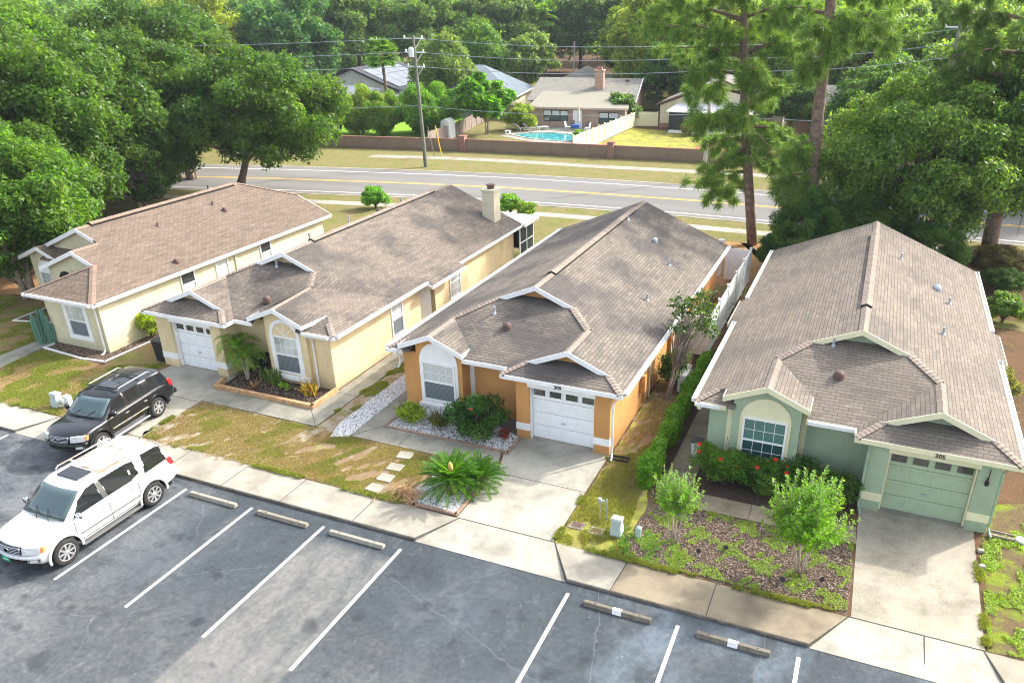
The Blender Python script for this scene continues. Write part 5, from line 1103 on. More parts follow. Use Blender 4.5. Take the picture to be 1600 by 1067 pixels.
def blobs(R, z0, z1, nb, rng, shape='round', core=.35):
    out = []
    zc, hz = (z0+z1)/2, (z1-z0)/2
    while len(out) < nb:
        d = unit(rng.normal(0, 1, 3)); r = rng.uniform(core, 1)**.6
        if shape == 'round': p = np.array([d[0]*R*r, d[1]*R*r, zc+d[2]*hz*r])
        elif shape == 'umbrella': p = np.array([d[0]*R*r, d[1]*R*r, z0+hz*.5+abs(d[2])*hz*1.4*r])
        else: p = np.array([d[0]*R*r*(1-.5*(d[2]*r+1)/2), d[1]*R*r*(1-.5*(d[2]*r+1)/2), zc+d[2]*hz*r])
        out.append(p)
    return np.array(out)
def crown_arrays(BC, br, per, leaf, rng, under=.35, flat=.75, asp=.5):
    Cs, As, Bs = [], [], []
    for c in BC:
        b = br*rng.uniform(.6, 1.35); n = int(per*(b/br)**2)
        d = unit(rng.normal(0, 1, (n, 3))); d = d[(d[:, 2] > -.3) | (rng.random(n) < under)]; n = len(d)
        lump = 1+.25*np.sin(d[:, 0:1]*5+c[0])*np.cos(d[:, 1:2]*6+c[1])
        r = b*(rng.uniform(.35, 1.08, (n, 1))**.55)*lump; p = c+d*r*np.array([1, 1, flat]); a, bb = leafaxes(n, d*.6+np.array([0, 0, .75]), leaf, rng, asp)
        Cs.append(p); As.append(a); Bs.append(bb)
    return np.concatenate(Cs), np.concatenate(As), np.concatenate(Bs)
def trunk_mb(h, r, BC, z0, rng, nl=9, base=(0, 0), lean=(0, 0), multi=1):
    mb = MB()
    for mt in range(multi):
        ox, oy = (0, 0) if multi == 1 else (.25*r*6*cos(mt*2.4), .25*r*6*sin(mt*2.4)); P = []; ln = (lean[0]+(0 if multi == 1 else ox*2), lean[1]+(0 if multi == 1 else oy*2))
        for k in range(6): t = k/5; P.append((ox+ln[0]*t+.12*sin(3*t+mt)*r*2, oy+ln[1]*t+.1*cos(4*t)*r*2, h*t))
        mb.tube(P, [r*1.35]+[r*(1-.6*k/5) for k in range(1, 6)], 9)
        idx = rng.permutation(len(BC))[:nl]
        for i in idx:
            e = BC[i]; zb = min(h*.92, max(z0*.6, e[2]-1.2-rng.uniform(0, 2))); t = max(0, min(1, zb/h)); s = np.array([ox+ln[0]*t, oy+ln[1]*t, zb]); mid = (s+e)/2+np.array([0, 0, .25])+rng.normal(0, .2, 3)
            mb.tube([tuple(s), tuple(mid), tuple(e)], [r*.5, r*.3, r*.08], 6)
    return mb
def make_tree(name, loc, label, cat, R, z0, z1, nb, br, per, leaf, seed, col, tr=.2, shape='round', group=None, under=.35, lean=(0, 0), mat='leaf', bark='bark', nl=10, multi=1, moss=0, asp=.5, core=.35, flat=.75, sc=1, rz=0):
    rng = np.random.default_rng(seed); root = thing(name, loc, label, cat, group, rz); root.scale = (sc,)*3
    BC = blobs(R, z0, z1, nb, rng, shape, core); BC[:, 0] += lean[0]; BC[:, 1] += lean[1]
    C, A, B = crown_arrays(BC, br, per, leaf, rng, under, flat, asp)
    o = bpy.data.objects.new('crown', quads_mesh('crown', C, A, B, M[mat])); COL.objects.link(o); o.parent = root; o.color = (*col, 1)
    obj('trunk', trunk_mb((z0+z1)/2+.5, tr, BC, z0, rng, nl, lean=lean, multi=multi), M[bark], root, local=True, smooth=True)
    if moss:
        n = moss; c = BC[rng.integers(0, len(BC), n)]+rng.normal(0, br*.6, (n, 3)); c[:, 2] -= br*.5; L = rng.uniform(.4, 1.5, (n, 1)); a = np.concatenate([rng.normal(0, .05, (n, 2)), -L], 1); b = unit(np.cross(a, rng.normal(0, 1, (n, 3))))*.04
        mo = bpy.data.objects.new('moss', quads_mesh('moss', c+a, a, b, M['moss'])); COL.objects.link(mo); mo.parent = root; mo['kind'] = 'stuff'
    return root
GR = (.048, .115, .016); MID = (.066, .148, .020); BR = (.10, .21, .026); YG = (.26, .32, .035); GG = (.11, .20, .05); DK = (.045, .12, .02); TEAL = (.055, .16, .05)
# detailed prototypes
pA = make_tree('shade_tree', (-48.5, 50, 0), 'broad tree with dark trunk standing alone in front of the road', 'tree', 6.5, 3.1, 10.8, 165, 1.0, 620, .15, 1, MID, .33, 'round', lean=(3.2, .5), under=.6, nl=16)
pB = make_tree('shade_tree', (-47.5, 33, 0), 'tall dense tree behind the entry of the beige house', 'tree', 5.2, 1.6, 12, 170, .98, 560, .15, 2, MID, .28, 'round', under=.5, group='wood beside the beige house')
pC = make_tree('shade_tree', (-41.3, 26.2, 0), 'low bright leafy tree with pale forked trunk at the left edge', 'tree', 4.2, 1.4, 8.8, 140, .78, 520, .125, 3, BR, .16, 'round', under=.5, group='wood beside the beige house', bark='bark_light', multi=3)
pD = make_tree('shade_tree', (2.2, 50.5, 0), 'dense rounded laurel oak right behind the green house roof', 'tree', 5.6, 2.3, 10.4, 170, .95, 620, .12, 4, (.13, .235, .05), .3, 'round', under=.5, nl=18, moss=160)
wood = [(pB, -44.6, 29.5, .7, .4, MID, 'leafy tree between the low bright tree and the beige house roof'), (pA, -53, 39, 1.12, 2.1, MID, 'large dark tree overhanging the rear of the beige house'), (pB, -53.5, 46.5, 1.0, 3.0, GR, 'tall tree left of the lone roadside tree'), (pB, -60, 37, 1.25, 1.0, MID, 'very tall tree at the upper left edge of the photo'),
        (pA, -62, 49, 1.22, 4.0, BR, 'tall bright green crown above the beige house ridge'), (pC, -56.5, 53.0, 1.15, 0.9, MID, 'smaller tree with bare curved limb beside the road'), (pB, -70, 46, 1.3, 5.2, BR, 'bright tall crown at the far upper left'), (pA, -71, 58, 1.3, .3, GR, 'tall crown behind the left wood near the road bend'), (pB, -82, 52, 1.35, 2.2, MID, 'tree at the farthest upper left corner'),
        (pC, -49.5, 29, 1.25, 4.4, MID, 'bushy tree at the left edge behind the low bright tree'), (pB, -52, 33.5, 1.1, 5.0, GR, 'dark green tree deep inside the left wood'), (pC, -50.3, 42.2, .8, 2.0, GR, 'short bushy tree with low foliage just behind the beige house ridge')]
for p, x, y, s, rz, c, lb in wood: dup(p, (x, y, 0), rz, s, lb, 'wood beside the beige house', (*c, 1))
for k, (p, x, y, s, rz, c, lb) in enumerate([(pA, 10.2, 54.3, (.78, .78, 1.12), 3.3, (.10, .19, .045), 'high crowned oak over the road at the right edge'), (pB, 16, 72, 1.0, 2.2, GR, 'dark tree at the right edge beyond the road'), (pD, -2.6, 45.8, .45, 2.0, DK, 'low dark evergreen between the two green hedged roofs'), (pC, -.3, 45.8, .52, .6, (.04, .10, .015), 'dark glossy shrub left behind the green house roof'), (pD, 3.3, 46.3, (.40, .40, .34), 3.0, DK, 'low dark shrub hard behind the green house ridge'), (pC, -3.6, 43.6, .38, 3.3, (.05, .12, .02), 'small dark shrub beside the vinyl fence corner'), (pD, 7.4, 49.0, (.34, .34, .17), 1.5, (.12, .10, .05), 'brownish shrub beyond the rear corner of the green house'), (pD, 7.5, 46.4, (.22, .22, .12), 1.5, DK, 'low dark green bush on the right side lawn')]):
    dup(p, (x, y, 0), rz, s, lb, None, (*c, 1))
pE = make_tree('oak_tree', (-33.5, 126, 0), 'large yellow green tree behind the tan pool house', 'tree', 8.5, 1.0, 16.5, 130, 1.7, 420, .34, 5, YG, .4, 'round', under=.5, group='trees beyond the far gardens')
pF = make_tree('oak_tree', (-93, 132, 0), 'grey green oak hung with moss behind the solar roof house', 'tree', 9, 2.5, 17, 130, 1.7, 420, .32, 6, GG, .45, 'umbrella', under=.5, group='trees beyond the far gardens', moss=420)
pG = make_tree('garden_tree', (-59, 116, 0), 'bright green bushy tree in front of the red roof', 'tree', 4.8, 3, 10.5, 40, 1.6, 900, .24, 7, BR, .25, 'cone', group='garden trees')
far = [(pE, -104, 104, .98, 1.3, YG, 'yellow green tree at the upper left beyond the road bend'), (pE, -92, 112, .95, 2.6, TEAL, 'dark green rounded tree left of the mossy oaks'), (pF, -82, 138, .98, 1.1, GG, 'mossy oak above the solar roof'), (pF, -101, 124, .9, 4.1, (.10, .15, .05), 'greyish oak left behind the solar roof house'),
       (pF, -72, 148, 1.0, 2.4, (.08, .15, .045), 'dull green oak behind the red roof on its left'), (pE, -70, 160, 1.0, .5, TEAL, 'dark blue green crown behind the tall utility pole'), (pF, -60, 163, 1.05, 3.3, (.09, .17, .045), 'muted green oak left of the tall palm'), (pE, -47, 163, .95, 5.2, GR, 'dark tree right of the tall palm'), (pE, -40, 142, .95, 3.4, (.17, .26, .03), 'light green tree behind the big yellow green one'),
       (pE, -25, 121, .95, 2.2, (.20, .28, .035), 'yellow green tree right of the pool house gable'), (pF, -27, 113, .62, 2.2, (.07, .16, .03), 'low green tree filling the gap beside the pool house'), (pE, -14, 126, .9, 4.2, (.17, .29, .05), 'green tree behind the cream gabled house'), (pF, -3, 120, .95, .2, (.20, .31, .07), 'light green oak behind the shaded right house'), (pE, 6, 108, .85, 1.2, (.16, .27, .05), 'green tree left of the leaning right pine'), (pF, 13, 98, .85, 3.2, (.18, .28, .07), 'pale green oak at the far right'),
       (pE, -118, 118, 1.05, .2, MID, 'green tree at the upper left behind the yellow green one'), (pE, -95, 92, .85, 4.2, MID, 'rounded green tree by the far left road verge'), (pE, 2, 92, .62, 2.2, (.09, .19, .04), 'dark tree over the right lawn chairs'), (pF, 9, 86, .75, 5.2, (.16, .26, .06), 'spreading tree at the right behind the boundary wall'), (pE, 17, 82, .8, 2.9, (.15, .26, .05), 'green crown at the right edge beyond the wall'), (pF, -9.5, 93.2, .42, 1.9, (.05, .12, .03), 'small shade tree on the lawn behind the boundary wall'), (pE, -.5, 84, .5, .9, (.05, .13, .025), 'low dark tree just behind the right end of the wall'), (pE, -17, 152, 1.1, 2, (.18, .28, .08), 'tall pale crown above the cream gabled house'), (pF, 4, 140, 1.15, 4, (.20, .30, .10), 'tall pale oak in the upper right distance'), (pE, 22, 118, 1.1, 5, (.11, .19, .04), 'tall crown at the far upper right'), (pE, 25, 96, .95, .8, (.08, .16, .03), 'crown at the right edge of the garden row')]
for p, x, y, s, rz, c, lb in far: dup(p, (x, y, 0), rz, s, lb, 'trees beyond the far gardens', (*c, 1))
gt = [(pG, -57.5, 101, .92, 1.2, (.15, .23, .07), 'pale olive tree left of the blue roof'), (pG, -64.5, 124, 1.05, 2.2, MID, 'green tree behind the tall utility pole'), (pG, -66, 131, .9, .4, (.12, .18, .04), 'light green tree at the left of the red roof')]
for p, x, y, s, rz, c, lb in gt: dup(p, (x, y, 0), rz, s, lb, 'garden trees', (*c, 1))
mg = make_tree('magnolia_tree', (-52.5, 119, 0), 'sparse tree with pale blossom and bare twigs behind the blue roof', 'tree', 4.6, 3, 9.4, 34, 1.1, 420, .26, 8, (.16, .25, .08), .2, 'round', bark='bark_light', nl=30, group='garden trees')
pH = make_tree('bamboo_clump', (-49.6, 82.5, 0), 'large leafy bamboo clump behind the tall pole', 'bamboo', 4.0, .6, 5.6, 60, .95, 700, .2, 9, (.12, .27, .02), .07, 'round', under=.6, multi=6, asp=.28, group='bamboo clumps')
dup(pH, (-56.9, 80.2, 0), 1.3, (.72, .72, .95), 'yellow green bamboo clump at the left end of the wall', 'bamboo clumps', (.20, .30, .03, 1)); dup(pH, (-54.0, 80.6, 0), 2.6, (.55, .6, .85), 'smaller bamboo clump between the two larger ones', 'bamboo clumps', (.15, .27, .03, 1))
pap = make_tree('papaya_tree', (-43.2, 85.4, 0), 'glossy large leaved tree leaning over the grey wooden fence', 'tree', 3.1, 2.2, 6.6, 42, .85, 260, .34, 10, (.10, .26, .015), .1, 'round', under=.5, multi=4, asp=.6, bark='bark_light')
bush = make_tree('shrub', (-40.6, 89.7, 0), 'yellow green shrub at the left end of the pool', 'shrub', 1.7, .3, 2.9, 26, .6, 330, .15, 11, (.24, .33, .03), .05, 'round', under=.6, multi=3)
dup(bush, (-30.5, 97.8, 0), .5, 1.25, 'crape tree in front of the pool house right window', None, (.09, .18, .04, 1)); dup(bush, (-31.2, 84.4, 0), .5, .42, 'spiky plant at the near edge of the pool', None, (.18, .33, .05, 1)); dup(bush, (-60.5, 78, 0), .5, .9, 'dark red flecked bush at the left end of the wall', None, (.05, .08, .02, 1))
dup(bush, (-20.6, 92.6, 0), .9, .6, 'round bronze bush before the screened porch', None, (.16, .13, .04, 1)); dup(bush, (-35.0, 49.9, 0), .9, .55, 'bright green bush rising behind the cream house ridge', None, (.14, .34, .03, 1))
dup(bush, (-24.6, 52.0, 0), .9, .5, 'small young plant beside the near footpath', None, (.2, .38, .05, 1)); dup(bush, (-22.9, 50.9, 0), 1.9, .45, 'low yellow green plant on the rear lawn', None, (.2, .32, .05, 1))
dup(bush, (7.0, 41.5, 0), .2, .5, 'light green shrub low beside the right gutter', None, (.14, .24, .05, 1)); dup(bush, (5.9, 32.5, 0), .2, .42, 'pinkish green shrub by the side wall of the green house', None, (.22, .22, .06, 1))
# distant wood
rng = np.random.default_rng(77); BC = []
for k in range(200):
    x = -300+430*rng.random(); y = 150+95*rng.random()+max(0, -x-120)*-.45; h = rng.uniform(12, 19)+(y-150)*.03
    if y < 166 and -80 < x < -45: continue
    if -75 < x < -52 and y < 190: h *= .8
    for j in range(9): d = unit(rng.normal(0, 1, 3)); BC.append([x+d[0]*5, y+d[1]*5, h*.62+d[2]*h*.33])
for k in range(70):
    x = -340+215*rng.random(); y = 75+95*rng.random()
    for j in range(9): d = unit(rng.normal(0, 1, 3)); BC.append([x+d[0]*5, y+d[1]*5, 9.5+d[2]*5])
for k in range(150): BC.append([-150+175*rng.random(), 141+12*rng.random(), rng.uniform(.5, 4)])
BC = [b for b in BC if not (-66 < b[0] < -44 and b[1] < 165 and b[2] < 6)]
C, A, B = crown_arrays(np.array(BC), 2.7, 420, .48, rng, .3, .8)
wd = bpy.data.objects.new('woodland', quads_mesh('woodland', C, A, B, M['leaf'])); COL.objects.link(wd); wd.color = (.13, .25, .06, 1); wd['kind'] = 'stuff'; wd['label'] = 'dense distant wood closing the view beyond the houses'
# pines
def pine(loc, label, H, r, lean, br, seed, col=(.15, .27, .05)):
    rng = np.random.default_rng(seed); root = thing('pine_tree', loc, label, 'tree', 'tall pines'); mb = MB(); P = []
    for k in range(9): t = k/8; P.append((lean[0]*t+.15*sin(5*t+seed), lean[1]*t, H*t))
    mb.tube(P, [r*(1.1-.45*k/8) for k in range(9)], 12); tips = []
    for (z, az, L, dz) in br:
        t = z/H; s = np.array([lean[0]*t, lean[1]*t, z]); d = np.array([cos(az), sin(az), 0]); e = s+d*L+np.array([0, 0, dz]); m1 = s+d*L*.5+np.array([0, 0, dz*.35+.25*L*.3])
        mb.tube([tuple(s), tuple(m1), tuple(e)], [.09+.015*L, .06, .02], 6)
        nt_ = int(7+L*5.5)
        for q in range(nt_):
            u = rng.uniform(.3, 1.05); base = s+(m1-s)*min(1, u*2) if u < .5 else m1+(e-m1)*(u-.5)*2; off = rng.normal(0, .30+.05*L, 3)*np.array([1, 1, .7]); tp = base+off+np.array([0, 0, -.15]); tips.append(tp)
            if rng.random() < .45: mb.tube([tuple(base), tuple(tp)], [.02, .01], 4, cap=False)
    obj('trunk', mb, M['bark_pine'], root, local=True, smooth=True)
    T = np.array(tips); n = 165; c = np.repeat(T, n, 0); d = unit(rng.normal(0, 1, (len(c), 3))+np.array([0, 0, -.15])); L = rng.uniform(.13, .30, (len(c), 1)); L2 = np.repeat(rng.uniform(.75, 1.35, (len(T), 1)), n, 0); a = d*L*L2+np.array([0, 0, -.07]); b = unit(np.cross(a, rng.normal(0, 1, (len(c), 3))))*.014
    o = bpy.data.objects.new('crown', quads_mesh('crown', c+a, a, b, M['needle'])); COL.objects.link(o); o.parent = root; o.color = (*col, 1); return root
r_ = random.Random(5)
b1 = [(3.6, 2.7, 2.6, -1.0), (4.6, 2.9, 3.2, -1.2), (5.4, .4, 2.4, -.6), (5.6, 3.6, 2.6, -.8), (6.4, 2.5, 3.4, -.6), (6.9, 5.5, 2.2, -.4), (7.3, .1, 2.6, -.5), (7.8, 3.2, 3.6, -.5), (8.3, 4.4, 2.6, 0), (8.7, 1.2, 2.6, 0), (9.2, 2.8, 4.0, -.3), (9.7, 6.0, 2.6, .1), (10.2, 3.5, 3.8, .2), (10.6, 5.0, 2.6, .3), (11.2, 2.9, 5.0, .4), (11.6, .3, 3.2, .5), (12.3, 3.3, 5.6, .6), (12.6, 1.6, 2.6, .6), (13.2, 2.8, 6.0, .9), (13.4, 0, 3.0, .8), (14.2, 3.2, 5.8, 1.2), (14.8, 4.7, 3.2, 1), (15, 1.0, 3.2, 1), (15.6, 3.0, 4.5, 1.0), (16.4, .5, 3, .8), (16.6, 2.4, 3, .8)]
b1 += [(z, 4.7+.5*((i % 3)-1), 1.3+.25*(i % 4), -.3) for i, z in enumerate((6.0, 8.0, 10.4, 12.8, 15.0))]
pine((-6.75, 50.6, 0), 'tall slender pine rising from the straw beside the road', 17.5, .30, (-2.3, .3), b1, 21)
b2 = [(3.4, 3.0, 1.6, -.7), (4.2, 2.6, 1.9, -.9), (4.6, 5.4, 1.3, -.5), (5.2, 3.4, 2.0, -.7), (5.8, 2.0, 1.7, -.5), (6.4, 3.0, 2.0, -.5), (7.0, 3.8, 1.5, -.3), (12.6, .2, 3.4, -.3), (13.4, 5.8, 4.0, -.2), (13.6, 2.8, 3.0, .3), (14.4, .6, 4.2, .3), (15, 3.6, 3.0, .6), (15.6, 5.6, 3.5, .6)]
b2 += [(11.2, 4.3, 1.8, -.4), (12.2, 5.0, 2.0, -.3), (13.3, 4.5, 2.2, -.2)]
pine((-2.9, 48.6, 0), 'thick trunked pine left of the laurel oak', 17, .38, (-1.1, .2), b2, 22)
b3 = [(9.6, 2.6, 2.6, .3), (10.4, 3.1, 3.2, -.3), (11.0, .8, 2.4, .3), (11.6, 3.4, 4.2, -.2), (12.0, 2.5, 3.6, .2), (12.6, 4.5, 2.8, .3), (13.2, 3.0, 4.4, .5), (13.6, 5.5, 2.5, .4), (14.2, 2.7, 3.6, .8), (14.6, .5, 3, .8), (15.4, 3.6, 3.2, .8)]
pine((7.3, 52.5, 0), 'dark leaning pine trunk at the right edge with drooping boughs', 17, .42, (-.8, 0), b3, 23, (.11, .20, .04))
# palms
def fanpalm(loc, h, R, label, n=60, seed=3, lean=0, col=(.12, .24, .04)):
    rng = random.Random(seed); root = thing('fan_palm', loc, label, 'palm tree', 'fan palms'); mb = MB(); mb.tube([(0, 0, 0), (lean*.5, 0, h*.5), (lean, 0, h)], [.26, .2, .17], 10); obj('trunk', mb, M['bark'], root, local=True)
    C, A, B = [], [], []
    for k in range(n):
        az = rng.uniform(0, 2*pi); el = rng.uniform(-.9, 1.25); d = Vector((cos(az)*cos(el), sin(az)*cos(el), sin(el))); c = Vector((lean, 0, h))+d*R*.5; s = d.cross(Vector((0, 0, 1))).normalized(); u = s.cross(d)
        for j in range(13):
            t = (j-6)/6*1.25; dd = (d*cos(t)+s*sin(t)).normalized(); dd = (dd-Vector((0, 0, .18))).normalized(); L = R*.5; C.append(c+dd*L*.5); A.append(dd*L*.5); B.append((u.cross(dd).normalized()+u*rng.uniform(-.8, .8)).normalized()*R*.06)
    o = bpy.data.objects.new('crown', quads_mesh('crown', np.array(C), np.array(A), np.array(B), M['leaf'])); COL.objects.link(o); o.parent = root; o.color = (*col, 1); return root
fanpalm((-56.9, 86.2, 0), 8.4, 2.3, 'fan palm in front of the solar roof house', lean=-.5)
fanpalm((-62.5, 150, 0), 11.6, 2.9, 'slender tall palm behind the pool house roof', 30, 5)
def frond_set(root, n, R, droop, leaf, wd, seed, col, pairs=26, elmin=.05, elmax=1.35, hz=.3, name='crown', mat='leaf'):
    rng = random.Random(seed); C, A, B = [], [], []; st = MB()
    for k in range(n):
        az = 2.399*k+rng.uniform(-.2, .2); el = elmin+(elmax-elmin)*(k/n)**.8+rng.uniform(-.1, .1); L = R*rng.uniform(.85, 1.08); d = Vector((cos(az), sin(az), 0)); pts = []
        p = Vector((0, 0, hz)); e = el
        for q in range(9): pts.append(p.copy()); p = p+(d*cos(e)+Vector((0, 0, sin(e))))*L/8; e -= droop*(.5+q/8)/8*2
        st.tube([tuple(x) for x in pts], [.014]+[.008]*8, 4, cap=False)
        for j in range(pairs):
            t = (j+1.5)/(pairs+1)*8; i = min(7, int(t)); b = pts[i].lerp(pts[i+1], t-i); tg = (pts[i+1]-pts[i]).normalized(); sd_ = tg.cross(Vector((0, 0, 1))).normalized(); up = sd_.cross(tg); ll = leaf*(sin(pi*(.12+.83*(j+1)/pairs)))**.7
            for sg in (-1, 1): dd = (sd_*sg+tg*.55+up*.18).normalized(); C.append(b+dd*ll/2); A.append(dd*ll/2); B.append(up.cross(dd).normalized()*wd+up*wd*.3*sg)
    o = bpy.data.objects.new(name, quads_mesh(name, np.array(C), np.array(A), np.array(B), M[mat])); COL.objects.link(o); o.parent = root; o.color = (*col, 1)
    obj('stems', st, M['leaf'], root, local=True).color = (*mul(col, 1.4), 1); return root
sg = thing('sago_palm', (-11.05, 18.35, 0), 'large sago palm with yellow cone on the corner gravel bed', 'palm', 'sago palms'); frond_set(sg, 84, 1.12, .45, .15, .013, 31, (.075, .20, .018), 44, -.12, 1.25, .5)
mb = MB(); mb.lathe([(.18, 0), (.2, .3), (.16, .6)], (0, 0, 0), 12); obj('trunk', mb, M['bark'], sg, local=True)
cone = plain('cone_yellow', (.75, .48, .13), .8, var=.25, scale=20, bscale=40); mb = MB(); mb.lathe([(.05, .6), (.085, .7), (.095, .95), (.07, 1.12), (.02, 1.2)], (0, 0, 0), 14); obj('cone', mb, cone, sg, local=True, smooth=True)
s2 = thing('sago_palm', (-10.35, 19.0, 0), 'second sago palm crowding behind the one with the cone', 'palm', 'sago palms'); frond_set(s2, 60, .95, .5, .14, .012, 32, (.06, .17, .018), 40, -.1, 1.25, .35); mb = MB(); mb.lathe([(.14, 0), (.15, .2), (.12, .45)], (0, 0, 0), 12); obj('trunk', mb, M['bark'], s2, local=True)
dp = thing('date_palm', (-23.15, 22.55, 0), 'pygmy date palm with two stems beside the white garage door', 'palm')
for k, (ex, ey, h, R) in enumerate(((-.35, .1, 1.5, .95), (.25, -.1, 1.2, .85))):
    mb = MB(); mb.tube([(0, 0, 0), (ex*.6, ey*.6, h*.55), (ex, ey, h)], [.07, .06, .055], 8); obj('trunk', mb, M['bark_light'], dp, local=True)
    hd = bpy.data.objects.new('head', None); COL.objects.link(hd); hd.parent = dp; hd.location = (ex, ey, h-.3); frond_set(hd, 22, R*1.15, 1.25, .30, .010, 40+k, (.13, .25, .03), 30, -.25, 1.25, .3, 'fronds')
# shrubs near the houses
def make_shrub(name, loc, label, R, h, nb, br, per, leaf, seed, col, asp=.5, flowers=None, cat='shrub', stems=True, z0=.1):
    rng = np.random.default_rng(seed); root = thing(name, loc, label, cat); BC = blobs(R[0] if isinstance(R, tuple) else R, z0+br*.5, h-br*.5, nb, rng)
    if isinstance(R, tuple): BC[:, 1] *= R[1]/R[0]
    C, A, B = crown_arrays(BC, br, per, leaf, rng, .6, .8, asp); k = C[:, 2] > .02; C, A, B = C[k], A[k], B[k]
    o = bpy.data.objects.new('foliage', quads_mesh('foliage', C, A, B, M['leaf'])); COL.objects.link(o); o.parent = root; o.color = (*col, 1)
    if stems: obj('stem', trunk_mb(h*.55, .03, BC, .1, rng, 12, multi=4), M['bark'], root, local=True)
    if flowers:
        n, fc, fs = flowers; i = rng.integers(0, len(C), n*3); i = i[np.argsort(-C[i][:, 2]+C[i][:, 1]*.5)][:n]; fl = MB()
        for j in i:
            c = C[j]+np.array([0, -.03, .05])
            for q in range(5): a = q*1.257; fl.obox((c[0]+cos(a)*fs*.5, c[1]+sin(a)*fs*.5*.6, c[2]+sin(a)*fs*.4), (cos(a)*fs*.5, 0, sin(a)*fs*.5), (0, .006, 0), (-sin(a)*fs*.35, 0, cos(a)*fs*.35))
        obj('blossoms', fl, plain('petal', fc, .6), root, local=True)
    return root
make_shrub('shrub', (-11.9, 21.95, 0), 'large dark glossy shrub beside the garage of the orange house', (1.05, .75), 1.65, 44, .34, 300, .062, 51, (.035, .12, .02), .5, (3, (.6, .14, .06), .05))
make_shrub('shrub', (-14.85, 22.0, 0), 'yellow green croton left of the arched window', (.55, .45), .75, 24, .2, 170, .055, 52, (.27, .36, .03), .45)
make_shrub('shrub', (-13.6, 22.0, 0), 'small reddish olive shrub below the arched window', (.32, .3), .6, 12, .16, 120, .045, 53, (.15, .18, .04), .45)
make_shrub('shrub', (-10.9, 22.05, 0), 'small dark red plant between large shrub and garage pillar', (.2, .2), .4, 8, .12, 80, .04, 54, (.25, .05, .03), .45, stems=False)
make_shrub('hibiscus', (-3.1, 22.3, 0), 'hibiscus with red flowers at the left of the green house window', (.85, .55), 1.35, 34, .27, 260, .05, 55, (.10, .22, .025), .5, (6, (.75, .04, .02), .07))
make_shrub('hibiscus', (-1.7, 22.25, 0), 'hibiscus with red flowers right under the green house window', (.9, .55), 1.25, 34, .27, 260, .05, 56, (.07, .18, .022), .5, (7, (.75, .05, .02), .07))
make_shrub('hibiscus', (-.55, 22.5, 0), 'dark hibiscus against the plain green wall', (.7, .5), 1.3, 30, .27, 240, .05, 57, (.045, .14, .02), .5, (2, (.7, .08, .05), .06))
make_shrub('hibiscus', (.55, 22.4, 0), 'dark hibiscus beside the green garage pillar', (.6, .5), 1.25, 26, .26, 240, .05, 58, (.06, .15, .022), .5)
make_shrub('shrub', (-31.05+.45, 24.5, 0), 'yellow green ti plant by the beige side wall', (.45, .4), 1.45, 18, .28, 60, .13, 59, (.30, .40, .035), .3)
make_shrub('shrub', (-20.9, 22.2, 0), 'small bright green sprig in the dark bed', (.15, .15), .4, 6, .1, 50, .06, 60, (.22, .38, .04), .4, stems=False)
def blades(name, loc, label, n, R, h, wd, seed, mat, spread=.3, cat='plant'):
    rng = random.Random(seed); mb = MB(); root = thing(name, loc, label, cat)
    for k in range(n):
        a = rng.uniform(0, 2*pi); r = R*sqrt(rng.random()); x, y = r*cos(a), r*sin(a)*.6; hh = h*rng.uniform(.6, 1.1); tx, ty = rng.gauss(0, spread)*hh, rng.gauss(0, spread)*hh; b = rng.uniform(0, pi); wx, wy = cos(b)*wd, sin(b)*wd
        mb.face([(x-wx, y-wy, 0), (x+wx, y+wy, 0), (x+tx*.4+wx, y+ty*.4+wy, hh*.6), (x+tx*.4-wx, y+ty*.4-wy, hh*.6)]); mb.face([(x+tx*.4-wx, y+ty*.4-wy, hh*.6), (x+tx*.4+wx, y+ty*.4+wy, hh*.6), (x+tx, y+ty, hh)])
    obj('leaves', mb, mat, root, local=True, recalc=False); return root
snk = leafmat('snake_plant_leaf', False, (.16, .22, .07), .35, .2, .3); brm = leafmat('bromeliad_leaf', False, (.45, .30, .05), .6, .3, .5); dry = leafmat('dry_leaf', False, (.50, .30, .14), .4, .3, 0)
blades('snake_plant', (-22.4, 22.8, 0), 'pale snake plants left in the dark bed of the cream house', 40, .35, .65, .03, 61, snk, .18); blades('snake_plant', (-21.85, 22.65, 0), 'darker green snake plants beside the sunburst window', 60, .5, .75, .03, 62, leafmat('snake2', False, (.10, .16, .04), .4, .2, .4), .16)
blades('bromeliad', (-19.75, 22.3, 0), 'yellow striped spiky plant at the right of the dark bed', 60, .28, .7, .03, 63, brm, .35); blades('bromeliad', (-22.35, 22.0, 0), 'dried orange spiky plant in the middle of the dark bed', 24, .12, .35, .02, 64, dry, .9)
ct = thing('cactus', (-34.62, 22.05, 0), 'tall blue green columnar cactus at the beige house corner', 'cactus'); cm = plain('cactus_skin', (.10, .22, .16), .6, var=.2, scale=6)
for k in range(9):
    rr = random.Random(k); x, y, h = rr.uniform(-.3, .25), rr.uniform(-.22, .25), rr.uniform(.9, 1.9); n = 10; mb = MB(); pts = [(x, y, 0), (x*1.2, y*1.2, h*.5), (x*1.3, y*1.3, h*.94), (x*1.3, y*1.3, h)]
    mb.tube(pts, [.085, .095, .085, .03], n)
    for i, v in enumerate(mb.V):
        if i % 2: q = pts[i//n]; mb.V[i] = (q[0]+(v[0]-q[0])*.68, q[1]+(v[1]-q[1])*.68, v[2])
    obj('column', mb, cm, ct, local=True)
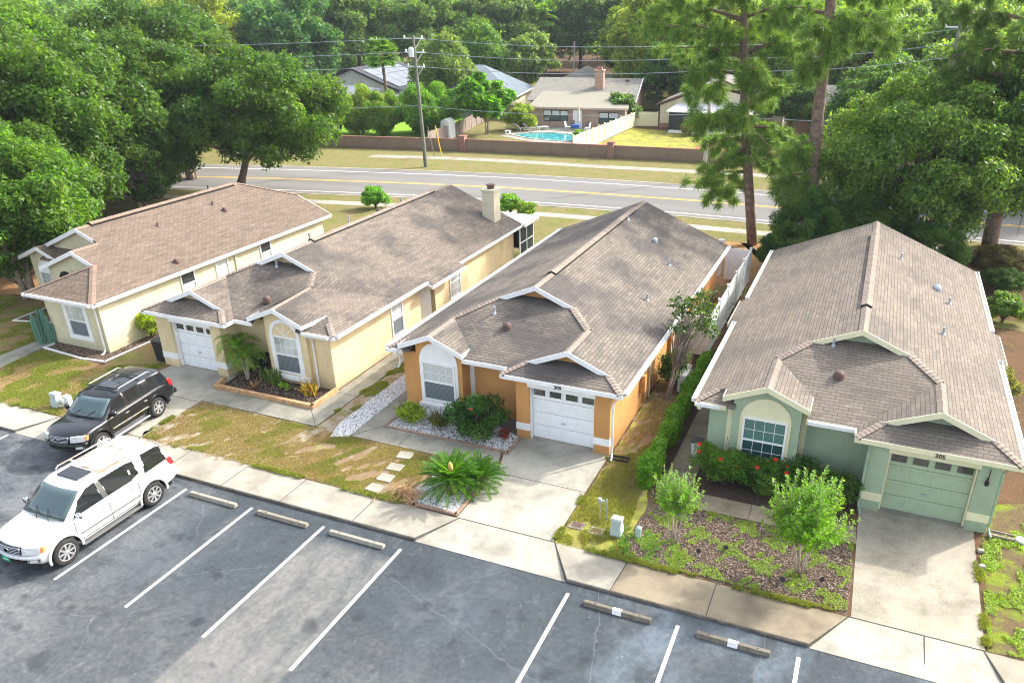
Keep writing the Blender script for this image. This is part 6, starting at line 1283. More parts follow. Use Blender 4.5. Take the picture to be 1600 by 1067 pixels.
# crape myrtles
def crape(loc, label, R, z0, z1, ns, seed, col, leaf=.055, tr=.035):
    rng = np.random.default_rng(seed); root = thing('crape_myrtle', loc, label, 'tree', 'young crape myrtles'); mb = MB(); C, A, B = [], [], []
    ends = []
    for k in range(4): a = k*1.6+.4; e = np.array([cos(a)*R*.3, sin(a)*R*.3, z0+.45]); mb.tube([(cos(a)*.1, sin(a)*.1, 0), (cos(a)*.16, sin(a)*.16, z0*.6), tuple(e)], [tr, tr*.9, tr*.7], 8); ends.append(e)
    for k in range(ns):
        s = ends[k % 4]+rng.normal(0, .08, 3); az = rng.uniform(0, 2*pi); el = rng.uniform(-.15, 1.45); d = np.array([cos(az)*cos(el), sin(az)*cos(el), sin(el)]); L = (R if el < .7 else (z1-z0)*.82)*rng.uniform(.6, 1.0); p = s.copy(); pts = [p.copy()]; dd = d.copy()
        for q in range(10): dd = unit(dd+np.array([0, 0, .10])+rng.normal(0, .06, 3)); p = p+dd*L/10; pts.append(p.copy())
        mb.tube([tuple(x) for x in pts[::2]+[pts[-1]]], [.012, .010, .008, .006, .005, .004, .003][:len(pts[::2])+1], 4, cap=False)
        for j in range(int(56*L)):
            t = rng.uniform(1.5, 10) if j % 4 else rng.uniform(5, 10); i = min(9, int(t)); b = pts[i]+(pts[i+1]-pts[i])*(t-i); sd_ = unit(np.cross(dd, rng.normal(0, 1, 3))); ld = unit(sd_+dd*.35+np.array([0, 0, .15])); off = sd_*rng.uniform(0, .09 if t < 8 else .01)
            s_ = leaf*rng.uniform(.7, 1.15)*(1.15-.05*t); C.append(b+off+ld*s_); A.append(ld*s_); B.append(unit(np.cross(ld, dd+rng.normal(0, .3, 3)))*s_*.5)
    o = bpy.data.objects.new('crown', quads_mesh('crown', np.array(C), np.array(A), np.array(B), M['leaf'])); COL.objects.link(o); o.parent = root; o.color = (*col, 1); obj('trunk', mb, M['bark_light'], root, local=True, smooth=True); return root
crape((-.14, 18.45, 0), 'large bright crape myrtle on pale trunks beside the right driveway', 1.25, 1.0, 3.3, 190, 71, (.17, .34, .022), .062)
crape((-3.75, 18.5, 0), 'small sparse crape myrtle near the grey green utility cabinet', .85, .85, 2.35, 110, 72, (.18, .35, .03), .05, .022)
# hedge
rng = np.random.default_rng(81); hd = thing('hedge', (-5.3, 20.9, 0), 'clipped long hedge between the orange and green houses', 'hedge'); n = 46000
u = rng.uniform(0, 1, (n, 3)); side = rng.integers(0, 5, n); HX0, HX1, HY0, HY1, HH = -5.53, -5.1, 20.85, 30.6, .86
C = np.stack([HX0+(HX1-HX0)*u[:, 0], HY0+(HY1-HY0)*u[:, 1], HH*u[:, 2]], 1); N = np.zeros((n, 3))
for s_, ax, v, nn in ((0, 0, HX0, (-1, 0, 0)), (1, 0, HX1, (1, 0, 0)), (2, 1, HY0, (0, -1, 0)), (3, 2, HH, (0, 0, 1)), (4, 2, HH, (0, 0, 1))): k = side == s_; C[k, ax] = v; N[k] = nn
k = (side != 2) | (rng.random(n) < .12); C, N = C[k], N[k]; n = len(C)
wob = .09*np.sin(C[:, 1]*2.1)+.06*np.sin(C[:, 1]*5.3+1)+.05*np.sin(C[:, 0]*9+C[:, 1]*3); C += N*(wob[:, None]+rng.uniform(-.14, .03, (n, 1))); C[:, 0] += -.04*np.sin(C[:, 1]*.3)
A, B = leafaxes(n, N+np.array([0, 0, .4]), .045, rng, .55); o = bpy.data.objects.new('foliage', quads_mesh('foliage', C-np.array([-5.3, 20.9, 0]), A, B, M['leaf'])); COL.objects.link(o); o.parent = hd; o.color = (.13, .30, .02, 1)
mb = MB(); mb.box(HX0+.2, HX1-.2, HY0+.2, HY1-.2, 0, HH-.2); obj('inner_branches', mb, M['mulch_dark'], hd)
# small trees between the houses
make_tree('small_tree', (-6.25, 27.35, 0), 'sparse small tree with pale twisted trunks against the orange side wall', 'tree', 1.0, 1.9, 4.1, 34, .32, 60, .09, 91, (.06, .12, .03), .045, 'round', lean=(.4, 1.5), bark='bark_light', nl=26, multi=3)
make_shrub('shrub', (-6.35, 28.7, 0), 'dark leafy shrub behind the pale twisted trunks', (.5, .8), 1.7, 20, .3, 110, .08, 92, (.05, .12, .02), .45)
ds = thing('dead_shrub', (-6.2, 35.5, 0), 'bare brown branching shrub inside the white vinyl fence', 'shrub'); rr = random.Random(4); mb = MB()
for k in range(95):
    a = rr.uniform(0, 2*pi); x0, y0 = rr.uniform(-.3, .3), rr.uniform(-2.4, 2.4); L = rr.uniform(.6, 1.5); el = rr.uniform(.3, 1.3); p = Vector((x0, y0, .1)); d = Vector((cos(a)*cos(el)*.5, sin(a)*cos(el), sin(el))); q = p+d*L*.6+Vector((0, 0, .1)); mb.tube([p, q, q+d*L*.5+Vector((rr.uniform(-.2, .2), rr.uniform(-.2, .2), -.05))], [.018, .012, .005], 5, cap=False)
obj('branches', mb, M['bark_light'], ds, local=True)
db = MB(); rr = random.Random(9)
for k in range(170): a = rr.uniform(0, 2*pi); c = Vector((rr.gauss(0, .28), rr.gauss(0, .22), abs(rr.gauss(.08, .07)))); L = rr.uniform(.05, .2); d = Vector((cos(a)*L, sin(a)*L, rr.uniform(-.05, .08))); db.tube([c-d, c+d], rr.uniform(.006, .014), 4)
o = obj('palm_debris', db, M['timber'], local=True); o.location = (-12.25, 17.65, 0); tag(o, 'heap of dry brown palm debris at the kerb end of the corner bed', 'debris')
# ------------------------------------------------------------ loose ground cover
def inpoly(P, poly):
    x, y = P[:, 0], P[:, 1]; r = np.zeros(len(P), bool); j = len(poly)-1
    for i in range(len(poly)):
        (xi, yi), (xj, yj) = poly[i], poly[j]; k = ((yi > y) != (yj > y)) & (x < (xj-xi)*(y-yi)/(yj-yi+1e-12)+xi); r ^= k; j = i
    return r
def scatter(poly, n, rng):
    a = np.array(poly); lo, hi = a.min(0), a.max(0); P = lo+(hi-lo)*rng.random((n, 2)); return P[inpoly(P, poly)]
def vnoise(P, s, seed):
    r = np.random.default_rng(seed); v = np.zeros(len(P))
    for k in range(5): f = r.normal(0, s*(1+.6*k), 2); v += np.sin(P@f+r.uniform(0, 6))/(1+.35*k)
    return v
def tufts(name, polys, n, h, col, seed, thr=-.3, s=2.2, wd=.009, kind='stuff', mat='grass', lab=None, clump=4):
    rng = np.random.default_rng(seed); C, A, B = [], [], []
    for poly, dens in polys:
        P = scatter(poly, int(n*dens), rng); P = P[vnoise(P, s, seed) > thr]; P = np.repeat(P, clump, 0)+rng.normal(0, .018, (len(P)*clump, 2)); m_ = len(P); hh = h*rng.uniform(.5, 1.3, (m_, 1)); d = rng.normal(0, .55, (m_, 2)); a = np.concatenate([d*hh*.5, hh*.5], 1)
        C.append(np.concatenate([P, np.full((m_, 1), .004)], 1)+a); A.append(a); B.append(unit(np.cross(a, rng.normal(0, 1, (m_, 3))))*wd)
    o = bpy.data.objects.new(name, quads_mesh(name, np.concatenate(C), np.concatenate(A), np.concatenate(B), M[mat])); COL.objects.link(o); o.color = (*col, 1); o['kind'] = kind
    if lab: o['label'] = lab
def stones(name, polys, n, sz, mat, seed, lab, elong=1, zb=.035):
    rng = np.random.default_rng(seed); V, F = [], []
    base = np.array([(1, 0, 0), (-1, 0, 0), (0, 1, 0), (0, -1, 0), (0, 0, .7), (0, 0, -.5)]); fc = np.array([(0, 2, 4), (2, 1, 4), (1, 3, 4), (3, 0, 4), (2, 0, 5), (1, 2, 5), (3, 1, 5), (0, 3, 5)])
    Ps = [(scatter(p, int(n*d), rng), z) for p, d, z in polys]; P = np.concatenate([np.concatenate([p, np.full((len(p), 1), z)], 1) for p, z in Ps]); m_ = len(P); a = rng.uniform(0, 2*pi, m_); s = sz*rng.uniform(.55, 1.25, (m_, 3)); s[:, 0] *= elong
    v = base[None]*s[:, None, :]; v = v+rng.normal(0, sz*.1, v.shape); ca, sa = np.cos(a)[:, None], np.sin(a)[:, None]; x = v[:, :, 0]*ca-v[:, :, 1]*sa; y = v[:, :, 0]*sa+v[:, :, 1]*ca; v = np.stack([x, y, v[:, :, 2]+rng.uniform(0, .02, (m_, 1))+sz*.25], 2)+P[:, None, :]
    f = (fc[None]+np.arange(m_)[:, None, None]*6).reshape(-1, 3); me = bpy.data.meshes.new(name); me.vertices.add(m_*6); me.vertices.foreach_set('co', v.reshape(-1)); me.loops.add(len(f)*3); me.loops.foreach_set('vertex_index', f.reshape(-1).astype(np.int32)); me.polygons.add(len(f)); me.polygons.foreach_set('loop_start', np.arange(0, len(f)*3, 3, dtype=np.int32)); me.polygons.foreach_set('loop_total', np.full(len(f), 3, dtype=np.int32)); me.materials.append(mat); me.update(calc_edges=True)
    o = bpy.data.objects.new(name, me); COL.objects.link(o); o['kind'] = 'stuff'; o['label'] = lab
stones('white_gravel', [([(-15.43, 21.29), (-10.5, 21.29), (-10.5, 22.4), (-10.7, 22.5), (-13, 23.4), (-15.43, 23.0)], 1, .03), ([(-12.3, 17.95), (-11.72, 17.39), (-10.41, 17.39), (-10.41, 19.8), (-12.0, 19.6)], .62, .02), ([(-16.95, 19.85), (-16.33, 20.1), (-16.33, 32), (-17.2, 32), (-17.25, 20.8)], 1.5, .02)], 7200, .031, M['stone'], 101, 'white gravel chips in the beds of the orange house')
bedR = [(-4.9, 17.35), (1.2, 17.35), (1.2, 20.4), (-4.6, 20.4), (-5.0, 19)]
stones('mulch_chips', [(bedR, 1, .006), ([(-34.1, 21.75), (-30.45, 21.65), (-30.35, 25), (-30.9, 25), (-30.9, 22.35), (-34.1, 22.35)], .35, .02), ([(-23.6, 21.55), (-19.1, 21.55), (-19.1, 22.9), (-20.2, 22.95), (-23.6, 23.3)], .12, .045)], 13000, .022, M['chips'], 102, 'bark mulch chips in the front beds', 2.2)
def weeds(poly, n, seed, thr, col, lab, s=1.6, leaf=.03):
    rng = np.random.default_rng(seed); P = scatter(poly, n, rng); P = P[vnoise(P, s, seed) > thr]; m_ = len(P); C = np.concatenate([P, rng.uniform(.01, .07, (m_, 1))], 1); A, B = leafaxes(m_, np.tile([0, 0, 1.], (m_, 1)), leaf, rng, .6, .5); o = bpy.data.objects.new('weeds', quads_mesh('weeds', C, A, B, M['grass'])); COL.objects.link(o); o.color = (*col, 1); o['kind'] = 'stuff'; o['label'] = lab
weeds(bedR, 60000, 111, .35, (.22, .34, .03), 'bright green weeds creeping through the mulch bed', 5.5, .022); weeds([(4.5, 17.3), (9, 17.3), (9, 26), (4.6, 22.5)], 90000, 112, .15, (.24, .38, .02), 'bright green ground cover right of the right driveway', 3.0, .024)
weeds([(-5.4, 17.3), (-3, 17.3), (-3.6, 18.6), (-5.4, 18.8)], 12000, 113, .2, (.15, .30, .025), 'dark weeds round the utility boxes', 5, .024)
tufts('grass', [([(-7.0, 17.3), (-5.0, 17.3), (-5.3, 20), (-5.7, 24), (-6.9, 22.5)], 1)], 9000, .06, (.26, .26, .07), 121, -1.2, lab='yellow green turf between driveway and utility boxes')
tufts('grass', [([(-34.0, 17.3), (-27.7, 17.3), (-27.5, 22.5), (-30.2, 21.2), (-34.2, 21.5)], 1), ([(-46, 17.3), (-35.4, 17.3), (-35.4, 25), (-46, 26)], 1.2)], 26000, .06, (.22, .26, .05), 122, -.1, lab='green turf on the left lawn')
tufts('grass', [([(-23.4, 17.3), (-12.2, 17.3), (-12.5, 19.4), (-11.9, 20.15), (-23.4, 20.25)], 1), ([(-17.9, 20.3), (-17.2, 20.3), (-17.2, 30), (-17.9, 30)], .25)], 30000, .045, (.22, .25, .06), 123, .75, lab='patchy green turf tufts on the middle lawn')
tufts('dry_grass', [([(-23.4, 17.3), (-12.2, 17.3), (-12.5, 19.4), (-11.9, 20.15), (-23.4, 20.25)], 1), ([(-34.0, 17.3), (-27.7, 17.3), (-27.5, 22.5), (-30.2, 21.2), (-34.2, 21.5)], .4), ([(-6.9, 20), (-5.7, 20), (-5.7, 27), (-6.9, 27)], .15)], 32000, .04, (.36, .28, .16), 124, -.9, lab='dry straw coloured turf on the front lawns')

EDG = [[(-23.4, 17.18), (-12.3, 17.18), (-12.3, 17.36), (-23.4, 17.36)], [(-34, 17.18), (-27.8, 17.18), (-27.8, 17.36), (-34, 17.36)], [(-7.1, 17.3), (-6.92, 17.3), (-6.85, 22.3), (-7.1, 22.3)], [(-6.9, 17.18), (1.2, 17.18), (1.2, 17.36), (-6.9, 17.36)], [(4.36, 17.4), (4.6, 17.4), (4.65, 22.2), (4.45, 22.2)], [(-23.5, 20.12), (-11, 20.08), (-11, 20.26), (-23.5, 20.34)], [(-23.6, 17.3), (-23.38, 17.3), (-23.45, 20.3), (-23.68, 20.3)], [(-18, 20.3), (-17.86, 20.3), (-17.86, 32), (-18, 32)], [(-5, 20.3), (1.2, 20.3), (1.2, 20.5), (-5, 20.5)]]
tufts('grass', [(p, .12+.05*abs(p[0][0]-p[1][0])+.05*abs(p[0][1]-p[2][1])) for p in EDG], 5200, .085, (.22, .25, .06), 131, .7, lab='ragged grass blades creeping over the path and pavement edges')
# ------------------------------------------------------------ the two cars
def carpaint(name, c, rust=False):
    t = NT(name); o = t.obj(); col = t.ramp(t.noise(o, 1.2, 3), [(.3, mul(c, .92)), (.7, c)])
    if rust:
        sep = t.n('ShaderNodeSeparateXYZ'); t.l(o, sep.inputs[0]); n = t.noise(o, 4.2, 6, .7, (1.0, .32, 1), .6)
        m_ = t.math('MULTIPLY', t.mr(n, .46, .56, 0, .9), t.math('MULTIPLY', t.mr(sep.outputs[1], -.15, .1), t.mr(sep.outputs[2], 1.84, 1.88)))
        col = t.mix(m_, col, t.mix(t.mr(n, .55, .68), (.38, .23, .12), (.22, .11, .05)))
        dirt = t.math('MULTIPLY', t.mr(t.noise(o, 3, 4), .4, .7, .1, .5), t.mr(sep.outputs[2], .75, .35)); col = t.mix(dirt, col, (.40, .35, .28))
    t.bsdf(col, .28, spec=.5, coat=.7 if not rust else .4); return t.m
M['car_white'] = carpaint('car_paint_white', (.78, .79, .79), True); M['car_black'] = carpaint('car_paint_black', (.008, .009, .011))
M['chrome'] = plain('chrome', (.62, .63, .65), .15, metal=1, var=.05); M['tyre'] = plain('tyre', (.025, .024, .023), .85, var=.3); M['rim'] = plain('alloy', (.55, .55, .56), .3, metal=.7, var=.1)
M['lamp'] = plain('lamp_lens', (.62, .64, .64), .12, spec=.8, var=.25, scale=12); M['amber'] = plain('amber', (.75, .28, .10), .3); M['red_lamp'] = plain('red_lamp', (.55, .02, .02), .15, spec=.7); M['trimgrey'] = plain('trim_grey', (.12, .12, .12), .6)
def cg(name, c):
    t = NT(name); t.bsdf(c, .05, spec=.7, coat=.2); return t.m
M['car_glass'] = cg('car_glass', (.012, .015, .017)); M['car_glass_teal'] = cg('windscreen', (.05, .085, .09))
def bake(o):
    dg = bpy.context.evaluated_depsgraph_get(); dg.update(); me = bpy.data.meshes.new_from_object(o.evaluated_get(dg)); o.modifiers.clear(); o.data = me; return o
def suv(loc, rz, label, cfg):
    L, W, H = cfg['L'], cfg['W']/2, cfg['H']; paint = M[cfg['paint']]; root = thing('parked_car', loc, label, 'car', None, rz)
    y0 = -cfg['fo']-cfg['wb']/2; y1 = y0+L; fw, rw = -cfg['wb']/2, cfg['wb']/2; R = cfg['R']; B = cfg['belt']; hood = cfg['hood']; cowl = cfg['cowl']
    fy = lambda x: .26*(x/W)**2+.10*(x/W)**4
    st = [(y0, .80, .50, hood-.34), (y0+.03, .90, .42, hood-.20), (y0+.12, .95, .36, hood-.09), (y0+.30, .975, .33, hood-.03), (y0+.7, .985, .30, hood+.01), (cowl-.15, .99, .30, B-.07), (cowl+.2, 1, .30, B-.01), (0, 1, .30, B), (y1-1.2, 1, .32, B+.02), (y1-.5, .99, .36, B+.03), (y1-.22, .975, .40, B+.0), (y1-.06, .94, .44, B-.1), (y1, .86, .50, B-.2)]
    mb = MB(); rings = []
    for (y, w, zb, zt) in st:
        w *= W; h = zt-zb; half = [(0, zb), (w*.80, zb), (w*.95, zb+.05), (w*.985, zb+h*.25), (w, zb+h*.52), (w*.985, zb+h*.76), (w*.955, zt-.055), (w*.90, zt-.012), (w*.72, zt+.012), (w*.4, zt+.03), (0, zt+.038)]
        pts = half+[(-x, z) for x, z in half[-2:0:-1]]; r = []
        for x, z in pts:
            k = max(0, min(1, (cowl-y)/1.0)) if y < cowl else 0; k2 = max(0, (y-(y1-.5))/.5); yy = y+(fy(x)*k*(1 if y < y0+.8 else .3) if y < 0 else -.10*(x/W)**2*k2); r.append(mb.v(x, yy, z))
        rings.append(r)
    n = len(rings[0])
    for a, b in zip(rings, rings[1:]):
        for i in range(n): j = (i+1) % n; mb.F.append([a[i], a[j], b[j], b[i]])
    mb.F.append(rings[0][::-1]); mb.F.append(rings[-1])
    body = obj('body', mb, paint, root, local=True, smooth=True)
    sb = body.modifiers.new('s', 'SUBSURF'); sb.levels = 2; sb.render_levels = 2
    cuts_ = []
    for wy in (fw, rw):
        for sx in (-1, 1):
            c = MB(); c.lathe([(R+.085, -.22), (R+.085, .40)], (sx*(W-.02), wy, R), 28, 'x') if sx > 0 else c.lathe([(R+.085, -.40), (R+.085, .22)], (sx*(W-.02), wy, R), 28, 'x')
            co = obj('cut', c, paint, root, local=True); cuts_.append(co); bm_ = body.modifiers.new('b', 'BOOLEAN'); bm_.operation = 'DIFFERENCE'; bm_.object = co; bm_.solver = 'EXACT'
    bpy.context.view_layer.update(); bake(body)
    for c in cuts_: bpy.data.objects.remove(c)
    for p in body.data.polygons: p.use_smooth = True
    # cabin
    ca, cb_, ra, rb = cfg['cab']      # belt front/rear y, roof front/rear y
    def rr(ya, yb, hw, z, rad, n=8, crown=0):
        out = []
        for cx_, cy_, a0 in ((hw-rad, ya+rad, -pi/2), (hw-rad, yb-rad, 0), (-hw+rad, yb-rad, pi/2), (-hw+rad, ya+rad, pi)):
            for k in range(n+1): a = a0+pi/2*k/n; x = cx_+rad*cos(a); out.append((x, cy_+rad*sin(a)+(.09*(x/hw)**2 if cy_ < 0 and ya < 0 else 0), z-crown*(x/hw)**2))
        return out
    def lerp(a, b, t): return a+(b-a)*t
    lv = []; zr_ = H-.03; hwB, hwR = W*.93, W*cfg['tumble']
    for t, ex in ((-.08, 0), (0, 0), (.5, .004), (.80, .0), (.90, -.025), (.965, -.07), (1.0, -.15)):
        z = lerp(B-.02, zr_, t); lv.append(rr(lerp(ca, ra, min(t, .95)*1.0)-(ex*.6 if t > .8 else 0)+(0 if t < .9 else .03), lerp(cb_, rb, t)+(ex*.8 if t > .8 else 0), lerp(hwB, hwR, t)+ex, z, .14 if t < .8 else .2, crown=.03 if t > .9 else 0))
    mb = MB(); n = len(lv[0])
    for r in lv:
        for p in r: mb.V.append(p)
    for k in range(len(lv)-1):
        for i in range(n): j = (i+1) % n; mb.F.append([k*n+i, k*n+j, (k+1)*n+j, (k+1)*n+i])
    c = mb.v(0, (ra+rb)/2, H+.005); kk = (len(lv)-1)*n
    for i in range(n): mb.F.append([kk+i, kk+(i+1) % n, c])
    obj('roof', mb, paint, root, local=True, smooth=True)
    sx_at = lambda z: lerp(hwB, hwR, (z-(B-.02))/(zr_-(B-.02)))
    fy_at = lambda z: lerp(ca, ra, (z-(B-.02))/(zr_-(B-.02))); ry_at = lambda z: lerp(cb_, rb, (z-(B-.02))/(zr_-(B-.02)))
    def patch(name, pts, mat, par=root, off=.006, side=1, th=.006):
        mb = MB(); a = [(side*(sx_at(z)+off), y, z) for y, z in pts]; b = [(side*(sx_at(z)+off-.03), y, z) for y, z in pts]; n_ = len(a); i0 = len(mb.V)
        for p in a+b: mb.V.append(p)
        mb.F.append([i0+i for i in range(n_)]); mb.F.append([i0+n_+i for i in range(n_)][::-1])
        for i in range(n_): j = (i+1) % n_; mb.F.append([i0+i, i0+j, i0+n_+j, i0+n_+i])
        return obj(name, mb, mat, par, local=True)
    for sd_ in (1, -1):
        for k, w_ in enumerate(cfg['sidewin']):
            cy_, cz_ = sum(p[0] for p in w_)/len(w_), sum(p[1] for p in w_)/len(w_); sw_ = patch('side_window', w_, M['car_glass'], side=sd_); patch('window_seal', [(cy_+(y-cy_)*(1+.035/max(.12, abs(y-cy_))), cz_+(z-cz_)*(1+.03/max(.12, abs(z-cz_)))) for y, z in w_], M['dark'], par=sw_, off=.003, side=sd_)
        for w_ in cfg['pillar']: patch('pillar_trim', w_, M['chrome'] if cfg['paint'] == 'car_white' else M['trimgrey'], side=sd_, off=.012)
    # windscreen and rear window follow the curved front
    def front(name, zs, hw0, hw1, mat, fn, off, curve=.09):
        mb = MB(); nx = 8; G_ = []
        for k in range(5):
            t = k/4; z = lerp(zs[0], zs[1], t); hw = lerp(hw0, hw1, t); G_.append([mb.v(hw*(2*i/nx-1), fn(z)+curve*(hw*(2*i/nx-1)/lerp(hwB, hwR, t))**2+off, z) for i in range(nx+1)])
        for k in range(4):
            for i in range(nx): mb.F.append([G_[k][i], G_[k][i+1], G_[k+1][i+1], G_[k+1][i]])
        o = obj(name, mb, mat, root, local=True, smooth=True); q = o.modifiers.new('s', 'SOLIDIFY'); q.thickness = .012; q.offset = 0; return o
    zw0, zw1 = B+.03, B+(H-B)*.80
    ws = front('windscreen', (zw0, zw1), hwB*.90, sx_at(zw1)*.90, M['car_glass_teal'], fy_at, -.012)
    front('rear_window', (B+.1, zw1), hwB*.82, sx_at(zw1)*.82, M['car_glass'], ry_at, .012, -.0)
    for x0 in (-.05, .42) if cfg['paint'] == 'car_white' else (-.5, .1): w_ = MB(); a_ = Vector((x0, ca-.04, B+.02)); e_ = Vector((x0+.30 if cfg['paint'] != 'car_white' else x0-.32, fy_at(B+.2)-.02, B+.20)); w_.tube([a_, a_.lerp(e_, .5)+Vector((0, -.015, 0)), e_], .01, 5); obj('wiper', w_, M['dark'], root, local=True)
    # wheels
    for wy in (fw, rw):
        for sd_ in (1, -1):
            wx = sd_*(W-.14); wh = MB(); wh.lathe([(R*.62, -.12), (R*.80, -.135), (R*.95, -.125), (R, -.09), (R, .09), (R*.95, .125), (R*.80, .135), (R*.62, .12)], (wx, wy, R), 32, 'x'); wo = obj('wheel', wh, M['tyre'], root, local=True, smooth=True)
            rm = MB(); ox = wx+sd_*.095; rm.lathe([(R*.64, -.02), (R*.66, .035), (R*.60, .04), (R*.56, .0)] if sd_ > 0 else [(R*.64, .02), (R*.66, -.035), (R*.60, -.04), (R*.56, -.0)], (ox, wy, R), 32, 'x')
            ns = cfg['spokes']
            for k in range(ns):
                a = 2*pi*k/ns; rm.obox((ox+sd_*.02, wy+cos(a)*R*.36, R+sin(a)*R*.36), (.016, 0, 0), (0, cos(a)*R*.25, sin(a)*R*.25), (0, -sin(a)*cfg['sw'], cos(a)*cfg['sw']))
            rm.lathe([(.02, -.045), (.065, -.04), (.07, .02), (.03, .045)], (ox+sd_*.01, wy, R), 16, 'x'); obj('rim', rm, M['rim'], wo, local=True)
            dk = MB(); dk.lathe([(R*.62, -.01), (R*.62, .01)], (ox-sd_*.03, wy, R), 24, 'x'); obj('brake_disc', dk, M['dark'], wo, local=True)
            ln = MB(); n_ = 16
            for k in range(n_):
                a0, a1 = pi*k/n_, pi*(k+1)/n_; r_o = R+.082
                for (q0, q1) in ((W-.44, W-.03),): ln.face([(sd_*q0, wy+cos(a0)*r_o, R+sin(a0)*r_o), (sd_*q1, wy+cos(a0)*r_o, R+sin(a0)*r_o), (sd_*q1, wy+cos(a1)*r_o, R+sin(a1)*r_o), (sd_*q0, wy+cos(a1)*r_o, R+sin(a1)*r_o)])
            ln.lathe([(R+.08, -.01), (R+.08, .01)], (sd_*(W-.40), wy, R), 24, 'x'); obj('arch_liner', ln, M['dark'], root, local=True)
            ar = MB()
            for k in range(18):
                a0, a1 = -.15+(pi+.3)*k/18, -.15+(pi+.3)*(k+1)/18; ar.obox((sd_*(W-.005), wy+cos((a0+a1)/2)*(R+.115), R+sin((a0+a1)/2)*(R+.115)), (.018, 0, 0), (0, -sin((a0+a1)/2)*(R+.115)*(a1-a0)*.52, cos((a0+a1)/2)*(R+.115)*(a1-a0)*.52), (0, cos((a0+a1)/2)*.032, sin((a0+a1)/2)*.032))
            obj('wheel_arch', ar, paint, root, local=True, smooth=False)
    ub = MB(); ub.box(-W*.8, W*.8, y0+.3, y1-.3, .22, .5); obj('underbody', ub, M['dark'], root, local=True)
    # sides
    for sd_ in (1, -1):
        g_ = MB(); xs_ = sd_*(W+.001)
        for yy in cfg['gaps']: g_.box(xs_-.012, xs_+.0012, yy-.006, yy+.006, .50, B-.1)
        g_.box(xs_-.012, xs_+.0012, cfg['gaps'][0], cfg['gaps'][-1], .48, .492); obj('door_gap', g_, M['dark'], root, local=True)
        ml_ = MB(); ml_.box(sd_*(W-.01), sd_*(W+.014), cfg['gaps'][0]+.1, cfg['gaps'][-1]-.05, cfg['mz'], cfg['mz']+.04); obj('side_moulding', ml_, M['chrome'] if cfg['paint'] == 'car_black' else M['trimgrey'], root, local=True)
        rbd = MB(); rbd.box(sd_*(W-.12), sd_*(W+.035), fw+R+.12, rw-R-.12, .27, .33); obj('running_board', rbd, M['trimgrey'] if cfg['paint'] == 'car_white' else M['rim'], root, local=True, bevel=.015)
        for yy in cfg['handles']: h_ = MB(); h_.obox((sd_*(W+.018), yy, B-.19), (.014, 0, 0), (0, .085, 0), (0, 0, .016)); obj('door_handle', h_, M['chrome'] if cfg['paint'] == 'car_black' else M['rim'], root, local=True)
        mr_ = MB(); mr_.lathe([(.02, -.05), (.10, -.04), (.115, .03), (.07, .07)], (sd_*(W+.10), ca+.42, B+.10), 12, 'y'); mr_.obox((sd_*(W+.0), ca+.44, B+.04), (.08, 0, 0), (0, .03, 0), (0, 0, .025)); obj('mirror', mr_, M['chrome'] if cfg['paint'] == 'car_white' else paint, root, local=True, smooth=True)
        if cfg['paint'] == 'car_black': bt = MB(); bt.obox((sd_*(hwB+.03), (ca+.5+cb_-.5)/2, B+.005), (.012, 0, 0), (0, (cb_-ca-1.1)/2, 0), (0, 0, .012)); obj('belt_trim', bt, M['chrome'], root, local=True)
        rl = MB(); xr = sd_*(hwR-.10); zt = H-.01; rl.tube([(xr, ra+.35, zt), (xr, ra+.45, zt+.07), (xr, rb-.55, zt+.07), (xr, rb-.42, zt)], .022, 8)
        obj('roof_rail', rl, M['rim'] if cfg['paint'] == 'car_black' else paint, root, local=True, smooth=True)
    for yy in cfg['bars']: cbm = MB(); cbm.obox((0, yy, H+.05), (hwR-.10, 0, 0), (0, .03, 0), (0, 0, .015)); obj('cross_bar', cbm, M['black_plastic'] if cfg['paint'] == 'car_black' else M['gutter'], root, local=True, bevel=.008)
    sr = cfg['sunroof']; s_ = MB(); s_.box(-sr[0], sr[0], sr[1], sr[2], H-.03, H+.012); obj('sunroof', s_, M['car_glass'], root, local=True, bevel=.01)
    # front end
    def fr(x): return y0+fy(x)
    gz0, gz1 = cfg['grille']; gw = cfg['gw']; g_ = MB(); n_ = 8
    for i in range(n_): xa, xb_ = -gw+2*gw*i/n_, -gw+2*gw*(i+1)/n_; g_.obox(((xa+xb_)/2, (fr(xa)+fr(xb_))/2+.035, (gz0+gz1)/2), ((xb_-xa)/2, (fr(xb_)-fr(xa))/2, 0), (0, .03, 0), (0, 0, (gz1-gz0)/2))
    go = obj('grille', g_, M['dark'], root, local=True)
    gs = MB()
    for k in range(5):
        z = gz0+(gz1-gz0)*k/4; wk = gw*(.86+.14*k/4); gs.tube([(wk*(2*i/8-1), fr(wk*(2*i/8-1))+.0-.012, z) for i in range(9)], .013 if k in (0, 4) else .010, 6)
    for sx in (-1, 1): gs.tube([(sx*gw*.86, fr(gw*.86)-.01, gz0), (sx*gw, fr(gw)-.01, gz1)], .014, 6)
    gs.lathe([(.075, -.02), (.085, 0), (.075, .02), (.055, .02), (.05, 0), (.055, -.02), (.075, -.02)], (0, y0-.022, (gz0+gz1)/2), 18, 'y'); gs.obox((0, y0-.02, (gz0+gz1)/2), (.05, 0, 0), (0, .008, 0), (0, 0, .010)); obj('grille_bars', gs, M['chrome'], go, local=True, smooth=True)
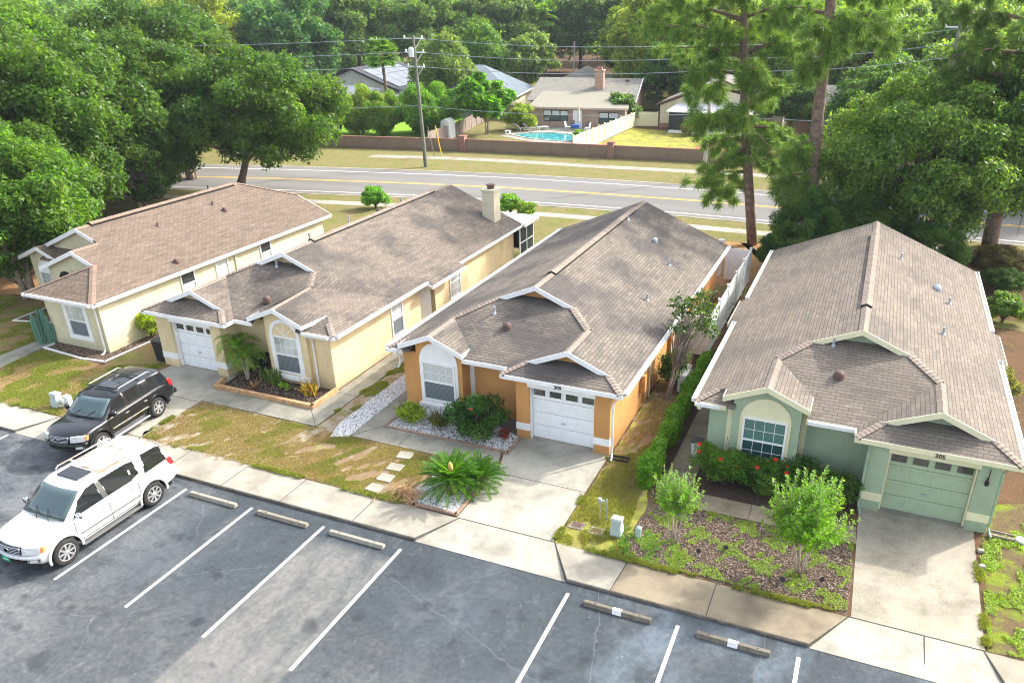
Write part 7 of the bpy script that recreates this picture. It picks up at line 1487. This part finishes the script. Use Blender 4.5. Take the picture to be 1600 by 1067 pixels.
    for sx in (-1, 1):
        for nm, xa, xb_, za, zb_, mt in (('headlight', gw+.04, W-.07, gz0+.02, gz1-.0, 'lamp'), ('indicator', W-.07, W-.015, gz0+.05, gz1-.02, 'amber')):
            h_ = MB(); nn = 6
            for i in range(nn):
                p, q = xa+(xb_-xa)*i/nn, xa+(xb_-xa)*(i+1)/nn; h_.obox((sx*(p+q)/2, (fr(p)+fr(q))/2+.03, (za+zb_)/2), (sx*(q-p)/2, (fr(q)-fr(p))/2, 0), (0, .04, 0), (0, .02, (zb_-za)/2))
            obj(nm, h_, M[mt], root, local=True)
        f_ = MB(); xx = W*.72; f_.obox((sx*xx, fr(xx)+.02, .56), (.085, sx*.05, 0), (0, .03, 0), (0, 0, .05)); obj('fog_light', f_, M['lamp'], root, local=True)
        f_ = MB(); f_.obox((sx*xx, fr(xx)+.03, .56), (.12, sx*.07, 0), (0, .03, 0), (0, 0, .07)); obj('fog_surround', f_, M['trimgrey'], root, local=True)
        t_ = MB(); xx = W*.90; t_.obox((sx*xx, y1-.27, B-.06), (.055, 0, 0), (0, .09, 0), (0, -.04, .15)); obj('tail_light', t_, M['red_lamp'], root, local=True, bevel=.02)
    bi = MB()
    for i in range(8): xa, xb_ = -.5+i/8, -.5+(i+1)/8; bi.obox(((xa+xb_)/2, (fr(xa)+fr(xb_))/2+.012, .52), ((xb_-xa)/2, (fr(xb_)-fr(xa))/2, 0), (0, .03, 0), (0, 0, .05))
    obj('air_intake', bi, M['dark'], root, local=True)
    bp = MB()
    for i in range(10): xa, xb_ = -W*.93+2*W*.93*i/10, -W*.93+2*W*.93*(i+1)/10; bp.obox(((xa+xb_)/2, (fr(xa)+fr(xb_))/2+.03, .68 if cfg['paint'] == 'car_white' else .66), ((xb_-xa)/2, (fr(xb_)-fr(xa))/2, 0), (0, .08, 0), (0, 0, .055))
    obj('front_bumper', bp, paint, root, local=True, bevel=.03)
    rbp = MB(); rbp.box(-W*.9, W*.9, y1-.12, y1+.05, .48, .68); obj('rear_bumper', rbp, paint, root, local=True, bevel=.04)
    if cfg.get('plate'):
        pl = MB(); pl.box(-.26, .02, y0-.055, y0-.03, .50, .64); po_ = obj('number_plate', pl, plain('plate_green', (.02, .36, .20), .4), root, local=True)
        pl = MB(); pl.box(-.22, -.02, y0-.058, y0-.055, .555, .585); obj('plate_marks', pl, M['gutter'], po_, local=True)
        hk = MB(); hk.tube([(.35, y1-.02, .42), (.35, y1+.14, .42)], .04, 8); hk.lathe([(.02, .1), (.06, .12), (.05, .18)], (.35, y1+.12, .34), 10); obj('tow_hitch', hk, M['timber'], root, local=True)
    return root
Bw = 1.20; Hw = 1.95
def qwin(B, H, ca, ra, segs, top=.80, bot=.04):
    zb, zt = B+bot, B+(H-B)*top; return zb, zt
zb, zt = Bw+.05, Bw+(Hw-Bw)*.80
suv((-20.62, 12.82, PZ), radians(.0), 'white full size SUV with rust stained roof parked in the marked stall', dict(L=5.2, W=2.0, H=Hw, paint='car_white', fo=.93, wb=3.12, R=.40, belt=Bw, hood=1.10, cowl=-1.38, cab=(-1.42, 2.62, -.48, 2.22), tumble=.80,
    sidewin=[[(-1.02, zb), (-.06, zb+.02), (-.14, zt), (-.42, zt-.03), (-.72, zt-.22)], [(.14, zb+.02), (.98, zb+.03), (.96, zt), (.06, zt)], [(1.04, zb+.05), (1.26, zb+.12), (1.20, zt-.04), (1.02, zt)], [(1.50, zb+.0), (2.30, zb+.04), (2.22, zt-.08), (2.06, zt-.01), (1.58, zt)]], pillar=[[(-.04, zb), (.12, zb), (.04, zt), (-.12, zt)]],
    gaps=[-1.12, .05, 1.12], handles=[-.12, .95], mz=.66, bars=[.35, 1.55], sunroof=(.42, -.32, .18), grille=(.78, 1.0), gw=.46, spokes=8, sw=.028, plate=True))
Bb, Hb = 1.12, 1.74; zb, zt = Bb+.05, Bb+(Hb-Bb)*.80
suv((-24.84, 17.27, .005), radians(6.2), 'black SUV with silver roof rails parked in the driveway of the cream house', dict(L=4.8, W=1.90, H=Hb, paint='car_black', fo=.88, wb=2.79, R=.385, belt=Bb, hood=1.06, cowl=-1.12, cab=(-1.14, 2.30, -.32, 2.05), tumble=.80,
    sidewin=[[(-.78, zb), (.02, zb+.02), (-.03, zt), (-.28, zt-.02), (-.52, zt-.18)], [(.16, zb+.02), (.80, zb+.03), (.78, zt), (.11, zt)], [(.85, zb+.04), (1.10, zb+.06), (.98, zt-.08), (.84, zt)], [(1.26, zb+.03), (2.05, zb+.06), (1.98, zt-.06), (1.30, zt)]], pillar=[],
    gaps=[-.92, .09, 1.02], handles=[-.06, .86], mz=.62, bars=[.05, 1.15], sunroof=(.40, .12, .62), grille=(.76, .98), gw=.44, spokes=6, sw=.036))

# ------------------------------------------------------------ haze
hz = MB(); hz.box(-420, 330, -60, 700, -1.2, 26); ho = obj('haze', hz, plain('haze_tmp', (1, 1, 1)), kind='stuff')
t = NT('haze_air'); v = t.n('ShaderNodeVolumePrincipled'); v.inputs['Color'].default_value = (.80, .90, 1, 1); v.inputs['Density'].default_value = .0002; t.l(v.outputs[0], t.out.inputs['Volume']); ho.data.materials[0] = t.m
